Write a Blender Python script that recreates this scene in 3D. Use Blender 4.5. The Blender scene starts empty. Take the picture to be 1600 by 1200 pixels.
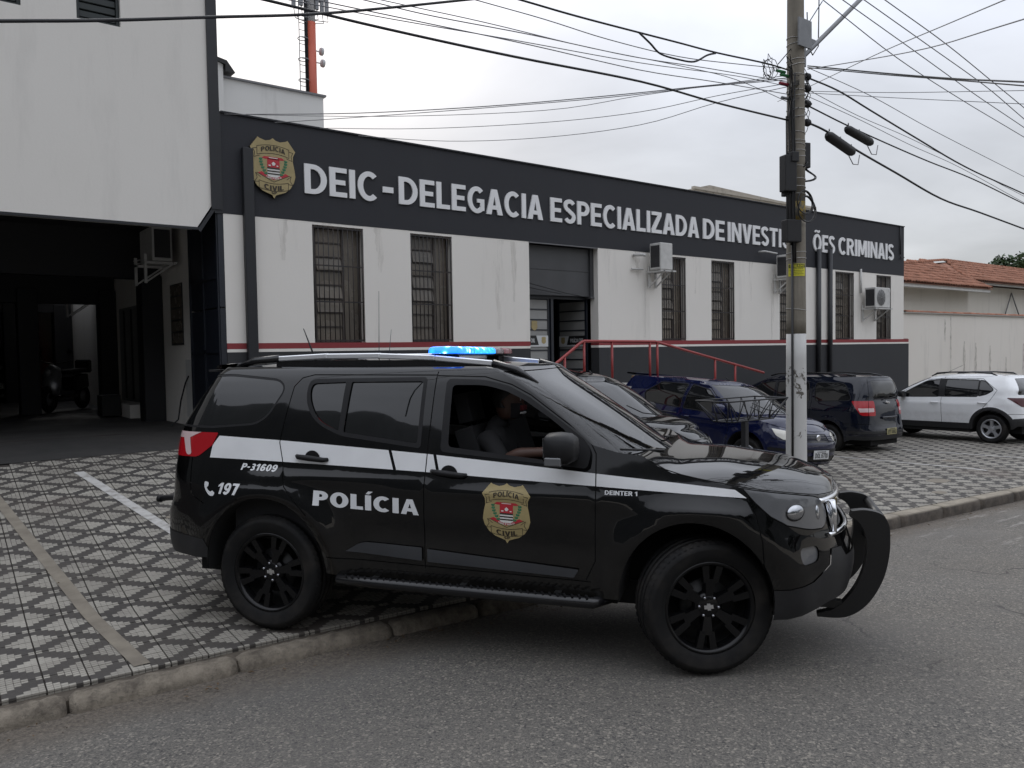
import bpy, bmesh, math, random
import numpy as np
from mathutils import Vector, Matrix
from mathutils.geometry import delaunay_2d_cdt

R_ = math.radians
random.seed(7)
scene = bpy.context.scene
COL = scene.collection

# ---------------------------------------------------------------- camera
EYE = 1.9
def make_camera():
    yaw, pitch, roll = R_(37.7), R_(-2.3), R_(0.93)
    fwd = Vector((math.sin(yaw)*math.cos(pitch), math.cos(yaw)*math.cos(pitch), math.sin(pitch)))
    right = Vector((math.cos(yaw), -math.sin(yaw), 0)); up = right.cross(fwd)
    r2 = right*math.cos(roll) - up*math.sin(roll); u2 = up*math.cos(roll) + right*math.sin(roll)
    m = Matrix((r2, u2, -fwd)).transposed().to_4x4(); m.translation = (0, 0, EYE)
    cam = bpy.data.cameras.new('camera'); cam.sensor_width = 36; cam.lens = 36*1250/1600
    cam.clip_start = .05; cam.clip_end = 3000
    o = bpy.data.objects.new('camera', cam); o.matrix_world = m; COL.objects.link(o); scene.camera = o
make_camera()

# ---------------------------------------------------------------- sky, sun, exposure
SUN_EL, SUN_AZ = R_(38), R_(22)          # azimuth from +Y towards +X: behind the building, veiled by cloud
def make_world():
    w = bpy.data.worlds.new('World'); scene.world = w; w.use_nodes = True
    nt = w.node_tree; N = nt.nodes; L = nt.links; N.clear()
    out = N.new('ShaderNodeOutputWorld'); bg = N.new('ShaderNodeBackground'); bg.inputs['Strength'].default_value = .1
    sky = N.new('ShaderNodeTexSky'); sky.sky_type = 'NISHITA'; sky.sun_disc = False
    sky.sun_elevation = SUN_EL; sky.sun_rotation = SUN_AZ
    tc = N.new('ShaderNodeTexCoord'); nrm = N.new('ShaderNodeVectorMath'); nrm.operation = 'NORMALIZE'
    L.new(tc.outputs['Generated'], nrm.inputs[0])
    sep = N.new('ShaderNodeSeparateXYZ'); L.new(nrm.outputs[0], sep.inputs[0])
    def math_(op, a, b=None, clamp=False):
        n = N.new('ShaderNodeMath'); n.operation = op; n.use_clamp = clamp
        for i, v in enumerate((a, b)):
            if v is None: continue
            if isinstance(v, (int, float)): n.inputs[i].default_value = v
            else: L.new(v, n.inputs[i])
        return n.outputs[0]
    zc = math_('MAXIMUM', sep.outputs['Z'], 0.0)
    # cloud deck seen as a flat layer: direction / (z + .12)
    den = math_('ADD', zc, .16)
    dv = N.new('ShaderNodeCombineXYZ')
    L.new(math_('DIVIDE', sep.outputs['X'], den), dv.inputs[0]); L.new(math_('DIVIDE', sep.outputs['Y'], den), dv.inputs[1])
    n1 = N.new('ShaderNodeTexNoise'); n1.inputs['Scale'].default_value = .75; n1.inputs['Detail'].default_value = 6
    n1.inputs['Roughness'].default_value = .5; n1.inputs['Distortion'].default_value = .35
    L.new(dv.outputs[0], n1.inputs['Vector'])
    # overcast luminance: zenith about three times the horizon
    lum = math_('MULTIPLY_ADD', zc, 2.7); 
    lum.node.inputs[2].default_value = 1.0
    # glow of the veiled sun
    sd = Vector((math.sin(SUN_AZ)*math.cos(R_(20)), math.cos(SUN_AZ)*math.cos(R_(20)), math.sin(R_(20))))
    dot = N.new('ShaderNodeVectorMath'); dot.operation = 'DOT_PRODUCT'; dot.inputs[1].default_value = sd
    L.new(nrm.outputs[0], dot.inputs[0])
    gl = math_('POWER', math_('MAXIMUM', dot.outputs['Value'], 0.0), 22.0)
    glow = math_('MULTIPLY', gl, .75)
    cl = N.new('ShaderNodeMapRange'); cl.inputs['From Min'].default_value = .3; cl.inputs['From Max'].default_value = .7
    cl.inputs['To Min'].default_value = .72; cl.inputs['To Max'].default_value = 1.20
    L.new(n1.outputs['Fac'], cl.inputs['Value'])
    tot = math_('MULTIPLY', math_('ADD', lum, glow), cl.outputs[0])
    ramp = N.new('ShaderNodeValToRGB'); ramp.color_ramp.elements[0].position = .0; ramp.color_ramp.elements[1].position = .35
    ramp.color_ramp.elements[0].color = (.97, .985, 1.0, 1); ramp.color_ramp.elements[1].color = (.895, .935, 1.03, 1)
    L.new(zc, ramp.inputs['Fac'])
    warm = N.new('ShaderNodeMix'); warm.data_type = 'RGBA'; warm.inputs['B'].default_value = (1.03, .99, .97, 1)
    L.new(gl, warm.inputs['Factor']); L.new(ramp.outputs['Color'], warm.inputs['A'])
    mul = N.new('ShaderNodeVectorMath'); mul.operation = 'SCALE'; L.new(warm.outputs['Result'], mul.inputs[0])
    L.new(math_('MULTIPLY', tot, 3.8), mul.inputs['Scale'])
    mix = N.new('ShaderNodeMix'); mix.data_type = 'RGBA'; mix.inputs['Factor'].default_value = .95
    L.new(sky.outputs['Color'], mix.inputs['A']); L.new(mul.outputs[0], mix.inputs['B'])
    L.new(mix.outputs['Result'], bg.inputs['Color']); L.new(bg.outputs[0], out.inputs['Surface'])
make_world()
def make_sun():
    l = bpy.data.lights.new('sun', 'SUN'); l.energy = .5; l.angle = R_(30); l.color = (1, .96, .9)
    o = bpy.data.objects.new('sun', l); COL.objects.link(o)
    d = Vector((math.sin(SUN_AZ)*math.cos(SUN_EL), math.cos(SUN_AZ)*math.cos(SUN_EL), math.sin(SUN_EL)))
    o.rotation_euler = d.to_track_quat('Z', 'Y').to_euler()
make_sun()
vs = scene.view_settings; vs.view_transform = 'Standard'; vs.look = 'None'; vs.exposure = .46; vs.gamma = 1; vs.use_curve_mapping = False
scene.render.engine = 'CYCLES'; scene.cycles.max_bounces = 8

# ---------------------------------------------------------------- object helpers
def tag(o, label=None, cat=None, group=None, kind=None):
    if label: o['label'] = label
    if cat: o['category'] = cat
    if group: o['group'] = group
    if kind: o['kind'] = kind
    return o
def link(name, me, mat=None, parent=None, mats=None):
    o = bpy.data.objects.new(name, me); COL.objects.link(o)
    if mats: [me.materials.append(m) for m in mats]
    elif mat is not None and not me.materials: me.materials.append(mat)
    if parent is not None: o.parent = parent
    return o
def empty(name, loc=(0, 0, 0), rz=0, parent=None):
    o = bpy.data.objects.new(name, None); COL.objects.link(o); o.location = loc; o.rotation_euler = (0, 0, rz)
    o.empty_display_size = .1
    if parent: o.parent = parent
    return o
def dup(o, parent=None):
    c = o.copy(); COL.objects.link(c); c.parent = parent
    for ch in list(o.children): dup(ch, c)
    return c

class MB:
    """collects boxes, tubes and prisms into one mesh"""
    def __init__(s): s.v, s.f, s.sm = [], [], []
    def add(s, vs, fs, smooth=False):
        k = len(s.v); s.v += [tuple(v) for v in vs]; s.f += [tuple(i+k for i in f) for f in fs]; s.sm += [smooth]*len(fs); return s
    def box(s, x0, x1, y0, y1, z0, z1, M=None):
        vs = [Vector((x, y, z)) for z in (z0, z1) for y in (y0, y1) for x in (x0, x1)]
        if M is not None: vs = [M @ v for v in vs]
        return s.add(vs, [(0, 2, 3, 1), (4, 5, 7, 6), (0, 1, 5, 4), (2, 6, 7, 3), (0, 4, 6, 2), (1, 3, 7, 5)])
    def bar(s, p, q, w, h=None, up=(0, 0, 1)):
        p, q = Vector(p), Vector(q); h = h or w; d = (q-p).normalized(); u = Vector(up)
        if abs(d.dot(u)) > .98: u = Vector((1, 0, 0))
        a = d.cross(u).normalized()*w/2; b = a.cross(d).normalized()*h/2
        vs = [p-a-b, p+a-b, p+a+b, p-a+b, q-a-b, q+a-b, q+a+b, q-a+b]
        return s.add(vs, [(0, 1, 2, 3), (7, 6, 5, 4), (0, 4, 5, 1), (1, 5, 6, 2), (2, 6, 7, 3), (3, 7, 4, 0)])
    def tube(s, pts, r, n=8, cap=True, radii=None):
        pts = [Vector(p) for p in pts]; rings = []; k = len(s.v); prev = None
        for i, p in enumerate(pts):
            d = (pts[min(i+1, len(pts)-1)] - pts[max(i-1, 0)]).normalized()
            u = prev if prev is not None else (Vector((0, 0, 1)) if abs(d.z) < .9 else Vector((1, 0, 0)))
            a = (u - d*u.dot(d)).normalized(); prev = a; b = d.cross(a); rr = radii[i] if radii else r
            s.v += [tuple(p + (a*math.cos(t) + b*math.sin(t))*rr) for t in (2*math.pi*j/n for j in range(n))]
        for i in range(len(pts)-1):
            for j in range(n):
                s.f.append((k+i*n+j, k+i*n+(j+1) % n, k+(i+1)*n+(j+1) % n, k+(i+1)*n+j)); s.sm.append(True)
        if cap:
            s.f.append(tuple(k+j for j in reversed(range(n)))); s.f.append(tuple(k+(len(pts)-1)*n+j for j in range(n))); s.sm += [False]*2
        return s
    def lathe(s, prof, n=48, axis='y', center=(0, 0, 0), closed=False, smooth=True):
        """prof: (radius, offset along the axis)"""
        k = len(s.v); m = len(prof)
        for i in range(n):
            t = 2*math.pi*i/n; c, si = math.cos(t), math.sin(t)
            for r, a in prof:
                p = {'y': (r*c, a, r*si), 'z': (r*c, r*si, a), 'x': (a, r*c, r*si)}[axis]
                s.v.append((p[0]+center[0], p[1]+center[1], p[2]+center[2]))
        for i in range(n):
            for j in range(m if closed else m-1):
                a, b = i*m+j, i*m+(j+1) % m; c, d = ((i+1) % n)*m+(j+1) % m, ((i+1) % n)*m+j
                s.f.append((k+a, k+b, k+c, k+d)); s.sm.append(smooth)
        return s
    def prism(s, poly, f0, f1):
        """poly of 2D points, f0/f1 map (a, b) to the two end faces"""
        n = len(poly); A = [f0(*p) for p in poly]; B = [f1(*p) for p in poly]
        tri = tess(poly); k = len(s.v); s.v += [tuple(v) for v in A+B]
        s.f += [tuple(k+i for i in t) for t in tri] + [tuple(k+n+i for i in reversed(t)) for t in tri]
        s.f += [(k+i, k+n+i, k+n+(i+1) % n, k+(i+1) % n) for i in range(n)]; s.sm += [False]*(2*len(tri)+n)
        return s
    def build(s, name, mat=None, parent=None, bevel=0, recalc=True, seg=1):
        me = bpy.data.meshes.new(name); me.from_pydata(s.v, [], s.f)
        me.polygons.foreach_set('use_smooth', s.sm); 
        if recalc or bevel:
            bm = bmesh.new(); bm.from_mesh(me)
            if recalc: bmesh.ops.recalc_face_normals(bm, faces=bm.faces)
            if bevel:
                es = [e for e in bm.edges if len(e.link_faces) == 2 and e.calc_face_angle(0) > .6]
                bmesh.ops.bevel(bm, geom=es, offset=bevel, segments=seg, affect='EDGES', profile=.6, clamp_overlap=True)
            bm.to_mesh(me); bm.free()
        me.update(); return link(name, me, mat, parent)

def tess(poly):
    from mathutils.geometry import tessellate_polygon
    return [tuple(t) for t in tessellate_polygon([[Vector((p[0], p[1], 0)) for p in poly]])]

# ---------------------------------------------------------------- material helpers
MATS = {}
class NT:
    def __init__(s, name):
        s.m = bpy.data.materials.new(name); s.m.use_nodes = True; s.n = s.m.node_tree.nodes; s.l = s.m.node_tree.links
        s.b = s.n['Principled BSDF']; s.out = s.n['Material Output']; MATS[name] = s.m
    def node(s, t, **kw):
        n = s.n.new(t)
        for k, v in kw.items(): setattr(n, k, v)
        return n
    def put(s, sock, v):
        if isinstance(v, (int, float)): sock.default_value = v
        elif isinstance(v, (tuple, list)): sock.default_value = (*v, 1)[:len(sock.default_value)] if len(v) == 3 and len(sock.default_value) == 4 else v
        else: s.l.new(v, sock)
    def math(s, op, a, b=0.0, c=0.0, clamp=False):
        n = s.node('ShaderNodeMath', operation=op, use_clamp=clamp)
        for i, v in enumerate((a, b, c)): s.put(n.inputs[i], v)
        return n.outputs[0]
    def obj(s): return s.node('ShaderNodeTexCoord').outputs['Object']
    def world(s): return s.node('ShaderNodeNewGeometry').outputs['Position']
    def noise(s, vec, scale, detail=4, rough=.55, sc3=None, dist=0):
        if sc3:
            mp = s.node('ShaderNodeMapping'); s.l.new(vec, mp.inputs[0]); mp.inputs['Scale'].default_value = sc3; vec = mp.outputs[0]
        n = s.node('ShaderNodeTexNoise'); n.inputs['Scale'].default_value = scale; n.inputs['Detail'].default_value = detail
        n.inputs['Roughness'].default_value = rough; n.inputs['Distortion'].default_value = dist; s.l.new(vec, n.inputs['Vector']); return n.outputs['Fac']
    def rng(s, v, a, b, c=0.0, d=1.0):
        n = s.node('ShaderNodeMapRange'); s.put(n.inputs[0], v); n.clamp = True
        for i, q in enumerate((a, b, c, d)): n.inputs[i+1].default_value = q
        return n.outputs[0]
    def mix(s, f, a, b, mode='MIX'):
        n = s.node('ShaderNodeMix', data_type='RGBA', blend_type=mode); s.put(n.inputs['Factor'], f); s.put(n.inputs['A'], a); s.put(n.inputs['B'], b); return n.outputs['Result']
    def bump(s, h, strength=.3, dist=.01):
        n = s.node('ShaderNodeBump'); n.inputs['Strength'].default_value = strength; n.inputs['Distance'].default_value = dist
        s.l.new(h, n.inputs['Height']); s.l.new(n.outputs[0], s.b.inputs['Normal']); return n
    def set(s, **kw):
        for k, v in kw.items(): s.put(s.b.inputs[k.replace('_', ' ')], v)
        return s.m
def plain(name, col, rough=.5, metal=0, var=.12, scale=6, **kw):
    t = NT(name); p = t.obj(); f = t.noise(p, scale, 5)
    c = t.mix(t.rng(f, .3, .7), tuple(x*(1-var) for x in col), tuple(min(1, x*(1+var)) for x in col))
    t.set(Base_Color=c, Roughness=rough, Metallic=metal)
    if kw: t.set(**kw)
    return t.m
# ---------------------------------------------------------------- lie of the land
PHI=.035; CP,SP=math.cos(PHI),math.sin(PHI)
def uv_of(X,Y): return X*CP-Y*SP, Y*CP+X*SP
def xy_of(u,v): return u*CP+v*SP, v*CP-u*SP
def lerp_tab(t,x):
    if x<=t[0][0]: return t[0][1]
    for (a,b),(c,d) in zip(t[:-1],t[1:]):
        if x<=c: return b+(d-b)*(x-a)/(c-a)
    return t[-1][1]
def base_z(u): return -.022*max(0.,u-2.5) if u>3.5 else -.011*max(0.,u-1.5)**2/2
def pave_z(u,v):
    k=lerp_tab([(3.5,.12),(7,.09),(10.5,.045),(14,-.01),(40,-.01)],u)
    return base_z(u)+lerp_tab([(4.9,.032),(6.3,.074)],v)+k*max(0.,min(v,12.5)-6.3)
def road_z(u,v):
    g=-.055-.05*min(1,max(0,(u-4)/4))
    return base_z(u)+lerp_tab([(-60,-.3),(-4,-.02),(-1,.06),(1.5,.065),(3.1,.04),(4.5,g*.55),(4.95,g)],v)
def ground_z(X,Y):
    u,v=uv_of(X,Y); return pave_z(u,v) if v>4.95 else road_z(u,v)

CARPOS = dict(blue=(10.88, 9.74, R_(-90), -.05), black=(7.0, 9.40, R_(-71), .03), navy=(15.95, 9.02, R_(91), -.09), white=(20.1, 7.5, R_(88), .0), garage=(2.2, 27.2, R_(-90), 0))
# ---------------------------------------------------------------- car shells
def interp(tab):
    """smooth monotone (pchip) interpolation through [(z, value), ...]"""
    X = np.array([a for a, b in tab], float); Y = np.array([b for a, b in tab], float)
    h = np.diff(X); dl = np.diff(Y) / h; m = np.zeros(len(X))
    for i in range(1, len(X) - 1):
        if dl[i-1] * dl[i] > 0:
            w1 = 2*h[i] + h[i-1]; w2 = h[i] + 2*h[i-1]
            m[i] = (w1 + w2) / (w1/dl[i-1] + w2/dl[i])
    m[0] = dl[0]; m[-1] = dl[-1]
    def f(z):
        z = np.clip(np.asarray(z, float), X[0], X[-1])
        i = np.clip(np.searchsorted(X, z) - 1, 0, len(X) - 2)
        t = (z - X[i]) / h[i]
        return ((2*t**3 - 3*t**2 + 1)*Y[i] + (t**3 - 2*t**2 + t)*h[i]*m[i]
                + (-2*t**3 + 3*t**2)*Y[i+1] + (t**3 - t**2)*h[i]*m[i+1])
    return f

_RAT = np.linspace(.15, 2.2, 30); _TT = np.linspace(0, 1, 300)
def _arc_table(n):
    u = np.linspace(0, 1, 900); ph = (3*u**2 - 2*u**3) * math.pi / 2
    X = np.sin(ph) ** (2/n); Y = np.clip(np.cos(ph), 0, 1) ** (2/n)
    TX, TY = [], []
    for r in _RAT:
        L = np.concatenate([[0], np.cumsum(np.hypot(np.diff(X)*r, np.diff(Y)))]); L /= L[-1]
        TX.append(np.interp(_TT, L, X)); TY.append(np.interp(_TT, L, Y))
    return np.array(TX), np.array(TY)

class Shell:
    """x along the car, y half width, z up; s = x along the flank, arc length round the corners"""
    def __init__(self, w, F, R, xa, xr, Sf, Sr, nf=2.6, nr=3.0, disp=None):
        self.w, self.F, self.R = w, F, R
        self.xa = xa if callable(xa) else (lambda z, v=xa: np.full(np.shape(z), float(v)))
        self.xr = xr if callable(xr) else (lambda z, v=xr: np.full(np.shape(z), float(v)))
        self.Sf, self.Sr = Sf, Sr
        self.tf, self.tr = _arc_table(nf), _arc_table(nr)
        self.disp = disp
    def _lut(self, T, r, t):
        ri = np.clip((r - _RAT[0]) / (_RAT[1] - _RAT[0]), 0, len(_RAT) - 1.001); i = ri.astype(int); fr = ri - i
        ti = np.clip(t, 0, 1) * (len(_TT) - 1); j = np.minimum(ti.astype(int), len(_TT) - 2); ft = ti - j
        g = lambda A: (A[i, j]*(1-ft) + A[i, j+1]*ft)*(1-fr) + (A[i+1, j]*(1-ft) + A[i+1, j+1]*ft)*fr
        return g(T[0]), g(T[1])
    def base(self, s, z):
        s = np.asarray(s, float); z = np.asarray(z, float)
        b = self.w(z); xa = self.xa(z); xr = self.xr(z)
        a = np.maximum(self.F(z) - xa, .02); ar = np.maximum(xr - self.R(z), .02)
        fx, fy = self._lut(self.tf, a / b, (s - xa) / self.Sf)
        rx, ry = self._lut(self.tr, ar / b, (xr - s) / self.Sr)
        x = np.where(s > xa, xa + a*fx, np.where(s < xr, xr - ar*rx, s))
        y = np.where(s > xa, b*fy, np.where(s < xr, b*ry, b))
        return x, y
    def pos(self, s, z):
        x, y = self.base(s, z)
        if self.disp is not None:
            e = 2e-3; x1, y1 = self.base(np.asarray(s)+e, z); x0, y0 = self.base(np.asarray(s)-e, z)
            tx, ty = x1-x0, y1-y0; L = np.hypot(tx, ty) + 1e-9
            d = self.disp(np.asarray(s, float), np.asarray(z, float))
            x = x - ty/L*d; y = y + tx/L*d
        return np.stack([x, np.maximum(y, 0), np.asarray(z, float)*np.ones_like(x)], -1)
    def normal(self, s, z):
        e = 4e-3; s = np.asarray(s, float); z = np.asarray(z, float)
        ds = self.pos(s+e, z) - self.pos(s-e, z); dz = self.pos(s, z+e) - self.pos(s, z-e)
        n = np.cross(dz, ds); L = np.linalg.norm(n, axis=-1, keepdims=True)
        return n / np.maximum(L, 1e-9)

def gauss(d, w): return np.exp(-(d/w)**2)
def sstep(a, b, x): t = np.clip((x-a)/(b-a), 0, 1); return t*t*(3-2*t)
SUV_W = interp([(.20,.80),(.30,.875),(.45,.905),(.60,.922),(.78,.935),(.95,.932),(1.04,.922),(1.12,.903),(1.30,.860),(1.50,.806),(1.65,.757),(1.70,.734),(1.74,.700),(1.775,.64)])
def suv_disp(s, z):
    d = 0*s
    for cx in (0., 2.845):                                       # flared wheel arches
        r = np.hypot(s-cx, (z-.40)); d = d + .034*gauss(r-.52, .10)*sstep(.30, .55, z + .1*(abs(s-cx) > .35))*(1 - sstep(.95, 1.10, z))
    mid = sstep(.5, .9, s)*(1 - sstep(2.0, 2.4, s))
    d = d - .016*gauss(z-(.72-.02*(s-1)), .085)*mid              # hollow above the sill moulding
    d = d + .010*gauss(z-(1.015-.035*(s-1)), .035)*sstep(-.4, .1, s)*(1-sstep(2.9, 3.2, s))   # shoulder crease
    return d
SUV_F = interp([(.20,3.50),(.30,3.60),(.42,3.69),(.60,3.725),(.75,3.69),(.85,3.65),(.95,3.625),(1.03,3.60),(1.08,3.53),(1.12,3.45)])
SUV_R = interp([(.20,-.86),(.42,-.98),(.55,-1.03),(.75,-1.02),(.85,-.97),(1.10,-.95),(1.30,-.93),(1.50,-.80),(1.72,-.60),(1.78,-.54)])
suv_lo = Shell(SUV_W, SUV_F, SUV_R, 3.02, -.42, 1.28, 1.25, 2.5, 3.2, suv_disp)
SUV_XA = interp([(1.00,2.56),(1.16,2.37),(1.30,2.20),(1.50,1.955),(1.63,1.77),(1.72,1.60),(1.78,1.42)])
SUV_FU = interp([(1.00,2.86),(1.16,2.66),(1.30,2.46),(1.50,2.17),(1.63,1.97),(1.72,1.83),(1.78,1.755)])
suv_up = Shell(SUV_W, SUV_FU, SUV_R, SUV_XA, -.42, .95, 1.25, 1.6, 3.2, None)
# ---------------------------------------------------------------- materials
def make_mats():
    M = MATS
    def paint(name, col, rough=.22, flake=0):
        t = NT(name); p = t.obj(); d = t.noise(p, 2.2, 6, .6); sp = t.noise(p, 160, 2)
        dirt = t.math('MULTIPLY', t.rng(d, .48, .8), .025 if col[2] < .5 else .1)
        so = t.node('ShaderNodeSeparateXYZ'); t.l.new(p, so.inputs[0]); film = t.math('MULTIPLY', t.math('MULTIPLY', t.rng(so.outputs['Z'], .80, .38), t.rng(t.noise(p, 9, 5, .7), .35, .7, .3, 1.0)), .09 if col[2] < .5 else .3)
        c = t.mix(t.math('ADD', dirt, film), col, (.17, .155, .13)); t.set(Base_Color=c, Roughness=t.math('ADD', t.rng(d, .3, .8, rough-.08, rough+.12), t.math('MULTIPLY', sp, .04)), Coat_Weight=1.0, Coat_Roughness=.035)
        t.b.inputs['Specular IOR Level'].default_value = .0 if col[2] < .5 else .4; return t.m
    paint('black_paint', (.0018, .0019, .0023)); paint('black_paint2', (.0025, .0026, .003)); paint('blue_paint', (.003, .006, .034)); paint('navy_paint', (.0035, .0055, .013)); paint('white_paint', (.72, .73, .74), .3)
    paint('body_blue', (.006, .011, .055))
    plain('black_plastic', (.010, .010, .011), .5); MATS['black_plastic'].node_tree.nodes['Principled BSDF'].inputs['Specular IOR Level'].default_value = .25; plain('black_gloss', (.008, .008, .009), .22); plain('grey_plastic', (.035, .037, .041), .5); plain('grey_plastic2', (.012, .0122, .0135), .55, scale=20)
    plain('seam', (.002, .002, .002), .9); plain('liner', (.006, .006, .006), .95); plain('dark_metal', (.03, .03, .03), .5, .6)
    plain('interior', (.010, .010, .011), .85); plain('seat_fabric', (.009, .009, .010), .9)
    plain('chrome', (.75, .76, .78), .12, 1.0, .03); plain('satin_silver', (.80, .81, .83), .38, .75, .03); plain('nut_steel', (.35, .35, .37), .25, 1.0); plain('thin_steel', (.05, .05, .055), .4, .5)
    plain('rim_black', (.004, .004, .0045), .22); MATS['rim_black'].node_tree.nodes['Principled BSDF'].inputs['Specular IOR Level'].default_value = .3; plain('rim_silver', (.42, .43, .45), .35, .7); plain('push_bar_black', (.005, .005, .0055), .40)
    plain('stripe_white', (.66, .665, .67), .35, 0, .04, Coat_Weight=.3); plain('letter_white', (.66, .67, .68), .4, 0, .03); plain('letter_black', (.01, .01, .01), .5)
    plain('plate_white', (.55, .56, .56), .4, 0, .06); plain('plate_yellow', (.30, .27, .13), .45, 0, .08)
    t = NT('rubber'); p = t.obj(); n = t.noise(p, 30, 5); d = t.noise(p, 5, 4)
    t.set(Base_Color=t.mix(t.rng(d, .45, .75), (.006, .006, .0063), (.026, .023, .020)), Roughness=.7); t.b.inputs['Specular IOR Level'].default_value = .25; t.bump(n, .15, .002)
    def glass(name, col, rough=.02, trans=0, ior=1.5):
        t = NT(name); p = t.obj(); n = t.noise(p, 3, 3)
        t.set(Base_Color=col, Roughness=t.rng(n, .3, .7, rough, rough+.02), IOR=ior); t.b.inputs['Specular IOR Level'].default_value = .5
        if trans:
            tr = t.node('ShaderNodeBsdfTransparent'); tr.inputs[0].default_value = (trans, trans*1.01, trans*1.02, 1); gl = t.node('ShaderNodeBsdfGlossy'); gl.inputs['Roughness'].default_value = rough; gl.inputs[0].default_value = (1, 1, 1, 1)
            fr = t.node('ShaderNodeFresnel'); fr.inputs[0].default_value = 1.5; mx = t.node('ShaderNodeMixShader'); t.l.new(fr.outputs[0], mx.inputs[0]); t.l.new(tr.outputs[0], mx.inputs[1]); t.l.new(gl.outputs[0], mx.inputs[2]); t.l.new(mx.outputs[0], t.out.inputs['Surface'])
        return t.m
    glass('tint_glass', (.006, .0065, .007), .012, 0, 1.62); glass('screen_glass', (.012, .013, .014), .03, 0, 1.6); glass('clear_glass', (0, 0, 0), .02, .22); glass('side_glass', (0, 0, 0), .02, .10); glass('mirror_glass', (.3, .3, .3), .02)
    glass('lamp_glass', (.11, .112, .116), .05, 0, 1.5); glass('lamp_lens', (.30, .31, .32), .10, 0, 1.6); glass('lamp_bright', (.50, .49, .44), .08, 0, 1.6)
    M['mirror_glass'].node_tree.nodes['Principled BSDF'].inputs['Metallic'].default_value = 1
    glass('tail_red', (.22, .006, .009), .05); glass('tail_clear', (.55, .42, .42), .06); glass('tail_dark', (.06, .008, .012), .06)
    for nm in ('tail_red',):
        b = M[nm].node_tree.nodes['Principled BSDF']; b.inputs['Emission Color'].default_value = (.9, .01, .03, 1); b.inputs['Emission Strength'].default_value = .05
    t = NT('grille_mesh'); w = t.node('ShaderNodeTexVoronoi'); w.inputs['Scale'].default_value = 60; t.l.new(t.obj(), w.inputs[0]); t.set(Base_Color=t.mix(t.rng(w.outputs['Distance'], .2, .5), (.03, .03, .03), (.003, .003, .003)), Roughness=.4)
    def lit(nm, col, s, base):
        t = NT(nm); v = t.node('ShaderNodeTexVoronoi'); v.inputs['Scale'].default_value = 16; t.l.new(t.obj(), v.inputs[0])
        f = t.rng(v.outputs['Distance'], .15, .55, 1.0, .35); t.set(Base_Color=base, Roughness=.1, Emission_Color=t.mix(t.rng(v.outputs['Distance'], .0, .35), (.55, .85, 1.0), col), Emission_Strength=t.math('MULTIPLY', f, s)); return t.m
    t = NT('reflector'); n = t.noise(t.obj(), 6, 2); t.set(Base_Color=(.42, .43, .45), Metallic=1.0, Roughness=t.rng(n, .3, .7, .14, .22))
    lit('blue_lit', (.01, .16, 1.0), 5.5, (.02, .05, .4)); lit('blue_lit2', (.01, .26, 1.0), 5.0, (.02, .05, .4))
    plain('lens_dull', (.22, .18, .19), .12, 0, .3, 40); plain('lens_red', (.24, .09, .10), .12, 0, .3, 40)
    # wall paints
    def wall(name, col, stain=.35, dark=(.10, .095, .085), rough=.85, warm=(1.0, .97, .91), streak=1.0, bump=.25, scale=1.0):
        t = NT(name); p = t.world(); a = t.noise(p, .55*scale, 5, .6); b = t.noise(p, 2.4*scale, 5, .65, (1.0, 1.0, .16)); c = t.noise(p, 35, 4)
        f1 = t.math('MULTIPLY', t.rng(a, .42, .78), stain*.5); f2 = t.math('MULTIPLY', t.rng(b, .56, .80), stain*streak)
        col1 = t.mix(f1, col, tuple(x*y*.80 for x, y in zip(col, warm))); col2 = t.mix(t.math('MULTIPLY', f2, .6), col1, dark)
        t.set(Base_Color=t.mix(t.math('MULTIPLY', t.rng(c, .35, .65), .06), col2, tuple(x*.8 for x in col)), Roughness=rough)
        t.bump(t.math('ADD', c, t.math('MULTIPLY', a, 1.5)), bump, .004); return t.m
    wall('wall_white', (.75, .72, .67), .32); wall('wall_white_left', (.71, .685, .64), .24); wall('wall_dark', (.019, .020, .025), .35, (.045, .045, .046), .75, streak=.6)
    wall('wall_dark_low', (.027, .028, .031), .5, (.07, .07, .068), .8, streak=.5); wall('wall_red', (.235, .030, .034), .3, (.12, .05, .045), .7); wall('wall_cream', (.60, .57, .51), .4); wall('wall_boundary', (.70, .66, .60), .42)
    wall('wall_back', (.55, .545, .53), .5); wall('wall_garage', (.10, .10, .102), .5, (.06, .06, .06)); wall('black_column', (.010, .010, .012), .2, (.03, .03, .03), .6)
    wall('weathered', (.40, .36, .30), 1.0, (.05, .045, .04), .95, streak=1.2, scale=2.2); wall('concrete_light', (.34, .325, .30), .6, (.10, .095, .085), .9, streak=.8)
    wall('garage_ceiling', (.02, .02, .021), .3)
    # sign pieces
    plain('sign_letter', (.74, .74, .74), .45, 0, .04, 3); plain('sign_letter_side', (.35, .35, .36), .5)
    plain('gold', (.34, .27, .125), .5, 0, .10, 9); plain('badge_dark', (.030, .022, .014), .6); plain('badge_red', (.42, .018, .03), .5, 0, .1); plain('badge_white', (.66, .65, .62), .5, 0, .04); plain('badge_green', (.015, .16, .075), .6, 0, .2, 60)
    # metalwork
    t = NT('bar_rust'); p = t.world(); n = t.noise(p, 8, 5); t.set(Base_Color=t.mix(t.rng(n, .5, .8), (.016, .014, .014), (.055, .035, .026)), Roughness=.65)
    plain('frame_steel', (.07, .065, .06), .5, .3); plain('frame_brown', (.055, .045, .04), .55); plain('door_grey', (.050, .051, .054), .45, 0, .15, 2); plain('door_dark', (.012, .015, .022), .4, 0, .15); plain('door_panel', (.26, .26, .25), .5, 0, .12, 2)
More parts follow.
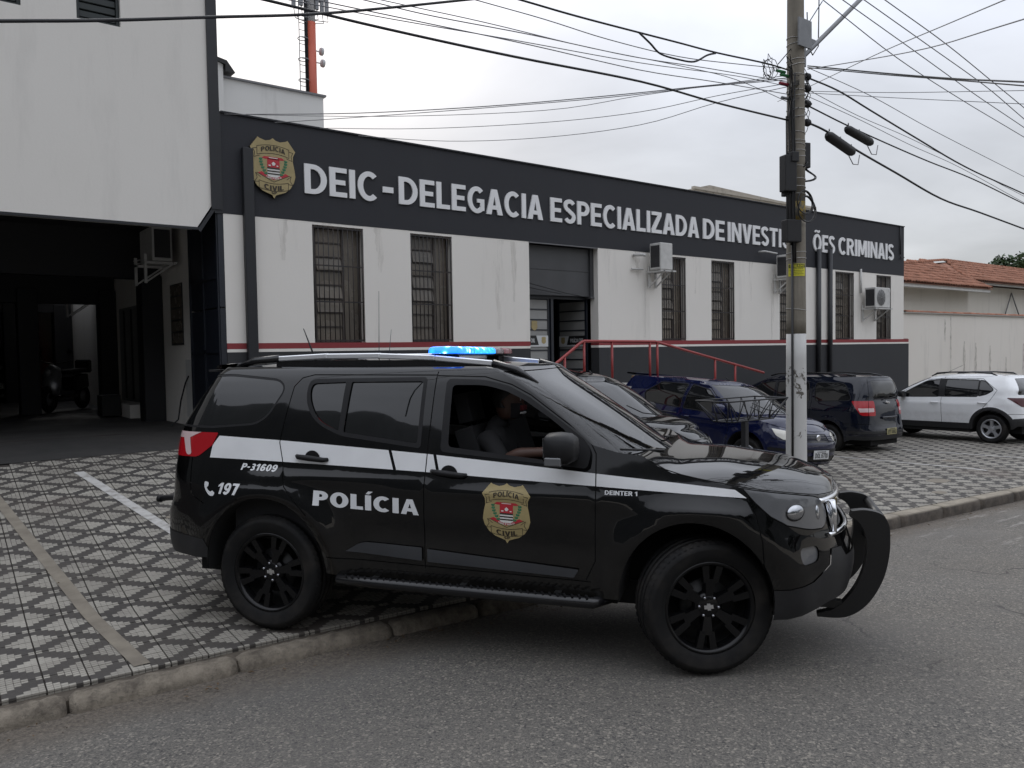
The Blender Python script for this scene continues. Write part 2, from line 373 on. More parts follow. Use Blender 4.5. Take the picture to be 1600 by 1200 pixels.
    wp = NT('window_pane'); q = wp.world(); n = wp.noise(q, 1.1, 3); n2 = wp.noise(q, 5, 4); wp.set(Base_Color=wp.mix(wp.rng(n, .3, .7), (.20, .17, .135), (.11, .098, .082)), Roughness=wp.rng(n2, .3, .7, .12, .35))
    plain('shutter_green', (.014, .020, .020), .45); plain('red_rail', (.27, .032, .030), .45, 0, .1); plain('pipe_dark', (.012, .013, .016), .5); plain('ac_white', (.50, .495, .475), .45, 0, .10, 8); plain('ac_grille', (.035, .035, .037), .6); plain('ac_fan', (.22, .22, .215), .5)
    plain('cable_black', (.010, .010, .011), .6); plain('cable_grey', (.16, .16, .17), .55); plain('galv', (.18, .185, .19), .5, .6); plain('insulator_green', (.02, .16, .05), .4); plain('tag_red', (.25, .01, .03), .5); plain('sticker_yellow', (.55, .52, .03), .5, 0, .08, 30); plain('wire_white', (.45, .44, .42), .5)
    plain('mast_orange', (.42, .075, .035), .5, 0, .08, 1); plain('mast_white', (.5, .5, .5), .5); plain('flash', (.14, .14, .145), .45, .4)
    plain('wood', (.20, .13, .07), .7); plain('moto_red', (.10, .006, .008), .25)
    # pole
    t = NT('pole_concrete'); p = t.world(); n = t.noise(p, 3, 6, .65); v = t.noise(p, 26, 4); st = t.noise(p, 9, 5, .6, (1, 1, .05))
    c = t.mix(t.rng(n, .35, .7), (.26, .235, .19), (.18, .16, .13)); c = t.mix(t.math('MULTIPLY', t.rng(st, .5, .7), .4), c, (.06, .055, .045)); c = t.mix(t.math('MULTIPLY', t.rng(v, .55, .75), .35), c, (.22, .20, .17)); t.set(Base_Color=c, Roughness=.9); t.bump(v, .4, .004)
    t = NT('pole_white'); p = t.world(); n = t.noise(p, 16, 5, .7); n2 = t.noise(p, 3.2, 4); chip = t.math('GREATER_THAN', t.math('ADD', n, t.math('MULTIPLY', n2, .55)), .905)
    g = t.noise(p, 7, 5, .6, (1, 1, .2)); c = t.mix(t.math('MULTIPLY', t.rng(g, .45, .75), .35), (.52, .515, .50), (.30, .29, .27)); c = t.mix(chip, c, (.115, .105, .09)); t.set(Base_Color=c, Roughness=.85); t.bump(chip, .4, .003)
    t = NT('pole_yellow'); p = t.world(); n = t.noise(p, 12, 5, .7); t.set(Base_Color=t.mix(t.rng(n, .42, .55), (.32, .22, .03), (.12, .11, .09)), Roughness=.85)
    # asphalt
    t = NT('asphalt'); p = t.world()
    v = t.node('ShaderNodeTexVoronoi'); v.inputs['Scale'].default_value = 150; t.l.new(p, v.inputs['Vector']); v2 = t.node('ShaderNodeTexVoronoi'); v2.inputs['Scale'].default_value = 85; t.l.new(p, v2.inputs['Vector'])
    sepv = t.node('ShaderNodeSeparateColor'); t.l.new(v.outputs['Color'], sepv.inputs[0]); sepw = t.node('ShaderNodeSeparateColor'); t.l.new(v2.outputs['Color'], sepw.inputs[0])
    fine = t.noise(p, 220, 2); big = t.noise(p, .45, 5, .6); med = t.noise(p, 2.6, 5, .65)
    c = t.mix(t.rng(sepv.outputs[0], .2, .95), (.070, .066, .060), (.165, .152, .132)); c = t.mix(t.rng(sepw.outputs[0], .80, .97), c, (.27, .245, .205)); c = t.mix(t.rng(sepw.outputs[1], .88, .98), c, (.03, .03, .03))
    c = t.mix(t.math('MULTIPLY', t.rng(big, .38, .68), .45), c, (.155, .138, .116)); c = t.mix(t.math('MULTIPLY', t.rng(med, .58, .80), .40), c, (.090, .087, .083)); c = t.mix(t.math('MULTIPLY', fine, .3), c, (.105, .097, .088))
    ck = t.node('ShaderNodeTexVoronoi', feature='DISTANCE_TO_EDGE'); ck.inputs['Scale'].default_value = .55; wv = t.node('ShaderNodeTexNoise'); wv.inputs['Scale'].default_value = 1.6; wv.inputs['Detail'].default_value = 6; t.l.new(p, wv.inputs['Vector']); av = t.node('ShaderNodeVectorMath', operation='ADD'); t.l.new(p, av.inputs[0]); t.l.new(wv.outputs['Color'], av.inputs[1]); t.l.new(av.outputs[0], ck.inputs['Vector'])
    ckm = t.math('MULTIPLY', t.math('LESS_THAN', ck.outputs['Distance'], .006), t.rng(big, .50, .56)); c = t.mix(t.math('MULTIPLY', ckm, .7), c, (.025, .023, .022))
    pt = t.noise(p, .23, 2); c = t.mix(t.math('MULTIPLY', t.rng(pt, .50, .56), .30), c, (.09, .087, .084))
    # dusty debris along the gutter and pale scrapes
    sx = t.node('ShaderNodeSeparateXYZ'); t.l.new(p, sx.inputs[0]); vv = t.math('ADD', t.math('MULTIPLY', sx.outputs['Y'], math.cos(.035)), t.math('MULTIPLY', sx.outputs['X'], math.sin(.035)))
    wob = t.noise(p, 1.7, 5, .7); wobm = t.math('MULTIPLY', t.math('SUBTRACT', wob, .5), .55); d = t.rng(t.math('ADD', vv, wobm), 4.42, 4.80); gr = t.noise(p, 40, 5, .7)
    c = t.mix(t.math('MULTIPLY', d, .85), c, t.mix(t.rng(gr, .35, .65), (.036, .028, .021), (.150, .125, .098)))
    scr = t.noise(p, 1.5, 6, .75, (.55, 3.4, 1)); sm = t.math('MULTIPLY', t.math('MULTIPLY', t.rng(scr, .56, .63), t.rng(vv, 2.6, 3.6)), t.rng(sx.outputs['X'], 7.5, 10))
    c = t.mix(t.math('MULTIPLY', sm, .55), c, (.36, .34, .31))
    oil = t.noise(p, 1.1, 3); t.set(Base_Color=c, Roughness=t.rng(oil, .3, .7, .78, .95)); t.bump(t.math('ADD', v.outputs['Distance'], t.math('MULTIPLY', gr, .4)), .55, .006)
    # patterned pavement tiles
    t = NT('paving_tile'); p = t.world(); mp = t.node('ShaderNodeVectorRotate', rotation_type='Z_AXIS'); mp.inputs['Angle'].default_value = .035; t.l.new(p, mp.inputs['Vector'])
    s = t.node('ShaderNodeSeparateXYZ'); t.l.new(mp.outputs[0], s.inputs[0])
    T = .22; U = t.math('DIVIDE', t.math('SUBTRACT', s.outputs['X'], .437-T*40), T); V = t.math('DIVIDE', t.math('SUBTRACT', s.outputs['Y'], 6.01-T*80), T)
    ku, kv = t.math('FLOOR', U), t.math('FLOOR', V); fu, fv = t.math('SUBTRACT', U, ku), t.math('SUBTRACT', V, kv)
    odd = t.math('MODULO', t.math('ADD', ku, kv), 2.0); fu2 = t.math('ABSOLUTE', t.math('SUBTRACT', odd, fu))      # distance measured from a diamond centre
    # small blocks of 1/6 x 1/7 tile
    q = lambda a, n: t.math('DIVIDE', t.math('ADD', t.math('FLOOR', t.math('MULTIPLY', a, float(n))), .5), float(n))
    qv = q(fv, 7); iu = t.math('SUBTRACT', 1.0, fu2); iv = t.math('SUBTRACT', 1.0, fv)
    d1 = t.math('ADD', q(fu2, 6), qv); d2 = t.math('ADD', q(iu, 6), t.math('SUBTRACT', 1.0, qv))
    light = t.math('MAXIMUM', t.math('LESS_THAN', d1, .72), t.math('LESS_THAN', d2, .72))
    AND = lambda a, b: t.math('MULTIPLY', a, b); LT = lambda a, v: t.math('LESS_THAN', a, v)
    dot = t.math('MAXIMUM', AND(AND(LT(iu, .17), t.math('GREATER_THAN', iu, .02)), AND(LT(fv, .12), t.math('GREATER_THAN', fv, .02))), AND(AND(LT(fu2, .17), t.math('GREATER_THAN', fu2, .02)), AND(LT(iv, .12), t.math('GREATER_THAN', iv, .02)))); light = t.math('MAXIMUM', light, dot)
    w5 = t.math('PINGPONG', t.math('MULTIPLY', fu2, 6.0), .5); w7 = t.math('PINGPONG', t.math('MULTIPLY', fv, 7.0), .5)
    jn = t.noise(p, 2.5, 3); groove = t.math('MAXIMUM', t.math('LESS_THAN', w5, .06), t.math('LESS_THAN', w7, .09)); groove = t.math('MULTIPLY', groove, t.rng(jn, .40, .58, .15, .85))
    wear = t.noise(p, .8, 5, .6); fn = t.noise(p, 45, 4, .6); tone = t.node('ShaderNodeTexWhiteNoise', noise_dimensions='2D'); cv = t.node('ShaderNodeCombineXYZ'); t.l.new(ku, cv.inputs[0]); t.l.new(kv, cv.inputs[1]); t.l.new(cv.outputs[0], tone.inputs['Vector'])
    lt = t.mix(t.rng(wear, .35, .70), (.36, .34, .295), (.25, .232, .198)); lt = t.mix(t.math('MULTIPLY', tone.outputs['Value'], .6), lt, (.20, .186, .160)); dk = t.mix(t.rng(wear, .35, .65), (.040, .037, .035), (.060, .053, .046))
    c = t.mix(light, dk, lt); c = t.mix(groove, c, (.040, .033, .027)); c = t.mix(t.math('MULTIPLY', t.rng(fn, .4, .75), .25), c, (.085, .075, .062)); red = t.noise(p, .6, 4); c = t.mix(t.math('MULTIPLY', t.rng(red, .58, .8), .25), c, (.11, .065, .05))
    oil = t.noise(p, .9, 5, .65); c = t.mix(t.math('MULTIPLY', t.rng(oil, .60, .78), .5), c, (.03, .027, .024))
    t.set(Base_Color=c, Roughness=.82); t.bump(t.math('SUBTRACT', t.math('MULTIPLY', fn, .4), groove), .5, .003)
    plain('mortar', (.035, .029, .024), .95, 0, .3, 6)
    t = NT('kerb_stone'); p = t.world(); n = t.noise(p, 7, 6, .7); n2 = t.noise(p, 40, 4, .7); n3 = t.noise(p, 1.6, 4)
    c = t.mix(t.rng(n, .38, .66), (.200, .172, .135), (.070, .058, .045)); c = t.mix(t.math('MULTIPLY', t.rng(n2, .55, .7), .6), c, (.05, .045, .036)); c = t.mix(t.math('MULTIPLY', t.rng(n3, .5, .75), .4), c, (.25, .215, .17)); t.set(Base_Color=c, Roughness=.95); t.bump(t.math('ADD', n, t.math('MULTIPLY', n2, .5)), .9, .02)
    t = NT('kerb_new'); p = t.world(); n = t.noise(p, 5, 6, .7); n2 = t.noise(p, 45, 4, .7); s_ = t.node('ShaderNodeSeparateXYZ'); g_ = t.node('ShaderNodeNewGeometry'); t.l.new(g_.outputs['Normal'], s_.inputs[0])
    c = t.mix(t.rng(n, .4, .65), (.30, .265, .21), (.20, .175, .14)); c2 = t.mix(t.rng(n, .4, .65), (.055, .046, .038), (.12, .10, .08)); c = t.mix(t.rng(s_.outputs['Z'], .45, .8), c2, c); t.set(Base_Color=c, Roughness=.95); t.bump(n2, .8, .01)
    t = NT('strip_mortar'); p = t.world(); n = t.noise(p, 6, 5, .6); t.set(Base_Color=t.mix(t.rng(n, .35, .7), (.215, .190, .150), (.150, .130, .104)), Roughness=.9); t.bump(t.noise(p, 60, 3), .3, .002)
    t = NT('line_white'); p = t.world(); n = t.noise(p, 9, 5, .65); t.set(Base_Color=t.mix(t.rng(n, .45, .72), (.44, .43, .41), (.20, .185, .165)), Roughness=.8)
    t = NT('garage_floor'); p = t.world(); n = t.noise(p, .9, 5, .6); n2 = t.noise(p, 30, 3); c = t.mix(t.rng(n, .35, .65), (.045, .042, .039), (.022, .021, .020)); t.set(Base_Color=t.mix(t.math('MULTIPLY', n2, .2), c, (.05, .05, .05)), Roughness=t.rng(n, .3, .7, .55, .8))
    t = NT('roof_tile'); p = t.world(); n = t.noise(p, 3.2, 5, .7); n2 = t.noise(p, 14, 3, .6); wn = t.node('ShaderNodeTexWhiteNoise'); sn = t.node('ShaderNodeVectorMath', operation='SNAP'); sn.inputs[1].default_value = (.24, .36, 2.0); t.l.new(p, sn.inputs[0]); t.l.new(sn.outputs[0], wn.inputs['Vector'])
    c = t.mix(wn.outputs['Value'], (.23, .095, .055), (.36, .165, .105)); c = t.mix(t.math('MULTIPLY', t.rng(n, .52, .75), .7), c, (.09, .065, .05)); c = t.mix(t.math('MULTIPLY', t.rng(n2, .55, .8), .4), c, (.20, .17, .14)); t.set(Base_Color=c, Roughness=.9)
    def leaf(nm, a, b):
        t = NT(nm); p = t.world(); n = t.noise(p, 1.6, 3); t.set(Base_Color=t.mix(t.rng(n, .35, .7), a, b), Roughness=.6); return t.m
    leaf('leaf', (.022, .050, .016), (.050, .085, .026)); leaf('leaf_dark', (.016, .030, .012), (.030, .045, .018)); plain('bark', (.06, .045, .033), .9); leaf('hill_green', (.015, .018, .016), (.024, .027, .023))
    plain('skin', (.06, .029, .020), .55, 0, .1); plain('cloth_black', (.010, .010, .011), .9); plain('hair', (.006, .005, .005), .6); plain('mask_red', (.10, .008, .010), .8); plain('mask_dark', (.012, .010, .012), .9); plain('mask_white', (.5, .5, .5), .7)
    plain('gutter_dirt', (.075, .062, .048), .95, 0, .4, 12); plain('dry_leaf', (.10, .065, .035), .8); plain('earth', (.09, .075, .055), .95, 0, .2, 2)
make_mats()
# ---------------------------------------------------------------- panels cut out of a shell
def rp(pts, n=5):
    """polygon with rounded corners: points (x, z) or (x, z, r)"""
    out = []; m = len(pts)
    for i in range(m):
        p = np.array(pts[i][:2], float); r = pts[i][2] if len(pts[i]) > 2 else 0
        if r <= 0: out.append(tuple(p)); continue
        a = np.array(pts[i-1][:2]) - p; b = np.array(pts[(i+1) % m][:2]) - p
        la, lb = np.linalg.norm(a), np.linalg.norm(b); ra, rb = min(r, la*.49), min(r, lb*.49)
        A, B = p + a/la*ra, p + b/lb*rb
        for k in range(n+1):
            t = k/n; out.append(tuple((1-t)**2*A + 2*t*(1-t)*p + t*t*B))
    return out
def offset(poly, d):
    P = np.array(poly, float); n = len(P)
    area = .5*sum(P[i][0]*P[(i+1) % n][1] - P[(i+1) % n][0]*P[i][1] for i in range(n)); sg = 1 if area > 0 else -1
    out = []
    for i in range(n):
        a = P[i]-P[i-1]; b = P[(i+1) % n]-P[i]
        a = a/(np.linalg.norm(a)+1e-9); b = b/(np.linalg.norm(b)+1e-9)
        na = np.array([a[1], -a[0]])*sg; nb = np.array([b[1], -b[0]])*sg; m = na+nb; L = np.linalg.norm(m)
        m = m/(L+1e-9); k = 1/max(.5, m.dot(na)); out.append(tuple(P[i]+m*d*k))
    return out
def strip(line, g):
    L = np.array(line, float); d = np.gradient(L, axis=0); d /= np.linalg.norm(d, axis=1)[:, None]
    n = np.stack([-d[:, 1], d[:, 0]], 1)
    return [tuple(p) for p in L+n*g] + [tuple(p) for p in (L-n*g)[::-1]]
def dense(poly, step, closed=True):
    out = []; n = len(poly)
    for i in range(n if closed else n-1):
        a, b = np.array(poly[i][:2]), np.array(poly[(i+1) % n][:2]); k = max(1, int(np.hypot(*(b-a))/step))
        out += [tuple(a+(b-a)*j/k) for j in range(k)]
    if not closed: out.append(tuple(poly[-1][:2]))
    return out
def inside(poly, x, y):
    P = np.array(poly, float); c = np.zeros(np.shape(x), bool); j = len(P)-1
    for i in range(len(P)):
        xi, yi = P[i]; xj, yj = P[j]
        if yi != yj: c ^= ((yi > y) != (yj > y)) & (x < (xj-xi)*(y-yi)/(yj-yi)+xi)
        j = i
    return c
def arch_poly(cx, cz, rx, top, zb, n=28):
    """wheel opening"""
    return [(cx-rx, zb-.3)] + [(cx-rx*math.cos(math.pi*i/n), cz+top*math.sin(math.pi*i/n)**.92) for i in range(n+1)] + [(cx+rx, zb-.3)]

def cut_domain(outline, regions, step=.05, xfine=None):
    """triangulate the (s, z) domain; regions = [(name, poly)], first match wins, None = hole"""
    polys = [dense(outline, .06)] + [dense(p, .06) for _, p in regions]
    V, E = [], []
    for p in polys:
        k = len(V); V += p; E += [(k+i, k+(i+1) % len(p)) for i in range(len(p))]
    O = np.array(outline); x0, z0 = O.min(0); x1, z1 = O.max(0)
    gx, gz = np.meshgrid(np.arange(x0+step/2, x1, step), np.arange(z0+step/2, z1, step)); gx = gx + (np.arange(gx.shape[0])[:, None] % 2)*step/2
    gx, gz = gx.ravel(), gz.ravel(); m = inside(outline, gx, gz)
    ev = np.array(V); G = np.stack([gx[m], gz[m]], 1)
    keep = [g for g in G if np.min(np.hypot(*(ev-g).T)) > step*.35]
    V2 = [Vector(v) for v in V] + [Vector(g) for g in keep]
    r = delaunay_2d_cdt(V2, E, [], 0, 1e-5)
    P = np.array([tuple(v) for v in r[0]]); T = np.array([t for t in r[2] if len(t) == 3])
    C = P[T].mean(1); lab = np.full(len(T), -1); ins = inside(outline, C[:, 0], C[:, 1])
    A = np.abs(np.cross(P[T[:, 1]]-P[T[:, 0]], P[T[:, 2]]-P[T[:, 0]])); ins &= A > 1e-9
    for i, (_, p) in reversed(list(enumerate(regions))):
        lab[inside(p, C[:, 0], C[:, 1])] = i
    lab[~ins] = -2
    # all triangles counter-clockwise
    a = (P[T[:, 1], 0]-P[T[:, 0], 0])*(P[T[:, 2], 1]-P[T[:, 0], 1]) - (P[T[:, 1], 1]-P[T[:, 0], 1])*(P[T[:, 2], 0]-P[T[:, 0], 0])
    T[a < 0] = T[a < 0][:, ::-1]
    return P, T, lab
def shell_mesh(name, shell, P, T, sides, off=0.0):
    used = np.unique(T); mp = np.full(len(P), -1); mp[used] = np.arange(len(used)); Q = P[used]; F = mp[T]
    s, z = Q[:, 0], Q[:, 1]; pos = shell.pos(s, z); nor = shell.normal(s, z)
    if off: pos = pos + nor*off; pos[:, 1] = np.maximum(pos[:, 1], 0)
    V, N, FF = [], [], []
    for sd in sides:
        p = pos.copy(); n = nor.copy(); p[:, 1] *= sd; n[:, 1] *= sd; k = sum(len(v) for v in V); V.append(p); N.append(n)
        FF.append((F[:, ::-1] if sd > 0 else F) + k)
    V = np.concatenate(V); N = np.concatenate(N); FF = np.concatenate(FF)
    me = bpy.data.meshes.new(name); me.from_pydata(V.tolist(), [], FF.tolist()); me.polygons.foreach_set('use_smooth', [True]*len(FF))
    me.update(); me.normals_split_custom_set_from_vertices(N.tolist()); return me
def build_shell(root, shell, outline, spec, step=.05):
    """spec: list of dict(name, poly, mat, off, both, parent, label, body)"""
    P, T, lab = cut_domain(outline, [(d['name'], d['poly']) for d in spec], step)
    made = {}
    groups = {}
    for i, d in enumerate(spec):
        if d.get('mat') is None: continue
        groups.setdefault((d['name'], d['mat'].name, d.get('off', 0), d.get('both', False), d.get('parent')), []).append(i)
    for (nm, _, off, both, par), ids in groups.items():
        t = T[np.isin(lab, ids)]
        if not len(t): continue
        d = spec[ids[0]]
        for sd in ([(-1, 1)] if both else [(-1,), (1,)]):
            pr = made.get((par, sd)) or made.get((par, (-1, 1))) or root
            o = link(nm, shell_mesh(nm, shell, P, t, sd, off), d['mat'], pr); made.setdefault((nm, sd), o)
            if d.get('label'): o['label'] = d['label']
    return made, (P, T, lab)
def cap_mesh(name, edges, crown, nx=40, ny=14, p=2.2, inset=0.0):
    """a skin between the mirrored edge lines; edges = 3D points (x, y, z) of one side sorted by x"""
    E = np.array(sorted(edges, key=lambda q: q[0])); 
    t = (1-np.cos(np.linspace(0, math.pi, nx)))/2; xs = E[0, 0] + (E[-1, 0]-E[0, 0])*t
    ye = np.interp(xs, E[:, 0], E[:, 1]); ze = np.interp(xs, E[:, 0], E[:, 2]); V, F = [], []
    for i in range(nx):
        c = crown(xs[i]) if callable(crown) else crown
        for j in range(ny+1):
            u = -1+2*j/ny; u = math.copysign(abs(u)**.8, u); V.append((xs[i], u*ye[i], ze[i]-inset + c*(1-abs(u)**p)))
    for i in range(nx-1):
        for j in range(ny):
            a = i*(ny+1)+j; F.append((a, a+ny+1, a+ny+2, a+1))
    me = bpy.data.meshes.new(name); me.from_pydata(V, [], F); me.polygons.foreach_set('use_smooth', [True]*len(F)); me.update(); return me

# ---------------------------------------------------------------- lettering
# a bold sans alphabet drawn with strokes; cap height 1
_fc = {}
def _stroke(path, t):
    P = [np.array(p, float) for p in path]; out_l, out_r = [], []
    for i, p in enumerate(P):
        a = P[i]-P[i-1] if i else P[1]-P[0]; b = P[i+1]-P[i] if i < len(P)-1 else P[-1]-P[-2]
        a = a/np.linalg.norm(a); b = b/np.linalg.norm(b); m = np.array([-(a+b)[1], (a+b)[0]]); L = np.linalg.norm(m); m = m/L; k = 1/max(.45, m.dot(np.array([-a[1], a[0]])))
        out_l.append(tuple(p+m*t/2*k)); out_r.append(tuple(p-m*t/2*k))
    return out_l+out_r[::-1]
def _arc(cx, cy, rx, ry, a0, a1, n=14): return [(cx+rx*math.cos(math.radians(a0+(a1-a0)*i/n)), cy+ry*math.sin(math.radians(a0+(a1-a0)*i/n))) for i in range(n+1)]
def _box(x0, y0, x1, y1): return [(x0, y0), (x1, y0), (x1, y1), (x0, y1)]
def letter_shapes(ch, t):
    """(polygons to fill, polygons to cut, width)"""
    h = t*.86; e = t/2; acc = []
    comp = {'Í': ('I', 'acute'), 'Á': ('A', 'acute'), 'Õ': ('O', 'tilde'), 'Ã': ('A', 'tilde'), 'Ç': ('C', 'ced')}
    if ch in comp:
        b, k = comp[ch]; F, C, w = letter_shapes(b, t); c = w/2
        if k == 'acute': F = F+[[(c-.10, 1.07), (c+.04, 1.07), (c+.20, 1.27), (c-.0, 1.27)]]
        elif k == 'tilde': F = F+[_stroke([(c-.22, 1.10), (c-.15, 1.18), (c-.06, 1.19), (c+.06, 1.12), (c+.15, 1.13), (c+.22, 1.21)], .09)]
        else: F = F+[_stroke([(c+.02, .0), (c+.06, -.07), (c+.11, -.13), (c+.06, -.21), (c-.08, -.22)], .085)]
        return F, C, w
    def bowl(w, y0, y1):      # a D-shaped bowl
        r = min((y1-y0)/2, w*.62); o = [(0, y0), (w-r, y0)]+_arc(w-r, (y0+y1)/2, r, (y1-y0)/2, -90, 90)+[(0, y1)]
        ri = r-t*.98; i = [(e, y0+h), (w-r, y0+h)]+_arc(w-r, (y0+y1)/2, ri, (y1-y0)/2-h, -90, 90)+[(e, y1-h)]
        return o, [(t, p[1]) if p[0] <= e else p for p in i]
    if ch == 'I': return [_box(0, 0, t, 1)], [], t
    if ch == 'L': return [_box(0, 0, t, 1), _box(0, 0, .52, h)], [], .52
    if ch == 'E': return [_box(0, 0, t, 1), _box(0, 0, .56, h), _box(0, 1-h, .56, 1), _box(0, .5-h/2, .51, .5+h/2)], [], .56
    if ch == 'F': return [_box(0, 0, t, 1), _box(0, 1-h, .54, 1), _box(0, .48-h/2, .50, .48+h/2)], [], .54
    if ch == 'T': return [_box(0, 1-h, .62, 1), _box(.31-e, 0, .31+e, 1)], [], .62
    if ch == 'H': return [_box(0, 0, t, 1), _box(.66-t, 0, .66, 1), _box(0, .5-h/2, .66, .5+h/2)], [], .66
    if ch == 'D': o, i = bowl(.70, 0, 1); return [o], [i], .70
    if ch == 'P': o, i = bowl(.62, .38, 1); return [o, _box(0, 0, t, 1)], [i], .62
    if ch == 'B': o, i = bowl(.62, .46, 1); o2, i2 = bowl(.66, 0, .46+h); return [o, o2], [i, i2], .66
    if ch == 'R': o, i = bowl(.63, .42, 1); return [o, _box(0, 0, t, 1), [(.24, .5), (.46, .5), (.69, 0), (.46, 0)]], [i], .69
    if ch == 'A': return [[(0, 0), (.235, 1), (.475, 1), (.71, 0), (.495, 0), (.355, .72), (.215, 0)], _box(.15, .20, .56, .20+h)], [], .71
    if ch == 'V': return [[(0, 1), (.225, 1), (.35, .30), (.475, 1), (.70, 1), (.46, 0), (.24, 0)]], [], .70
    if ch == 'N': return [_box(0, 0, t, 1), _box(.70-t, 0, .70, 1), [(0, 1), (t*1.05, 1), (.70, 0), (.70-t*1.05, 0)]], [], .70
    if ch == 'M': return [_box(0, 0, t, 1), _box(.86-t, 0, .86, 1), [(0, 1), (t*1.3, 1), (.43+t*.42, .12), (.43-t*.42, .12)], [(.86, 1), (.86-t*1.3, 1), (.43-t*.42, .12), (.43+t*.42, .12)]], [], .86
    if ch == 'Z': return [_box(.02, 1-h, .60, 1), _box(0, 0, .61, h), [(0, h), (t*1.2, h), (.60, 1-h), (.60-t*1.2, 1-h)]], [], .61
    if ch == 'U': return [_box(0, .35, t, 1), _box(.68-t, .35, .68, 1), _stroke(_arc(.34, .36, .34-e, .36-h/2, 180, 360), t)], [], .68
    if ch == 'Y': return [_box(.34-e, 0, .34+e, .45), [(0, 1), (.23, 1), (.34+e, .42), (.34-e, .42)], [(.68, 1), (.45, 1), (.34-e, .42), (.34+e, .42)]], [], .68
    if ch == 'O': return [_arc(.385, .5, .385, .515, 0, 359, 30)], [_arc(.385, .5, .385-t, .515-h, 0, 359, 30)], .77
    if ch in 'CG':
        F = [_stroke(_arc(.385, .5, .385-e, .515-h/2, 48, 312, 26), (t+h)/2)]
        if ch == 'G': F += [_box(.40, .40, .70, .40+h*.9), _box(.70-t*.9, .10, .70, .44)]
        return F, [], .70
    if ch == 'S': return [_stroke(_arc(.30, .735, .30-e, .265-h/2+.01, 25, 250, 16)+_arc(.30, .265, .30-e, .265-h/2+.01, 70, -155, 16), (t+h)/2*.98)], [], .60
    if ch == '-': return [_box(0, .36, .34, .36+h)], [], .34
    if ch == '0': return [_arc(.31, .5, .31, .51, 0, 359, 28)], [_arc(.31, .5, .31-t, .51-h, 0, 359, 28)], .62
    if ch == '1': return [_box(.20, 0, .20+t, 1), [(0, .78), (0, .62), (.22, .72), (.22, 1), (.20, 1)]], [], .20+t+.06
    if ch == '7': return [_box(0, 1-h, .58, 1), [(.58, 1-h), (.30+t*.7, 0), (.30-t*.4, 0), (.58-t*1.25, 1-h)]], [], .58
    if ch == '3': return [_stroke(_arc(.28, .74, .28-e, .26-h/2+.01, 150, -75, 14), (t+h)/2), _stroke(_arc(.29, .27, .30-e, .27-h/2+.01, 80, -150, 14), (t+h)/2), _box(.16, .44, .34, .44+h*.9)], [], .60
    if ch in '69':
        F = [_arc(.31, .33, .31, .34, 0, 359, 24), _stroke([(e, .35)]+_arc(.33, .56, .33-e, .45-h/2, 178, 38, 12), t)]; C = [_arc(.31, .33, .31-t, .34-h, 0, 359, 24)]
        if ch == '9': r = lambda Q: [(.62-x, 1-y) for x, y in Q]; F, C = [r(q) for q in F], [r(q) for q in C]
        return F, C, .62
    if ch == '2': return [_stroke(_arc(.29, .71, .29-e, .29-h/2, 160, -30, 12)+[(.10, .08)], t*.95), _box(0, 0, .60, h)], [], .60
    if ch == '4': return [_box(.34, 0, .34+t, 1), _box(0, .20, .64, .20+h), [(0, .20+h), (t, .20+h), (.40, 1), (.36, 1)]], [], .64
    if ch == '5': return [_box(.04, 1-h, .56, 1), _box(.04, .5, .04+t*.9, 1), _stroke([(.08, .56)]+_arc(.28, .32, .30-e, .32-h/2, 80, -150, 14), t*.95)], [], .60
    if ch == '8': return [_arc(.31, .74, .28, .27, 0, 359, 22), _arc(.31, .27, .31, .28, 0, 359, 22)], [_arc(.31, .74, .28-t*.9, .27-h, 0, 359, 22), _arc(.31, .27, .31-t, .28-h, 0, 359, 22)], .62
    return [], [], .26
def glyph_mesh(txt, bold=.21, shear=0.0):
    key = (txt, bold, shear)
    if key in _fc: return _fc[key]
    V, F = [], []; x = 0.0
    for ch in txt:
        S, C, w = letter_shapes(ch, bold)
        if S:
            pv, pe = [], []
            for p in S+C:
                k = len(pv); pv += [Vector(q) for q in p]; pe += [(k+i, k+(i+1) % len(p)) for i in range(len(p))]
            r = delaunay_2d_cdt(pv, pe, [], 0, 1e-5); P = np.array([tuple(v) for v in r[0]]); T = np.array([t for t in r[2] if len(t) == 3]); c = P[T].mean(1); m = np.zeros(len(T), bool)
            for q in S: m |= inside(q, c[:, 0], c[:, 1])
            for q in C: m &= ~inside(q, c[:, 0], c[:, 1])
            T = T[m]; used = np.unique(T); mp = np.full(len(P), -1); mp[used] = np.arange(len(used)); k = len(V)
            V += [(x+a+shear*b, b) for a, b in P[used]]; F += [tuple(int(i)+k for i in t) for t in mp[T]]
        x += w+(.085 if ch != ' ' else 0)
    _fc[key] = (np.array(V), F); return _fc[key]
def text_into(txt, x0, x1, z0, z1, bold=.21, shear=0.0, ref=None):
    bold = bold if bold > .1 else .21; ref = ref or 'E'
    """2D vertices of a text scaled into a box; ref = letters whose height fills z0..z1"""
    V, F = glyph_mesh(txt, bold, shear); V = V.copy(); R, _ = glyph_mesh(ref or txt, bold, shear)
    a, b = V[:, 0].min(), V[:, 0].max(); c, d = R[:, 1].min(), R[:, 1].max()
    V[:, 0] = x0+(V[:, 0]-a)/(b-a)*(x1-x0); V[:, 1] = z0+(V[:, 1]-c)/(d-c)*(z1-z0); return V, F
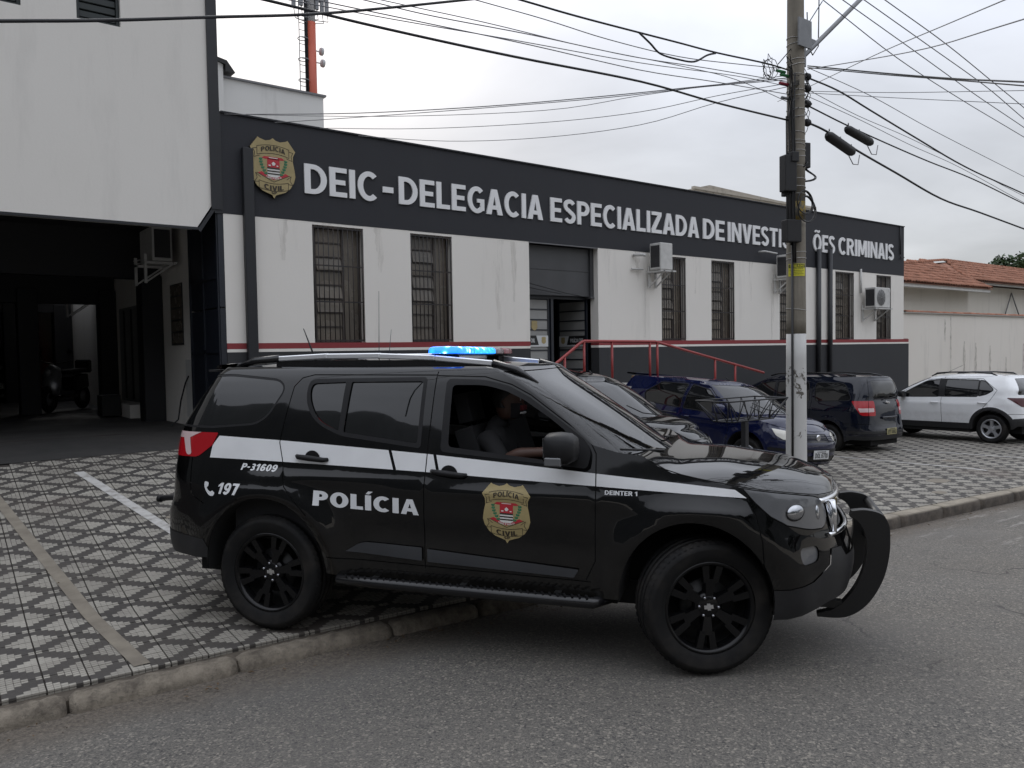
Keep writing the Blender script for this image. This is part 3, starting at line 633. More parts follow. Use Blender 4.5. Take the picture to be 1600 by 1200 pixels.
def flat_mesh(name, V, F, fmap, fine=0):
    bm = bmesh.new(); vs = [bm.verts.new((p[0], p[1], 0)) for p in V]
    for f in F:
        try: bm.faces.new([vs[i] for i in f])
        except ValueError: pass
    bmesh.ops.remove_doubles(bm, verts=bm.verts, dist=1e-6)
    if fine:
        bmesh.ops.triangulate(bm, faces=bm.faces)
        for _ in range(3):
            es = [e for e in bm.edges if e.calc_length() > fine]
            if es: bmesh.ops.subdivide_edges(bm, edges=es, cuts=1, use_grid_fill=False)
            bmesh.ops.triangulate(bm, faces=[f for f in bm.faces if len(f.verts) > 3])
    for v in bm.verts: v.co = fmap(v.co.x, v.co.y)
    me = bpy.data.meshes.new(name); bm.to_mesh(me); bm.free(); return me
def poly_flat(name, polys, fmap, fine=0):
    V, F = [], []
    for p in polys:
        k = len(V); V += [tuple(q) for q in p]; F += [tuple(k+i for i in t) for t in tess(p)]
    return flat_mesh(name, V, F, fmap, fine)

# the gold police badge, in units of its width; origin bottom middle
def badge_art():
    h = 1.34
    half = [(0, h-.03), (.06, h-.075), (.16, h-.10), (.29, h-.065), (.33, h-.04), (.5, h-.27), (.445, h-.38), (.44, h-.50), (.475, h-.68), (.49, h-.82), (.455, h-.95), (.37, h-1.09), (.25, h-1.19), (.10, h-1.245), (.04, h-1.27), (0, h-1.34)]
    mir = lambda P: P + [(-x, y) for x, y in reversed(P) if x != 0]
    shield = mir([(x*1.02, y) for x, y in half])
    def line(pts, w=.012):
        out = []
        for a, b in zip(pts[:-1], pts[1:]):
            a, b = np.array(a), np.array(b); d = (b-a)/(np.linalg.norm(b-a)+1e-9); n = np.array([-d[1], d[0]])*w/2; e = d*w/2
            out.append([tuple(a-n-e), tuple(b-n+e), tuple(b+n+e), tuple(a+n-e)])
        return out
    arc = lambda x0, x1, yc, sag, n=8: [(x0+(x1-x0)*i/n, yc+sag*(1-(2*i/n-1)**2)) for i in range(n+1)]
    A = []
    A.append(('shield_plate', 'gold', [shield], 0))
    up = arc(-.36, .36, 1.10, .055); lo = arc(-.36, .36, .92, .055)
    cu = arc(-.33, .33, .37, -.05); cl = arc(-.33, .33, .21, -.05)
    dk = []
    for P in (up, lo, cu, cl, [up[0], lo[0]], [up[-1], lo[-1]], [cu[0], cl[0]], [cu[-1], cl[-1]],
              [(-.36, 1.06), (-.45, 1.04), (-.41, .96), (-.43, .86), (-.31, .90)], [(.36, 1.06), (.45, 1.04), (.41, .96), (.43, .86), (.31, .90)],
              [(-.33, .34), (-.43, .33), (-.37, .42), (-.40, .52), (-.30, .44)], [(.33, .34), (.43, .33), (.37, .42), (.40, .52), (.30, .44)], [(-.37, .53), (0, .36), (.37, .53)]): dk += line(P)
    A.append(('ribbon_outline', 'badge_dark', dk, 1))
    A.append(('coat_of_arms', 'badge_red', [[(-.14, .67), (-.14, .86), (.14, .86), (.14, .67)], [(-.26, .86), (-.20, .90), (.20, .90), (.26, .86), (.20, .845), (-.20, .845)],
              [(-.35, .53), (-.27, .565), (-.1, .48), (0, .46), (.1, .48), (.27, .565), (.35, .53), (.22, .47), (0, .40), (-.22, .47)]], 1))
    A.append(('coat_of_arms', 'badge_white', [[(-.14, .49), (-.14, .67), (.14, .67), (.14, .49), (.07, .46), (-.07, .46)], [(-.04, .76), (0, .80), (.05, .76), (.02, .715), (-.02, .715)],
              [(-.11, .70), (-.11, .725), (-.06, .725), (-.06, .70)], [(.07, .70), (.07, .725), (.11, .725), (.11, .70)], [(-.10, .87), (-.10, .885), (.10, .885), (.10, .87)]], 2))
    A.append(('coat_of_arms', 'badge_dark', [[(-.14, .635), (-.14, .67), (.14, .67), (.14, .635)], [(-.14, .575), (-.14, .605), (.14, .605), (.14, .575)], [(-.135, .515), (-.14, .545), (.14, .545), (.135, .515)]], 3))
    lv = []
    for sg in (-1, 1):
        for i in range(6):
            t = i/5; cx, cy = sg*(.17+.11*math.sin(t*1.6)), .50+.30*t
            for dx, dy in ((.045, .02), (-.035, .035)):
                lv.append([(cx, cy), (cx+sg*dx*.8, cy+.012), (cx+sg*dx, cy+dy+.02), (cx+sg*dx*.1, cy+.055)])
    A.append(('coat_of_arms', 'badge_green', lv, 2))
    T = [('POLÍCIA', -.27, .27, .985, 1.085, 'badge_dark', .05), ('CIVIL', -.22, .22, .205, .315, 'badge_dark', -.04), ('SP', -.065, .065, .095, .15, 'badge_dark', 0), ('SÃO PAULO', -.17, .17, .45, .487, 'badge_white', -.035)]
    return A, T
def make_badge(parent, fmap, scale=1.0, gap=.0015, text=True):
    """fmap(u, v, height) -> 3D"""
    A, T = badge_art()
    mats = {}
    for nm, mat, polys, lay in A:
        g = lambda u, v, lay=lay: fmap(u, v, gap*(lay+1))
        me = poly_flat(nm, polys, g, .12); link(nm, me, MATS[mat], parent)
    if not text: return
    for t, x0, x1, z0, z1, mat, sag in T:
        V, F = text_into(t, x0, x1, z0, z1, bold=.035, ref='E'); V[:, 1] += sag*(1-(V[:, 0]/max(.01, x1))**2)
        link('lettering', flat_mesh('lettering', V, F, lambda u, v: fmap(u, v, gap*5), 0), MATS[mat], parent)

# ---------------------------------------------------------------- wheels
def make_wheel(parent, loc, side, R, W, rim_r, style, rim_mat, steer=0.0, rot=0.0):
    """wheel > tyre, rim, wheel_nut ... ; side -1 = faces -y"""
    hub = MB(); hub.lathe([(rim_r-.012, -W*.40), (rim_r-.02, W*.30), (rim_r-.06, W*.40), (.0, W*.42)], 40).lathe([(.0, -.02), (.15, -.02), (.15, .0), (.0, .0)], 32)
    root = hub.build('wheel', MATS['dark_metal'], parent); root.location = loc
    root.rotation_euler = (0, rot, (math.pi if side > 0 else 0)+steer) if rot == 0 else (0, 0, (math.pi if side > 0 else 0)+steer)
    t = MB(); hw = W/2
    prof = [(rim_r-.005, -hw*.80), (rim_r+.012, -hw*.88), (rim_r+(R-rim_r)*.35, -hw*1.0), (rim_r+(R-rim_r)*.62, -hw*1.01), (rim_r+(R-rim_r)*.66, -hw*1.015), (R-.03, -hw*.95), (R-.012, -hw*.86), (R-.004, -hw*.76)]
    for g in (-.45, 0, .45): prof += [(R, hw*g-.008), (R-.009, hw*g-.0075), (R-.009, hw*g+.0075), (R, hw*g+.008)]
    prof += [(R-.004, hw*.76), (R-.012, hw*.86), (R-.03, hw*.95), (rim_r+(R-rim_r)*.5, hw), (rim_r, hw*.8)]
    t.lathe(prof, 72)
    n = 60
    for i in range(n):                                           # shoulder blocks
        a = 2*math.pi*i/n
        for s_ in (-1, 1):
            c, si = math.cos(a), math.sin(a); da = .028; ps = []
            for rr, yy in ((R-.016, s_*hw*.93), (R+.001, s_*hw*.72), (R-.012, s_*hw*.55)):
                for b in (a-da, a+da): ps.append((rr*math.cos(b), yy, rr*math.sin(b)))
            t.add(ps, [(0, 1, 3, 2), (2, 3, 5, 4)])
    ty = t.build('tyre', MATS['rubber'], root, recalc=False)
    r = MB(); ys = -W*.36
    r.lathe([(rim_r-.03, ys+.05), (rim_r-.022, ys+.0), (rim_r-.008, ys-.016), (rim_r+.006, ys-.018), (rim_r+.008, ys-.006)], 56)
    r.lathe([(.0, ys+.012), (.045, ys+.012), (.062, ys+.02), (.085, ys+.03), (.085, ys+.06)], 28)
    def spoke(a, w0, w1, r0, r1, d0, d1, th=.03):
        c, s_ = math.cos(a), math.sin(a)
        def P(rr, tt, y): return (rr*c - tt*s_, y, rr*s_ + tt*c)
        vs = [P(r0, -w0, d0), P(r0, w0, d0), P(r1, w1, d1), P(r1, -w1, d1), P(r0, -w0*1.25, d0+th), P(r0, w0*1.25, d0+th), P(r1, w1*1.25, d1+th), P(r1, -w1*1.25, d1+th)]
        r.add(vs, [(0, 1, 2, 3), (0, 4, 5, 1), (1, 5, 6, 2), (2, 6, 7, 3), (3, 7, 4, 0)])
    if style == 'double':                                         # six pairs of spokes that fork outwards
        for k in range(6):
            a = 2*math.pi*k/6 + rot
            for s_ in (-1, 1):
                spoke(a+s_*.10, .014, .017, .06, rim_r*.62, ys+.018, ys+.004)
                spoke(a+s_*.175, .017, .021, rim_r*.55, rim_r-.012, ys+.006, ys-.004)
            spoke(a, .03, .022, .05, rim_r*.45, ys+.024, ys+.03)
    elif style == 'five':
        for k in range(5):
            a = 2*math.pi*k/5 + rot; spoke(a, .034, .022, .05, rim_r-.01, ys+.012, ys-.004)
            for s_ in (-1, 1): spoke(a+s_*.16, .012, .012, .05, rim_r-.01, ys+.02, ys+.004)
    else:
        for k in range(9): spoke(2*math.pi*k/9+rot, .03, .026, .05, rim_r-.01, ys+.01, ys)
    rim = r.build('rim', rim_mat, root, recalc=True)
    nm = None
    for k in range(6 if style == 'double' else 4):
        a = 2*math.pi*(k+.5)/(6 if style == 'double' else 4)+rot
        if nm is None:
            q = MB(); q.lathe([(.0, -.012), (.007, -.012), (.010, -.004), (.010, .02)], 8); o = q.build('wheel_nut', MATS['nut_steel'], root); nm = o.data
        else: o = link('wheel_nut', nm, None, root)
        o.location = (.058*math.cos(a), ys+.014, .058*math.sin(a))
    return root
def place_car(root, X, Y, heading, dz=0.0):
    e = .4; n = Vector((-(ground_z(X+e, Y)-ground_z(X-e, Y))/(2*e), -(ground_z(X, Y+e)-ground_z(X, Y-e))/(2*e), 1)).normalized()
    f = Vector((math.cos(heading), math.sin(heading), 0)); f = (f-n*f.dot(n)).normalized(); l = n.cross(f)
    m = Matrix((f, l, n)).transposed().to_4x4(); m.translation = (X, Y, ground_z(X, Y)+dz); root.matrix_world = m

def mirror_part(parent, y, z, x, side, name='side_mirror', mat='black_plastic', L=(.19, .13, .10), cap=None):
    """door mirror: housing with rounded corners, foot and glass"""
    m = MB(); a, b, c = L
    ring = []
    for xx, k in ((-a*.5, .80), (-a*.42, .95), (-a*.1, 1.0), (a*.25, .93), (a*.45, .70), (a*.5, .45)):
        ring.append((xx, k))
    n = 16; V = []
    for xx, k in ring:
        for j in range(n):
            t = 2*math.pi*j/n; cx, cz = math.cos(t), math.sin(t)
            V.append((xx, math.copysign(abs(cx)**.55, cx)*b*.9*k, math.copysign(abs(cz)**.55, cz)*c*k))
    F = [(i*n+j, i*n+(j+1) % n, (i+1)*n+(j+1) % n, (i+1)*n+j) for i in range(len(ring)-1) for j in range(n)] + [tuple(range(n-1, -1, -1)), tuple((len(ring)-1)*n+j for j in range(n))]
    m.add(V, F, True); m.box(-.03, .05, -side*(b*.9+.07), -side*b*.5, -c*.95, -c*.55)
    o = m.build(name, MATS[mat], parent); o.location = (x, y, z)
    g = MB(); g.box(-a*.5-.004, -a*.5-.001, -b*.66, b*.66, -c*.70, c*.70); g.build('mirror_glass', MATS['mirror_glass'], o, bevel=.01)
    return o
# ---------------------------------------------------------------- the police SUV
def make_police_suv():
    root = empty('police_car'); tag(root, 'black and white police SUV with lit blue roof light bar, leaving over the kerb', 'police car')
    BK, DK = MATS['black_paint'], MATS['black_plastic']
    ztop = 1.765
    fr_arch = arch_poly(2.80, .385, .435, .50, .3); rr_arch = arch_poly(-.005, .385, .455, .515, .3)
    side = []
    def reg(name, poly, mat, **k): side.append(dict(name=name, poly=poly, mat=mat, **k))
    seam = lambda pts, g=.0035: reg('panel_gap', strip(dense(pts, .05, False), g), MATS['seam'], off=-.006)
    reg('hole', fr_arch, None); reg('hole', rr_arch, None)
    # glass
    qg = rp([(-.37, 1.705, .04), (.01, 1.672, .05), (.062, 1.62, .05), (-.045, 1.44, .05), (-.13, 1.388, .05), (-.46, 1.362), (-.86, 1.365, .04), (-.80, 1.55, .05), (-.72, 1.695, .05)])
    reg('quarter_window', qg, MATS['tint_glass'], off=-.004)
    reg('window_seal', offset(qg, .014), DK, off=-.002)
    for g in ([(.273, 1.655, .03), (.519, 1.665, .01), (.508, 1.350, .01), (.42, 1.382, .05), (.345, 1.425, .06), (.283, 1.52, .06), (.262, 1.60, .04)],
              [(.563, 1.666, .01), (1.075, 1.672, .02), (1.073, 1.280, .02), (.545, 1.340, .01)]):
        reg('window', rp(g), MATS['tint_glass'], off=-.010, parent='rear_door')
    rf = rp([(.25, 1.685, .05), (1.10, 1.70, .03), (1.10, 1.25, .03), (.53, 1.315, .05), (.34, 1.39, .10), (.255, 1.50, .1), (.235, 1.60, .05)])
    reg('window_frame', rf, DK, off=.001, parent='rear_door')
    fg = rp([(1.279, 1.650, .03), (1.50, 1.650, .06), (1.641, 1.614, .03), (1.757, 1.562), (1.93, 1.455), (2.035, 1.378, .02), (2.055, 1.19, .01), (1.285, 1.266, .03)])
    reg('front_window', fg, MATS['side_glass'], off=-.01, parent='front_door')
    ff = rp([(1.235, 1.690, .04), (1.50, 1.683, .06), (1.66, 1.645, .03), (1.80, 1.575), (2.00, 1.440), (2.16, 1.325, .03), (2.195, 1.26, .03), (2.175, 1.160, .03), (1.235, 1.235, .03)])
    reg('window_frame', ff, DK, off=.001, parent='front_door')
    # seams
    seam([(1.163, 1.735), (1.146, 1.10), (1.143, .667), (1.143, .50)])
    seam([(1.163, 1.712), (.27, 1.713), (.185, 1.692), (.135, 1.635), (.105, 1.45), (.082, 1.264), (.118, 1.15), (.155, .979), (.33, .80)])
    seam([(1.163, 1.708), (1.49, 1.702), (1.67, 1.655), (1.80, 1.592), (2.02, 1.440), (2.18, 1.335), (2.225, 1.25), (2.232, 1.0), (2.228, .62), (2.17, .50)])
    seam([(.46, .532), (1.14, .515), (2.20, .492)])
    seam([(-.80, 1.37), (-.80, 1.30)]); seam([(-.83, 1.16), (-.84, .90), (-1.7, .88)]); seam([(-.60, 1.145), (-.58, .90), (-.47, .84)])
    seam([(3.085, 1.02), (3.13, .94), (3.16, .80), (3.17, .65)])
    # lights
    hl = rp([(3.07, 1.080), (3.35, 1.047), (3.53, 1.022, .02), (3.625, .985, .03), (3.63, .90, .03), (3.58, .845, .04), (3.45, .852, .04), (3.304, .885), (3.21, .937), (3.13, 1.012)])
    reg('headlight', hl, MATS['lamp_glass'], off=.003)
    reg('panel_gap', offset(hl, .007), MATS['seam'], off=-.006)
    tl = rp([(-.405, 1.317, .01), (-.60, 1.318), (-.90, 1.316, .03), (-.92, 1.18, .03), (-.80, 1.148, .02), (-.55, 1.152, .03), (-.44, 1.234)])
    reg('taillight', rp([(-.66, 1.300, .02), (-.74, 1.29, .03), (-.66, 1.16, .03), (-.61, 1.165, .02), (-.635, 1.23, .05)]), MATS['tail_clear'], off=.006)
    reg('taillight', rp([(-.55, 1.318), (-.90, 1.316), (-.90, 1.272), (-.66, 1.276, .02), (-.60, 1.300, .02)]), MATS['tail_clear'], off=.006)
    reg('taillight', tl, MATS['tail_red'], off=.004)
    # stripe with the two slanting cuts
    ru = [(-.395, 1.297), (.098, 1.277), (.6, 1.250), (1.153, 1.218), (1.7, 1.178), (2.234, 1.135), (2.7, 1.10), (3.020, 1.075), (3.085, 1.032), (2.7, 1.044), (2.239, 1.063), (1.7, 1.084), (1.158, 1.107), (.6, 1.125), (.132, 1.138), (-.2, 1.146), (-.45, 1.15), (-.44, 1.234)]
    for a in ([(.885, 1.25), (.94, 1.10)], [(1.195, 1.235), (1.235, 1.09)]): side.insert(2, dict(name='stripe_cut', poly=strip(a, .010), mat=BK, off=.001))
    reg('white_stripe', ru, MATS['stripe_white'], off=.0012)
    # mouldings
    reg('door_moulding', rp([(.60, .583), (.69, .635, .02), (.74, .648, .02), (1.128, .634), (1.128, .552), (.75, .575)]), MATS['grey_plastic'], off=.016, parent='rear_door')
    reg('door_moulding', rp([(1.165, .628), (2.13, .566, .01), (2.10, .515, .01), (1.165, .548)]), MATS['grey_plastic'], off=.016, parent='front_door')
    # front: grille, fog light, lower cladding
    reg('grille', rp([(3.70, .985, .02), (4.40, .97), (4.40, .80), (3.75, .82, .03)]), MATS['grille_mesh'], off=-.02, both=True)
    reg('chrome_frame', rp([(3.635, 1.00, .02), (4.40, .995), (4.40, .775), (3.655, .79, .03)]), MATS['chrome'], off=.008, both=True)
    reg('fog_light', rp([(3.36, .755, .04), (3.50, .76, .04), (3.49, .67, .04), (3.37, .655, .04)]), MATS['lamp_glass'], off=-.01)
    lo = [(3.18, .516), (3.30, .525), (3.44, .560), (3.575, .640), (3.605, .725), (3.72, .72), (3.76, .66), (4.40, .65), (4.40, .2), (3.0, .2)]
    reg('lower_bumper', lo, MATS['grey_plastic2'], off=.006, both=True)
    reg('lower_bumper', [(-.47, .60), (-.75, .62), (-2.0, .62), (-2.0, .2), (-.3, .2)], MATS['grey_plastic2'], off=.004, both=True)
    # rear glass, plate
    reg('rear_window', rp([(-1.02, 1.60, .05), (-1.9, 1.64), (-1.9, 1.30), (-1.0, 1.30, .05)]), MATS['tint_glass'], off=-.004, both=True)
    # painted panels
    reg('rear_door', [(1.146, 1.72), (.27, 1.713), (.185, 1.692), (.135, 1.635), (.105, 1.45), (.082, 1.264), (.118, 1.15), (.155, .979), (.33, .80), (.5, .6), (.46, .532), (1.143, .51)], BK)
    reg('front_door', [(1.163, 1.72), (1.49, 1.702), (1.67, 1.655), (1.80, 1.592), (2.02, 1.44), (2.18, 1.335), (2.225, 1.25), (2.232, 1.), (2.228, .62), (2.17, .494), (1.143, .51), (1.146, 1.10)], BK)
    reg('front_bumper', [(3.085, 1.02), (3.13, .94), (3.16, .80), (3.17, .65), (3.1, .2), (4.5, .2), (4.5, 1.2), (3.6, 1.2)], BK, both=True)
    reg('fender', [(2.232, 1.40), (2.232, 1.), (2.228, .62), (2.17, .494), (2.17, .2), (3.17, .2), (3.2, 1.3)], BK)
    reg('tailgate', [(-.80, 1.9), (-.80, 1.30), (-.83, 1.16), (-.84, .90), (-1.9, .88), (-1.9, 1.9)], BK, both=True)
    reg('rear_bumper', [(-.60, 1.15), (-.58, .90), (-.3, .7), (-.3, .2), (-1.9, .2), (-1.9, .9), (-.84, .9), (-.83, 1.16)], BK, both=True)
    reg('side_body', [(-2.2, .2), (4.6, .2), (4.6, 2), (-2.2, 2)], BK)
    hood_line = [(2.355, 1.26), (2.50, 1.245), (2.575, 1.195), (2.66, 1.155), (2.85, 1.118), (3.07, 1.086), (3.30, 1.06), (3.578, 1.025), (3.9, 1.005), (4.30, 1.0)]
    apil = [(float(suv_up.xa(z)), z) for z in np.linspace(1.30, ztop, 12)]
    bottom = [(-1.67, .47), (-1.0, .47), (-.46, .47), (-.46, .42), (.45, .42), (2.36, .40), (3.20, .34), (3.31, .35), (3.46, .386), (3.61, .42), (4.30, .43)]
    outline = bottom + hood_line[::-1] + apil + [(x, ztop) for x in (1.2, .8, .4, 0, -.42, -.8, -1.2, -1.67)]
    made, _ = build_shell(root, suv_lo, outline, side, .05)
    bpy.data.objects.remove(made.pop(('front_window', (-1,))))          # wound down on the near side
    # windscreen half
    zz = np.linspace(1.12, ztop, 14); Sf = suv_up.Sf
    out2 = [(float(suv_up.xa(z)), z) for z in zz] + [(float(suv_up.xa(z))+Sf, z) for z in zz[::-1]]
    gl = [(float(suv_up.xa(z))+.045, z) for z in np.linspace(1.14, 1.735, 10)] + [(float(suv_up.xa(z))+Sf+.01, z) for z in np.linspace(1.752, 1.12, 10)]
    build_shell(root, suv_up, out2, [dict(name='windscreen', poly=gl, mat=MATS['clear_glass'], off=-.004, both=True), dict(name='pillar', poly=offset(out2, .3), mat=BK)], .05)
    # roof and hood skins
    s_mid = np.linspace(-1.67, float(suv_up.xa(ztop)), 60); e1 = suv_lo.pos(s_mid, np.full(60, ztop))
    sB = np.linspace(float(suv_up.xa(ztop)), float(suv_up.xa(ztop))+Sf, 30)[1:]; e2 = suv_up.pos(sB, np.full(29, ztop))
    edges = np.concatenate([e1, e2]); x0, x1 = edges[:, 0].min(), edges[:, 0].max()
    link('roof', cap_mesh('roof', edges, lambda x: .004+.052*math.sin(math.pi*np.clip((x-x0)/(x1-x0), 0, 1))**.9, 60, 20), BK, root)
    hs = np.array(dense(hood_line, .03, False)); he = suv_lo.pos(hs[:, 0], hs[:, 1])
    he = np.concatenate([[[2.30, he[0, 1], he[0, 2]]], he])
    hood = link('hood', cap_mesh('hood', he, interp([(2.2, -.06), (2.5, -.005), (2.7, .045), (3.0, .085), (3.3, .085), (3.55, .06), (3.70, 0.0)]), 60, 26, 3.2), BK, root)
    sm = MB()
    for s_ in (-1, 1): sm.tube([(x, s_*(y-.01), z+.003) for x, y, z in he[4::3][:-4]], .0035, 5)
    sm.build('panel_gap', MATS['seam'], root)
    # spoiler lip over the tailgate
    sp = MB(); ys = np.linspace(-.60, .60, 15); P = []
    for y in ys:
        b = 1-(abs(y)/.66)**4; P.append([(-.42, y, 1.785+.02*b), (-.56-.10*b, y, 1.775+.012*b), (-.58-.10*b, y, 1.752+.005*b), (-.46, y, 1.745)])
    V = [q for r in P for q in r]; sp.add(V, [(i*4+j, (i+1)*4+j, (i+1)*4+(j+1) % 4, i*4+(j+1) % 4) for i in range(14) for j in range(4)], True)
    sp.build('roof_spoiler', BK, root)
    # roof rails
    for s_ in (-1, 1):
        m = MB(); pts = [(-.08, 1.822), (.3, 1.838), (.7, 1.838), (1.1, 1.822), (1.5, 1.785)]
        for (xa, za), (xb, zb) in zip(pts[:-1], pts[1:]): m.bar((xa, s_*.60, za), (xb, s_*.60, zb+.002), .050, .036)
        r = m.build('roof_rail', MATS['satin_silver'], root, bevel=.006)
        m = MB(); 
        for P_ in ([(-.40, 1.775), (-.28, 1.812), (-.075, 1.828)], [(1.50, 1.79), (1.66, 1.745), (1.80, 1.66)]):
            m.tube([(x, s_*.605, z-.004) for x, z in P_], .028, 8, radii=[.016 if P_[0][0] < 0 else .026, .026, .026 if P_[0][0] < 0 else .012])
        m.box(-.1, 1.5, s_*.60-.012, s_*.60+.012, 1.76, 1.81); m.build('rail_end', MATS['black_gloss'], r)
    # light bar across the roof
    bx = 1.16; lb = MB(); lb.box(bx-.095, bx+.095, -.60, .60, 1.838, 1.852).box(bx-.05, bx+.05, -.58, -.44, 1.79, 1.838).box(bx-.05, bx+.05, .44, .58, 1.79, 1.838)
    bar = lb.build('light_bar', MATS['black_plastic'], root, bevel=.006)
    def lens(nm, y0, y1, mat):
        m = MB(); n = 12; V = []; yy = [y0, y0+.03, y1-.03, y1]
        for i, y in enumerate(yy):
            k = .86 if i in (0, 3) else 1
            for j in range(n+1):
                t = math.pi*j/n; c, s_ = math.cos(t), math.sin(t); V.append((bx+.115*k*math.copysign(abs(c)**.4, c), y, 1.853+.046*k*abs(s_)**.45))
        F = [(i*(n+1)+j, i*(n+1)+j+1, (i+1)*(n+1)+j+1, (i+1)*(n+1)+j) for i in range(3) for j in range(n)] + [tuple(range(n, -1, -1)), tuple(3*(n+1)+j for j in range(n+1))]
        m.add(V, F, True); return m.build(nm, mat, bar)
    lens('blue_lens', -.62, -.27, MATS['blue_lit']); lens('blue_lens', -.265, .19, MATS['blue_lit2']); lens('clear_lens', .195, .40, MATS['lens_dull']); lens('clear_lens', .405, .62, MATS['lens_red'])
    m = MB(); [m.tube([(bx+dx, y, 1.925), (bx+dx+.001, y+.02, 1.925)], .018, 8) for y in np.arange(-.55, .1, .085) for dx in (-.1,)]
    # chrome grille bars and nose badge
    for z_, s0, rr in ((.992, 3.56, .016), (.80, 3.60, .014)):
        pts = [suv_lo.pos(s, z_)+suv_lo.normal(s, z_)*.006 for s in np.linspace(s0, 4.29, 22)]; pts = [Vector((p[0], -p[1], p[2])) for p in pts]+[Vector((p[0], p[1], p[2])) for p in pts[::-1]]
        m = MB(); m.tube(pts, rr, 8); m.build('grille_bar', MATS['chrome'], root)
    m = MB()
    for sy in (-1, 1): p = suv_lo.pos(3.66, .90); m.tube([(p[0]+.02, sy*p[1], .99), (p[0]+.035, sy*(p[1]-.02), .90), (p[0]+.03, sy*p[1], .80)], .018, 8)
    m.build('grille_bar', MATS['chrome'], root)
    m = MB(); c_ = [(-.14, -.03), (-.05, -.03), (-.04, -.06), (.07, -.06), (.06, -.03), (.14, -.03), (.12, .03), (.04, .03), (.03, .06), (-.08, .06), (-.07, .03), (-.16, .03)]; m.prism(c_, lambda a, b: (3.612, a*.8, .895+b*.8), lambda a, b: (3.630, a*.8, .895+b*.8)); m.build('emblem', MATS['gold'], root)
    # wheels
    make_wheel(root, (0, -.79, .385), -1, .3875, .255, .262, 'double', MATS['rim_black'], rot=.2)
    make_wheel(root, (0, .79, .385), 1, .3875, .255, .262, 'double', MATS['rim_black'], rot=.2)
    make_wheel(root, (2.845, -.79, .385), -1, .3875, .255, .262, 'double', MATS['rim_black'], steer=R_(23), rot=.45)
    make_wheel(root, (2.845, .79, .385), 1, .3875, .255, .262, 'double', MATS['rim_black'], steer=R_(23), rot=.45)
    # arch liners, underbody, interior
    for cx, rx, top in ((2.80, .435, .50), (-.005, .455, .515)):
        for s_ in (-1, 1):
            m = MB(); A = arch_poly(cx, .385, rx, top, .5, 20)[1:-1]; V = []
            for (x, z) in A: yb = float(suv_lo.pos(x, z)[1]); V += [(x, s_*(yb-.004), z), (x, s_*(yb-.03), z+.004 if z > .5 else z), (x, s_*.50, z)]
            n = len(A); m.add(V, [(3*i+j, 3*i+3+j, 3*i+4+j, 3*i+1+j) for i in range(n-1) for j in (0, 1)], True); m.build('arch_liner', MATS['liner'], root, recalc=False)
    m = MB(); m.box(-.80, -.46, -.68, .68, .48, .56).box(.46, 2.34, -.80, .80, .34, .44).box(-.5, .5, -.5, .5, .5, .95).box(2.3, 3.5, -.5, .5, .36, .95).box(-.75, 2.35, -.70, .70, .44, .60).box(.46, 2.35, -.84, .84, .44, .60)
    m.box(-.8, 3.3, -.55, .55, .27, .42).box(3.2, 3.5, -.7, .7, .42, .6); m.build('underbody', MATS['liner'], root)
    m = MB(); m.box(-.3, 2.3, -.83, -.80, .6, 1.17).box(-.3, 2.3, .80, .83, .6, 1.17).box(1.9, 2.5, -.78, .78, .9, 1.17).box(2.2, 2.4, -.74, .74, .6, 1.2)
    m.box(-.7, 1.40, -.56, .56, 1.730, 1.745)
    m.build('cabin_lining', MATS['interior'], root)
    def seat(x, y):
        b = MB(); b.box(x-.02, x+.50, y-.25, y+.25, .62, .80).bar((x-.0, y, .74), (x-.20, y, 1.36), .48, .13, up=(1, 0, 0)).bar((x-.215, y, 1.39), (x-.26, y, 1.585), .27, .10, up=(1, 0, 0)).bar((x-.19, y-.06, 1.33), (x-.22, y-.06, 1.42), .015).bar((x-.19, y+.06, 1.33), (x-.22, y+.06, 1.42), .015)
        b.build('seat', MATS['seat_fabric'], root, bevel=.035, seg=3)
    for x, y in ((1.50, -.40), (1.50, .40), (.62, -.42), (.62, .0), (.62, .42)): seat(x, y)
    m = MB(); m.lathe([(.175, -.012), (.19, 0), (.175, .012), (.16, 0)], 28, axis='x', center=(1.93, .38, 1.12), closed=True).bar((1.93, .22, 1.12), (1.93, .54, 1.12), .03).build('steering_wheel', MATS['black_plastic'], root)
    # door handles
    for s_ in (-1, 1):
        for x, z in ((.34, 1.172), (1.305, 1.108)):
            y = float(suv_lo.pos(x, z)[1]); m = MB(); dz = -.010
            m.tube([(x-.115, s_*(y+.004), z+.008), (x-.09, s_*(y+.032), z+.006), (x, s_*(y+.044), z), (x+.09, s_*(y+.032), z+dz), (x+.115, s_*(y+.004), z+dz)], .017, 10, radii=[.012, .017, .020, .017, .012])
            V = [(x+.055*math.cos(t), s_*(y+.004), z+.048*math.sin(t)) for t in np.linspace(0, 2*math.pi, 20, endpoint=False)]; m.add(V, [tuple(range(20)) if s_ > 0 else tuple(range(19, -1, -1))])
            m.build('door_handle', MATS['black_plastic'], root)
    # mirrors
    for s_ in (-1, 1):
        o = mirror_part(root, s_*1.075, 1.300, 2.065, s_, L=(.175, .145, .092))
        m = MB(); m.box(-.075, .02, s_*.10, s_*.135, -.088, -.04); m.build('mirror_lamp', MATS['lamp_glass'], o, bevel=.006)
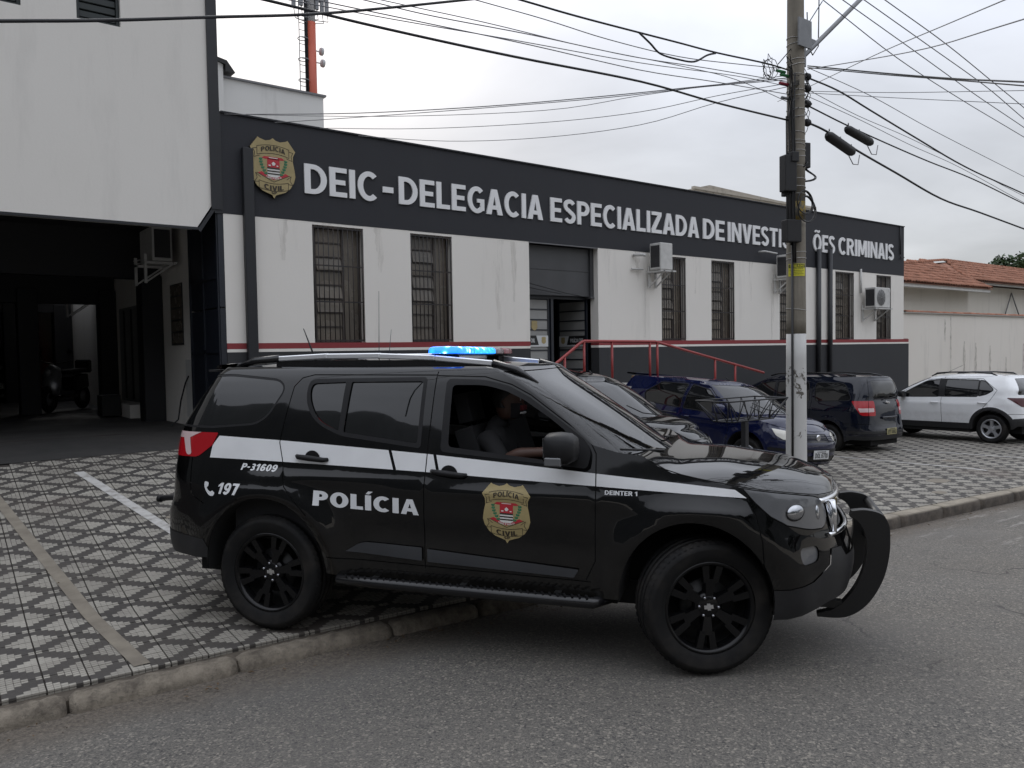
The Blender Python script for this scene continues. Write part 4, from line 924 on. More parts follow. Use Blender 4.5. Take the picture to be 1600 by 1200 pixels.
    # side steps
    for s_ in (-1, 1):
        m = MB(); m.tube([(.50, s_*.84, .40), (.56, s_*.955, .395), (.9, s_*.965, .395), (1.9, s_*.965, .385), (2.22, s_*.955, .38), (2.30, s_*.84, .385)], .034, 12)
        st = m.build('side_step', MATS['black_gloss'], root); m = MB()
        for x in np.arange(.60, 2.20, .045): m.bar((x, s_*.945,   .427-.008*(x-.6)/1.6), (x+.02, s_*.985,   .425-.008*(x-.6)/1.6), .012, .006)
        m.build('step_tread', MATS['black_plastic'], st)
        m = MB(); [m.bar((x, s_*.70, .42), (x, s_*.94, .40), .04) for x in (.8, 1.4, 2.0)]; m.build('step_bracket', MATS['dark_metal'], st)
    # push bar: two curved plates and cross tubes
    blade_o = [(3.69, .885), (3.77, .895), (3.855, .875), (3.895, .82), (3.905, .74), (3.90, .62), (3.865, .47), (3.78, .32), (3.66, .235), (3.50, .225)]
    blade_i = [(3.50, .245), (3.60, .285), (3.68, .37), (3.74, .48), (3.775, .62), (3.77, .74), (3.73, .82), (3.68, .85)]
    def cr(P, n=5):
        Q = [P[0]]+P+[P[-1]]; o = []
        for a, b, c, d_ in zip(Q[:-3], Q[1:-2], Q[2:-1], Q[3:]):
            for k in range(n): t = k/n; o.append(tuple(.5*(2*b[i]+(c[i]-a[i])*t+(2*a[i]-5*b[i]+4*c[i]-d_[i])*t*t+(3*b[i]-a[i]-3*c[i]+d_[i])*t**3) for i in (0, 1)))
        return o+[P[-1]]
    for s_ in (-1, 1):
        m = MB(); w = .035; y = s_*.33
        m.prism(cr(blade_o)+cr(blade_i), lambda a, b: (a, y-w, b), lambda a, b: (a, y+w, b)); m.build('push_bar_plate', MATS['push_bar_black'], root, bevel=.006)
    m = MB(); m.tube([(3.86, -.34, .62), (3.87, 0, .63), (3.86, .34, .62)], .030, 10).tube([(3.86, -.32, .84), (3.87, .32, .84)], .026, 10).bar((3.85, -.30, .74), (3.85, .30, .74), .02, .06)
    m.box(3.40, 3.64, -.36, -.30, .285, .33).box(3.40, 3.64, .30, .36, .285, .33); m.build('push_bar_tube', MATS['push_bar_black'], root)
    # tow hook at the rear
    m = MB(); m.tube([(-1.02, -.30, .745), (-1.20, -.30, .740), (-1.36, -.30, .722)], .020, 10).lathe([(.0, 0), (.026, 0), (.026, .03), (.0, .03)], 12, axis='x', center=(-1.39, -.30, .72)); m.build('rear_tube', MATS['black_plastic'], root)
    # headlamp internals standing proud of the smoked housing
    for s_ in (-1, 1):
        for (sx, sz, ra, rb, h_, mt) in ((3.36, .952, .056, .043, .022, 'reflector'), (3.36, .952, .062, .050, .008, 'black_gloss'), (3.535, .935, .016, .040, .008, 'reflector')):
            p = suv_lo.pos(sx, sz); n = suv_lo.normal(sx, sz); c = Vector((p[0], s_*p[1], p[2])); nn = Vector((n[0], s_*n[1], n[2])); up = Vector((0, 0, 1)); ex = up.cross(nn).normalized(); ez = nn.cross(ex)
            m = MB(); V = []; n_ = 24
            for k in range(6):
                q_ = k/5*math.pi/2
                for j in range(n_): t = 2*math.pi*j/n_; V.append(c+nn*(.003+h_*math.sin(q_))+ex*(ra*math.cos(q_)*math.cos(t)+.12*ra*math.sin(t))+ez*(rb*math.cos(q_)*math.sin(t)))
            m.add(V, [(i*n_+j, i*n_+(j+1) % n_, (i+1)*n_+(j+1) % n_, (i+1)*n_+j) for i in range(5) for j in range(n_)], True); m.build('headlight_lens', MATS[mt], root)
    # antennas
    m = MB(); m.tube([(-.20, .10, 1.80), (-.23, .10, 1.87), (-.31, .10, 2.06)], .007, 6, radii=[.012, .008, .004]); m.build('antenna', MATS['black_plastic'], root)
    m = MB(); m.tube([(.394, 0, 1.80), (.396, 0, 1.85), (.40, 0, 2.33)], .003, 5, radii=[.008, .003, .0016]); m.build('antenna', MATS['thin_steel'], root)
    m = MB(); m.tube([(.468, .02, 1.80), (.47, .02, 1.85), (.49, .02, 2.04)], .003, 5, radii=[.008, .003, .0016]); m.build('antenna', MATS['thin_steel'], root)
    # wipers lying along the foot of the windscreen
    for q0, q1, sd in ((.14, .62, -1), (.90, .36, 1)):
        pts = []
        for t in np.linspace(0, 1, 6):
            z = 1.205+.05*t; s = float(suv_up.xa(z))+q1+(q0-q1)*t; p = suv_up.pos(s, z)+suv_up.normal(s, z)*.018; pts.append((p[0], sd*p[1], p[2]))
        m = MB(); m.tube(pts, .007, 6); m.build('wiper', MATS['black_plastic'], root)
    # lettering on both flanks
    def flank(side_, xm=None):
        def f(u, v, h=.0025):
            x = u if side_ < 0 else (2*xm-u if xm is not None else u)
            p = suv_lo.pos(x, v); n = suv_lo.normal(x, v); q = p+n*h; return Vector((q[0], side_*q[1], q[2]))
        return f
    def word(t, x0, x1, z0, z1, slope, bold, shear, ref=None, mat='letter_white'):
        xm = (x0+x1)/2
        for sd in (-1, 1):
            V, F = text_into(t, x0, x1, z0, z1, bold, shear, ref); V = V.copy(); V[:, 1] += slope*(V[:, 0]-x0); f = flank(sd, xm)
            link('lettering', flat_mesh('lettering', V, F, lambda u, v: f(u, v), .06), MATS[mat], root)
    word('POLÍCIA', .370, 1.110, .868, .964, -.042, .25, 0)
    word('P-31609', -.192, .090, 1.076, 1.120, -.012, .22, .22)
    word('197', -.355, -.180, .912, .986, -.01, .22, .22)
    word('DEINTER 1', 2.285, 2.475, 1.018, 1.043, -.005, .20, 0)
    hand = rp([(-.468, .992, .01), (-.435, .985, .01), (-.437, .957, .008), (-.452, .952, .01), (-.440, .932, .02), (-.418, .920, .01), (-.405, .932, .008), (-.382, .915, .008), (-.393, .895, .01), (-.430, .893, .03), (-.470, .945, .03)], 3)
    for sd in (-1, 1):
        f = flank(sd, -.42); link('phone_symbol', poly_flat('phone_symbol', [hand], lambda u, v: f(u, v), .06), MATS['letter_white'], root)
        fb = flank(sd, 1.685); b = .300
        bp = empty('police_badge', parent=root); make_badge(bp, lambda u, v, h: fb(1.685+u*b, .692+v*b*.935-u*b*.035, .002+h*.4), gap=.0012)
    # rear licence plate
    m = MB(); m.box(-1.125, -1.115, -.2, .2, .93, 1.06); m.build('licence_plate', MATS['plate_white'], root)
    for w_ in [o for o in root.children if o.name.startswith('wheel')]:
        m = MB(); ye = -.255*.36-.0; c_ = [(-.028, -.012), (-.010, -.012), (-.008, -.020), (.012, -.020), (.010, -.010), (.028, -.010), (.024, .012), (.008, .012), (.006, .020), (-.014, .020), (-.012, .010), (-.030, .010)]
        m.prism(c_, lambda a, b: (a, ye+.006, b), lambda a, b: (a, ye+.011, b)); m.build('emblem', MATS['chrome'], w_)
    return root
# ---------------------------------------------------------------- parked cars
def gen_car(name, label, c, paint, group=None):
    root = empty(name); tag(root, label, 'car', group)
    DK = MATS['black_plastic']; wb, hw = c['wb'], c['hw']; nose, tail, top, belt = c['nose'], c['tail'], c['top'], c['belt']
    noz = c['noz']; sill = c['sill']
    W = interp([(.15, hw*.90), (.28, hw*.955), (.45, hw*.985), (.62, hw), (belt-.16, hw*.995), (belt-.05, hw*.97), (belt+.02, hw*.945), (belt+.2, hw*.885), (top-.10, hw*.765), (top-.04, hw*.72), (top, hw*.64)])
    F = interp([(.15, nose-.16), (.28, nose-.06), (.42, nose), (.55, nose-.005), (noz-.10, nose-.05), (noz, nose-.13), (noz+.06, nose-.30)])
    Rr = interp([(.15, tail+.14), (.30, tail+.05), (.50, tail), (.62, tail+.03), (belt-.02, tail+.09), (belt+.1, tail+.13)] + c['rear_up'])
    def disp(s, z):
        d = 0*s
        for cx in (0., wb): d = d + .018*gauss(np.hypot(s-cx, z-.33)-(c['arch']+.03), .06)*(1-sstep(belt-.25, belt-.1, z))
        return d - .008*gauss(z-.56, .07)*sstep(.35, .6, s)*(1-sstep(wb-.6, wb-.4, s)) + .006*gauss(z-(belt-.14), .03)*sstep(-.3, .1, s)*(1-sstep(wb-.1, wb+.3, s))
    lo = Shell(W, F, Rr, wb+.18, c.get('xr', -.25), c.get('Sf', 1.15), c.get('Sr', 1.05), 2.6, 3.2, disp)
    XA = interp(c['XA']); FU = interp(c['FU']); up = Shell(W, FU, Rr, XA, c.get('xr', -.25), .85, 1.05, 1.7, 3.2, None)
    arch = [arch_poly(cx, .33, c['arch'], c['arch']+.02, .2) for cx in (0, wb)]
    S = []
    def reg(nm, poly, mat, **k): S.append(dict(name=nm, poly=poly, mat=mat, **k))
    for a in arch: reg('hole', a, None)
    for nm, g, par in c['glass']:
        g = rp(g); reg(nm, g, MATS['tint_glass'], off=-.006, parent=par)
    for nm, g, par in c['glass']: reg('window_seal', offset(rp(g), .016), c.get('seal', DK), off=.001, parent=par)
    for fpol in c.get('pillars', []): reg('pillar_trim', fpol, DK, off=.0015)
    for sline in c['seams']: reg('panel_gap', strip(dense(sline, .05, False), .0045), MATS['seam'], off=-.006)
    for nm, pol, mat, k in c['extra']: reg(nm, rp(pol), MATS[mat], **k)
    if c.get('clad'):
        for cx in (0, wb): reg('arch_trim', arch_poly(cx, .33, c['arch']+.075, c['arch']+.09, .2), MATS['grey_plastic2'], off=.010)
        reg('sill_trim', [(.2, sill+.13), (wb-.2, sill+.13), (wb-.2, 0), (.2, 0)], MATS['grey_plastic2'], off=.010)
    for nm, pol in c['panels']: reg(nm, pol, paint)
    e = 9
    reg('front_bumper', [(wb+.42, noz+.3), (wb+.42, 0), (e, 0), (e, noz+.3)], paint, both=True)
    reg('tailgate', c['tailgate'], paint, both=True)
    reg('rear_bumper', [(-.33, .66), (-.33, 0), (-e, 0), (-e, .66)], paint, both=True)
    reg('side_body', [(-e, 0), (e, 0), (e, 3), (-e, 3)], paint)
    hl = c['hood_line']; se = wb+.18+c.get('Sf', 1.15); sr = c.get('xr', -.25)-c.get('Sr', 1.05)
    apil = [(float(XA(z)), z) for z in np.linspace(hl[0][1]+.02, top, 10)]
    a = c['arch']+.02
    bottom = [(sr, c['rz']), (-.5, c['rz']), (-a, sill+.03), (a, sill), (wb-a, sill), (wb+a, sill), (wb+.6, sill+.01), (se, sill+.03)]
    outline = bottom + [(se, noz)] + hl[::-1] + apil + [(x, top) for x in np.linspace(apil[-1][0]-.15, sr, 8)]
    made, _ = build_shell(root, lo, outline, S, .07)
    zz = np.linspace(belt-.10, top, 12); out2 = [(float(XA(z)), z) for z in zz] + [(float(XA(z))+.85, z) for z in zz[::-1]]
    gl = [(float(XA(z))+.06, z) for z in np.linspace(belt-.05, top-.05, 10)] + [(float(XA(z))+.87, z) for z in np.linspace(top-.035, belt-.08, 10)]
    build_shell(root, up, out2, [dict(name='windscreen', poly=gl, mat=MATS['screen_glass'], off=-.003, both=True), dict(name='pillar', poly=offset(out2, .3), mat=paint)], .07)
    sm = np.linspace(sr, float(XA(top)), 50); e1 = lo.pos(sm, np.full(50, top)); sB = np.linspace(float(XA(top)), float(XA(top))+.85, 20)[1:]; e2 = up.pos(sB, np.full(19, top))
    ed = np.concatenate([e1, e2]); x0, x1 = ed[:, 0].min(), ed[:, 0].max()
    link('roof', cap_mesh('roof', ed, lambda x: .01+c.get('crown', .04)*math.sin(math.pi*np.clip((x-x0)/(x1-x0), 0, 1))**.6, 40, 14), paint, root)
    hs = np.array(dense(hl+[(se, noz)], .04, False)); he = lo.pos(hs[:, 0], hs[:, 1]); he = np.concatenate([[[he[0, 0]-.15, he[0, 1], he[0, 2]]], he])
    hx = np.array([he[0, 0], he[0, 0]+.25, (he[0, 0]+nose)/2, nose-.30, nose-.1]); link('hood', cap_mesh('hood', he, interp(list(zip(hx, (-.03, .03, .075, .06, 0)))), 40, 20, 3), paint, root)
    m = MB(); [m.tube([(x, s_*(y-.012), z+.002) for x, y, z in he[3::3][:-3]], .004, 5) for s_ in (-1, 1)]; m.build('panel_gap', MATS['seam'], root)
    for cx in (0, wb):
        for s_ in (-1, 1):
            m = MB(); A = arch_poly(cx, .33, c['arch'], c['arch']+.02, .5, 16)[1:-1]; V = []
            for (x, z) in A: yb = float(lo.pos(x, z)[1]); V += [(x, s_*(yb-.004), z), (x, s_*.45, z)]
            m.add(V, [(2*i, 2*i+2, 2*i+3, 2*i+1) for i in range(len(A)-1)], True); m.build('arch_liner', MATS['liner'], root, recalc=False)
            make_wheel(root, (cx, s_*(hw-.115), c['R']), s_, c['R'], .20, c['rim'], c['style'], MATS[c['rim_mat']], rot=.3*cx+.3*s_, steer=c.get('steer', 0) if cx else 0)
    m = MB(); m.box(tail+.15, nose-.25, -.55, .55, .22, .6).box(.45, wb-.45, -hw+.06, hw-.06, .22, .5); m.build('underbody', MATS['liner'], root)
    for s_ in (-1, 1):
        mx, mz = c['mirror']; mirror_part(root, s_*(hw+.085), mz, mx, s_, mat=c.get('mirror_mat', 'black_plastic'), L=(.15, .11, .075))
        for hx_, hz in c['handles']:
            y = float(lo.pos(hx_, hz)[1]); m = MB(); m.tube([(hx_-.09, s_*(y+.002), hz), (hx_-.07, s_*(y+.028), hz), (hx_+.07, s_*(y+.028), hz), (hx_+.09, s_*(y+.002), hz)], .013, 8); m.build('door_handle', c.get('handle_mat', paint), root)
    return root, lo
def car_plate(root, x, z, txt, front, mat='plate_white', city=True, y=0):
    m = MB(); m.box(-.005, .005, -.2, .2, -.065, .065); o = m.build('licence_plate', MATS[mat], root, bevel=.003); o.location = (x, y, z)
    s = 1 if front else -1
    V, F = text_into(txt, -.165, .165, -.048, .028, .02); link('lettering', flat_mesh('lettering', V, F, lambda u, v: Vector((s*.0065, u*s, v))), MATS['letter_black'], o)
    b = MB(); b.box(.0055*s-.0003, .0055*s+.0003, -.12, .12, .040, .052); b.build('plate_band', MATS['letter_black'], o)
    return o

def make_parked_cars():
    # --- compact hatchback: used for the blue car and the black one behind the SUV
    def hatch_cfg():
        return dict(wb=2.37, hw=.815, nose=3.12, tail=-.68, top=1.385, belt=.93, noz=.74, sill=.24, rz=.30, arch=.345, R=.295, rim=.185, style='nine', rim_mat='rim_silver',
            rear_up=[(1.10, -.50), (1.25, -.42), (1.385, -.32)], XA=[(.85, 2.20), (.95, 2.06), (1.10, 1.84), (1.25, 1.60), (1.34, 1.40), (1.385, 1.20)], FU=[(.85, 2.60), (.95, 2.42), (1.10, 2.16), (1.25, 1.90), (1.34, 1.72), (1.385, 1.58)],
            hood_line=[(2.12, .96), (2.26, .93), (2.5, .885), (2.8, .83), (3.05, .785), (3.3, .75)],
            glass=[('window', [(1.10, .93, .02), (1.95, .905, .03), (1.86, 1.00), (1.50, 1.25, .05), (1.13, 1.31, .03)], 'front_door'), ('window', [(.25, .97, .05), (1.02, .935, .02), (1.03, 1.31, .02), (.45, 1.31, .05), (.20, 1.12, .05)], 'rear_door')],
            seams=[[(1.07, 1.36), (1.06, .9), (1.05, .28)], [(1.07, 1.345), (.40, 1.345), (.10, 1.12), (.12, .9), (.33, .55)], [(1.07, 1.345), (1.50, 1.29), (1.95, 1.0), (2.02, .90), (2.02, .5), (1.98, .30)], [(.4, .32), (2.0, .30)], [(-.33, .66), (-.9, .655)], [(2.79, .63), (3.5, .60)]],
            panels=[('rear_door', [(1.06, 1.345), (.40, 1.345), (.10, 1.12), (.12, .9), (.33, .55), (.4, .32), (1.06, .31)]), ('front_door', [(1.06, 1.345), (1.50, 1.29), (1.95, 1.), (2.02, .90), (2.02, .5), (1.98, .3), (1.06, .31)]), ('fender', [(2.02, 1.2), (2.02, 0), (2.79, 0), (2.79, .63), (3.5, .6), (3.5, 1.2)])],
            extra=[('headlight', [(2.80, .775, .02), (3.10, .745, .02), (3.25, .71, .02), (3.22, .60, .04), (3.0, .61, .04), (2.86, .68, .02)], 'lamp_bright', dict(off=.003)),
                   ('grille', [(3.42, .715, .02), (4.5, .715), (4.5, .59), (3.40, .60, .02)], 'grille_mesh', dict(off=-.006, both=True)), ('grille', [(3.15, .40, .03), (4.5, .40), (4.5, .30), (3.15, .31, .03)], 'grille_mesh', dict(off=-.01, both=True)),
                   ('taillight', [(-.45, .95, .03), (-1.0, .95), (-1.0, .72), (-.42, .74, .03)], 'tail_red', dict(off=.003)), ('bumper_strip', [(2.75, .50), (4.5, .50), (4.5, .455), (2.75, .46)], 'black_plastic', dict(off=.006, both=True)),
                   ('rear_window', [(-.86, 1.33), (-1.9, 1.33), (-1.9, 1.0), (-.80, 1.0)], 'tint_glass', dict(off=-.004, both=True))],
            tailgate=[(-.62, 1.38), (-.75, .66), (-3, .66), (-3, 1.38)], mirror=(1.90, .98), handles=[(1.18, .80), (.30, .82)], mirror_mat='body_blue')
    c = hatch_cfg(); blue, lo = gen_car('parked_car', 'dark blue hatchback with round chrome nose badge, parked nose out by the utility pole', c, MATS['blue_paint'])
    car_plate(blue, 3.135, .42, 'DOL 6770', True)
    m = MB(); m.lathe([(.0, .012), (.030, .012), (.046, .016), (.052, .008), (.052, 0)], 20, axis='x', center=(3.062, 0, .66)); m.build('emblem', MATS['chrome'], blue)
    m = MB(); [m.bar((3.068, -.36, z), (3.068, .36, z), .008, .012) for z in (.625, .655, .685)]; m.build('grille_bar', MATS['blue_paint'], blue)
    m = MB(); ys = np.linspace(-.48, .48, 9); V = [q for y in ys for q in ((-.28, y, 1.43), (-.50, y, 1.435), (-.51, y, 1.41), (-.30, y, 1.40))]; m.add(V, [(i*4+j, (i+1)*4+j, (i+1)*4+(j+1) % 4, i*4+(j+1) % 4) for i in range(8) for j in range(4)]); m.build('roof_spoiler', MATS['blue_paint'], blue)
    m = MB(); m.tube([(1.42, 0, 1.40), (1.30, 0, 1.46)], .008, 6); m.build('antenna', MATS['black_plastic'], blue)
    m = MB(); [m.tube([(2.42, y+.35, .985), (2.33, y, 1.02), (2.15, y-.12, 1.10)], .007, 6) for y in (.25, -.30)]; m.build('wiper', MATS['black_plastic'], blue)
    place_car(blue, *CARPOS['blue'])
    c = hatch_cfg(); c['mirror_mat'] = 'black_plastic'
    blk, lo = gen_car('parked_car', 'black hatchback half hidden behind the police SUV, its windscreen and bonnet in view', c, MATS['black_paint2'])
    m = MB(); [m.tube([(2.42, y+.35, .985), (2.33, y, 1.02), (2.15, y-.12, 1.10)], .007, 6) for y in (.25, -.30)]; m.build('wiper', MATS['black_plastic'], blk)
    m = MB(); m.tube([(1.42, 0, 1.40), (1.36, 0, 1.45)], .012, 6); m.build('antenna', MATS['black_plastic'], blk); car_plate(blk, 3.135, .42, 'FXK 2081', True)
    place_car(blk, *CARPOS['black'])
    # --- tall people carrier
    c = dict(wb=2.62, hw=.865, nose=3.45, tail=-.92, top=1.60, belt=1.06, noz=.88, sill=.26, rz=.34, arch=.37, R=.315, rim=.20, style='nine', rim_mat='rim_silver', xr=-.45, Sr=1.05, Sf=1.2,
        rear_up=[(1.20, -.83), (1.45, -.78), (1.60, -.70)], XA=[(.95, 2.62), (1.06, 2.42), (1.25, 2.10), (1.45, 1.72), (1.56, 1.45), (1.60, 1.25)], FU=[(.95, 3.0), (1.06, 2.80), (1.25, 2.45), (1.45, 2.06), (1.56, 1.80), (1.60, 1.66)],
        hood_line=[(2.55, 1.06), (2.7, 1.03), (2.95, .99), (3.2, .94), (3.6, .90)], crown=.045,
        glass=[('window', [(1.28, 1.06, .03), (2.20, 1.03, .03), (2.05, 1.20), (1.62, 1.46, .06), (1.30, 1.49, .03)], 'front_door'), ('window', [(.42, 1.09, .06), (1.20, 1.065, .03), (1.22, 1.49, .03), (.50, 1.49, .08)], 'rear_door'),
               ('quarter_window', [(-.50, 1.14, .08), (.28, 1.10, .06), (.34, 1.47, .08), (-.30, 1.47, .12)], 'side_body')],
        seams=[[(1.25, 1.57), (1.24, .9), (1.22, .30)], [(1.25, 1.545), (.42, 1.545), (.36, 1.1), (.40, .75), (.45, .50)], [(1.25, 1.545), (1.65, 1.50), (2.15, 1.20), (2.26, 1.02), (2.26, .5), (2.2, .32)], [(.4, .34), (2.2, .32)], [(-.33, .66), (-.9, .66)], [(-.86, 1.15), (-.80, 1.58)], [(-.86, 1.15), (-.84, .68)]],
        panels=[('rear_door', [(1.24, 1.545), (.42, 1.545), (.36, 1.1), (.40, .75), (.45, .5), (.4, .34), (1.24, .33)]), ('front_door', [(1.24, 1.545), (1.65, 1.50), (2.15, 1.2), (2.26, 1.02), (2.26, .5), (2.2, .32), (1.24, .33)]), ('fender', [(2.26, 1.3), (2.26, 0), (3.04, 0), (3.04, .7), (3.9, .7), (3.9, 1.3)])],
        extra=[('taillight', [(-.64, .975, .02), (-1.0, .975, .02), (-1.0, .90, .01), (-.68, .895, .01)], 'tail_clear', dict(off=.005)), ('taillight', [(-.50, 1.12, .04), (-1.02, 1.12, .03), (-1.04, .82, .04), (-.70, .83, .05)], 'tail_red', dict(off=.004)),
               ('rear_window', [(-.90, 1.52, .05), (-2.2, 1.54), (-2.2, 1.18), (-.98, 1.19, .06)], 'tint_glass', dict(off=-.004, both=True)), ('headlight', [(3.05, .93, .03), (3.5, .88, .02), (3.5, .72, .03), (3.2, .76, .03)], 'lamp_glass', dict(off=.003)),
               ('bumper_strip', [(-.42, .52), (-3, .52), (-3, .46), (-.42, .47)], 'grey_plastic2', dict(off=.006, both=True)), ('bumper_strip', [(-.42, .42), (-3, .42), (-3, .30), (-.42, .32)], 'grey_plastic2', dict(off=.004, both=True)), ('grille', [(3.7, .80), (4.8, .8), (4.8, .5), (3.7, .5)], 'grille_mesh', dict(off=-.006, both=True))],
        tailgate=[(-.80, 1.60), (-.86, .66), (-3, .66), (-3, 1.60)], mirror=(2.12, 1.10), handles=[(1.36, .90), (.52, .93)])
    spin, lo = gen_car('parked_car', 'dark navy people carrier seen from behind, right of the utility pole', c, MATS['navy_paint'])
    car_plate(spin, -.930, .50, 'EYT 4862', False, 'plate_yellow')
    m = MB(); m.box(-.850, -.838, -.085, -.025, 1.055, 1.09).box(-.852, -.836, -.035, .035, 1.06, 1.10).box(-.850, -.838, .025, .085, 1.075, 1.11); m.build('emblem', MATS['chrome'], spin, bevel=.004)
    for s_ in (-1, 1):
        m = MB(); m.tube([(-.45, s_*.54, 1.625), (-.2, s_*.56, 1.665), (.6, s_*.57, 1.685), (1.3, s_*.56, 1.665), (1.5, s_*.54, 1.62)], .014, 8); m.build('roof_rail', MATS['black_gloss'], spin)
    m = MB(); m.tube([(1.5, 0, 1.63), (1.35, 0, 1.83)], .005, 6); m.build('antenna', MATS['black_plastic'], spin)
    m = MB(); m.box(-.90, -.86, -.30, .30, .76, .80); m.build('tailgate_handle', MATS['navy_paint'], spin, bevel=.008)
    m = MB(); m.tube([(-.865, .03, 1.16), (-.872, -.28, 1.20)], .008, 6); m.build('wiper', MATS['black_plastic'], spin)
    place_car(spin, *CARPOS['navy'])
    # --- white crossover hatchback
    c = dict(wb=2.59, hw=.865, nose=3.41, tail=-.67, top=1.50, belt=1.02, noz=.86, sill=.30, rz=.40, arch=.385, R=.322, rim=.21, style='five', rim_mat='rim_silver', clad=True, xr=-.2, Sr=1.0, Sf=1.2, crown=.04,
        rear_up=[(1.15, -.55), (1.32, -.42), (1.50, -.22)], XA=[(.92, 2.36), (1.02, 2.20), (1.18, 1.92), (1.36, 1.58), (1.46, 1.34), (1.50, 1.15)], FU=[(.92, 2.75), (1.02, 2.56), (1.18, 2.25), (1.36, 1.90), (1.46, 1.68), (1.50, 1.54)],
        hood_line=[(2.30, 1.04), (2.45, 1.015), (2.7, .98), (3.0, .935), (3.5, .88)],
        glass=[('window', [(1.16, 1.02, .03), (2.06, 1.00, .03), (1.92, 1.12), (1.50, 1.37, .06), (1.20, 1.41, .03)], 'front_door'), ('window', [(.30, 1.04, .03), (1.02, 1.025, .02), (1.04, 1.415, .02), (.33, 1.40, .02)], 'rear_door'), ('window', [(.12, 1.09, .05), (.27, 1.05, .02), (.30, 1.395, .02), (.20, 1.38, .04), (-.03, 1.19, .06)], 'rear_door')],
        pillars=[[(1.02, 1.01), (1.16, 1.01), (1.20, 1.43), (1.03, 1.43)], [(.26, 1.05), (.31, 1.05), (.34, 1.40), (.28, 1.39)]],
        seams=[[(1.10, 1.47), (1.09, .9), (1.07, .43)], [(1.10, 1.445), (.25, 1.435), (-.10, 1.18), (.03, .95), (.30, .62)], [(1.10, 1.445), (1.55, 1.40), (2.05, 1.10), (2.14, 1.0), (2.14, .6), (2.08, .43)], [(-.34, .66), (-.9, .66)]],
        panels=[('rear_door', [(1.09, 1.445), (.25, 1.435), (-.10, 1.18), (.03, .95), (.3, .62), (.4, .43), (1.09, .43)]), ('front_door', [(1.09, 1.445), (1.55, 1.40), (2.05, 1.1), (2.14, 1.), (2.14, .6), (2.08, .43), (1.09, .43)]), ('fender', [(2.14, 1.3), (2.14, 0), (3.0, 0), (3.0, .7), (3.9, .7), (3.9, 1.3)])],
        extra=[('taillight', [(-.30, 1.02, .03), (-.95, 1.01, .03), (-.95, .82, .03), (-.60, .82, .04)], 'tail_dark', dict(off=.005)), ('rear_window', [(-.62, 1.44, .05), (-1.9, 1.45), (-1.9, 1.10), (-.52, 1.08, .05)], 'tint_glass', dict(off=-.004, both=True)),
               ('lower_bumper', [(-.42, .56), (-.7, .58), (-3, .58), (-3, 0), (-.42, 0)], 'grey_plastic2', dict(off=.006, both=True)), ('headlight', [(2.95, .92, .03), (3.4, .88, .02), (3.4, .72, .03), (3.1, .76, .03)], 'lamp_glass', dict(off=.003)), ('grille', [(3.6, .78), (4.8, .78), (4.8, .4), (3.6, .4)], 'grille_mesh', dict(off=-.006, both=True))],
        tailgate=[(-.55, 1.50), (-.66, .66), (-3, .66), (-3, 1.50)], mirror=(1.98, 1.06), handles=[(1.24, .88), (.18, .90)])
    wht, lo = gen_car('parked_car', 'white crossover hatchback with black roof rails in front of the cream boundary wall', c, MATS['white_paint'])
    for s_ in (-1, 1):
        m = MB(); m.tube([(.0, s_*.53, 1.50), (.12, s_*.55, 1.56), (.5, s_*.56, 1.585), (1.0, s_*.56, 1.585), (1.32, s_*.55, 1.555), (1.46, s_*.53, 1.49)], .02, 8, radii=[.01, .024, .017, .017, .024, .01]); m.build('roof_rail', MATS['black_gloss'], wht)
    m = MB(); m.tube([(1.45, 0, 1.53), (1.0, 0, 1.74)], .004, 5); m.build('antenna', MATS['thin_steel'], wht)
    car_plate(wht, -.675, .72, 'GKM 5H27', False)
    m = MB(); m.box(-.72, -.62, -.35, .35, .30, .38); m.build('skid_plate', MATS['satin_silver'], wht, bevel=.01)
    place_car(wht, *CARPOS['white'])
    # --- car in the dark garage, cut by the left edge of the photo
    c = hatch_cfg(); c['mirror_mat'] = 'black_plastic'
    g, lo = gen_car('parked_car', 'dark car in the garage, only its licence plate and bumper showing at the left edge', c, MATS['black_paint2'])
    car_plate(g, 3.135, .42, 'BRZ 1629', True); place_car(g, *CARPOS['garage'])
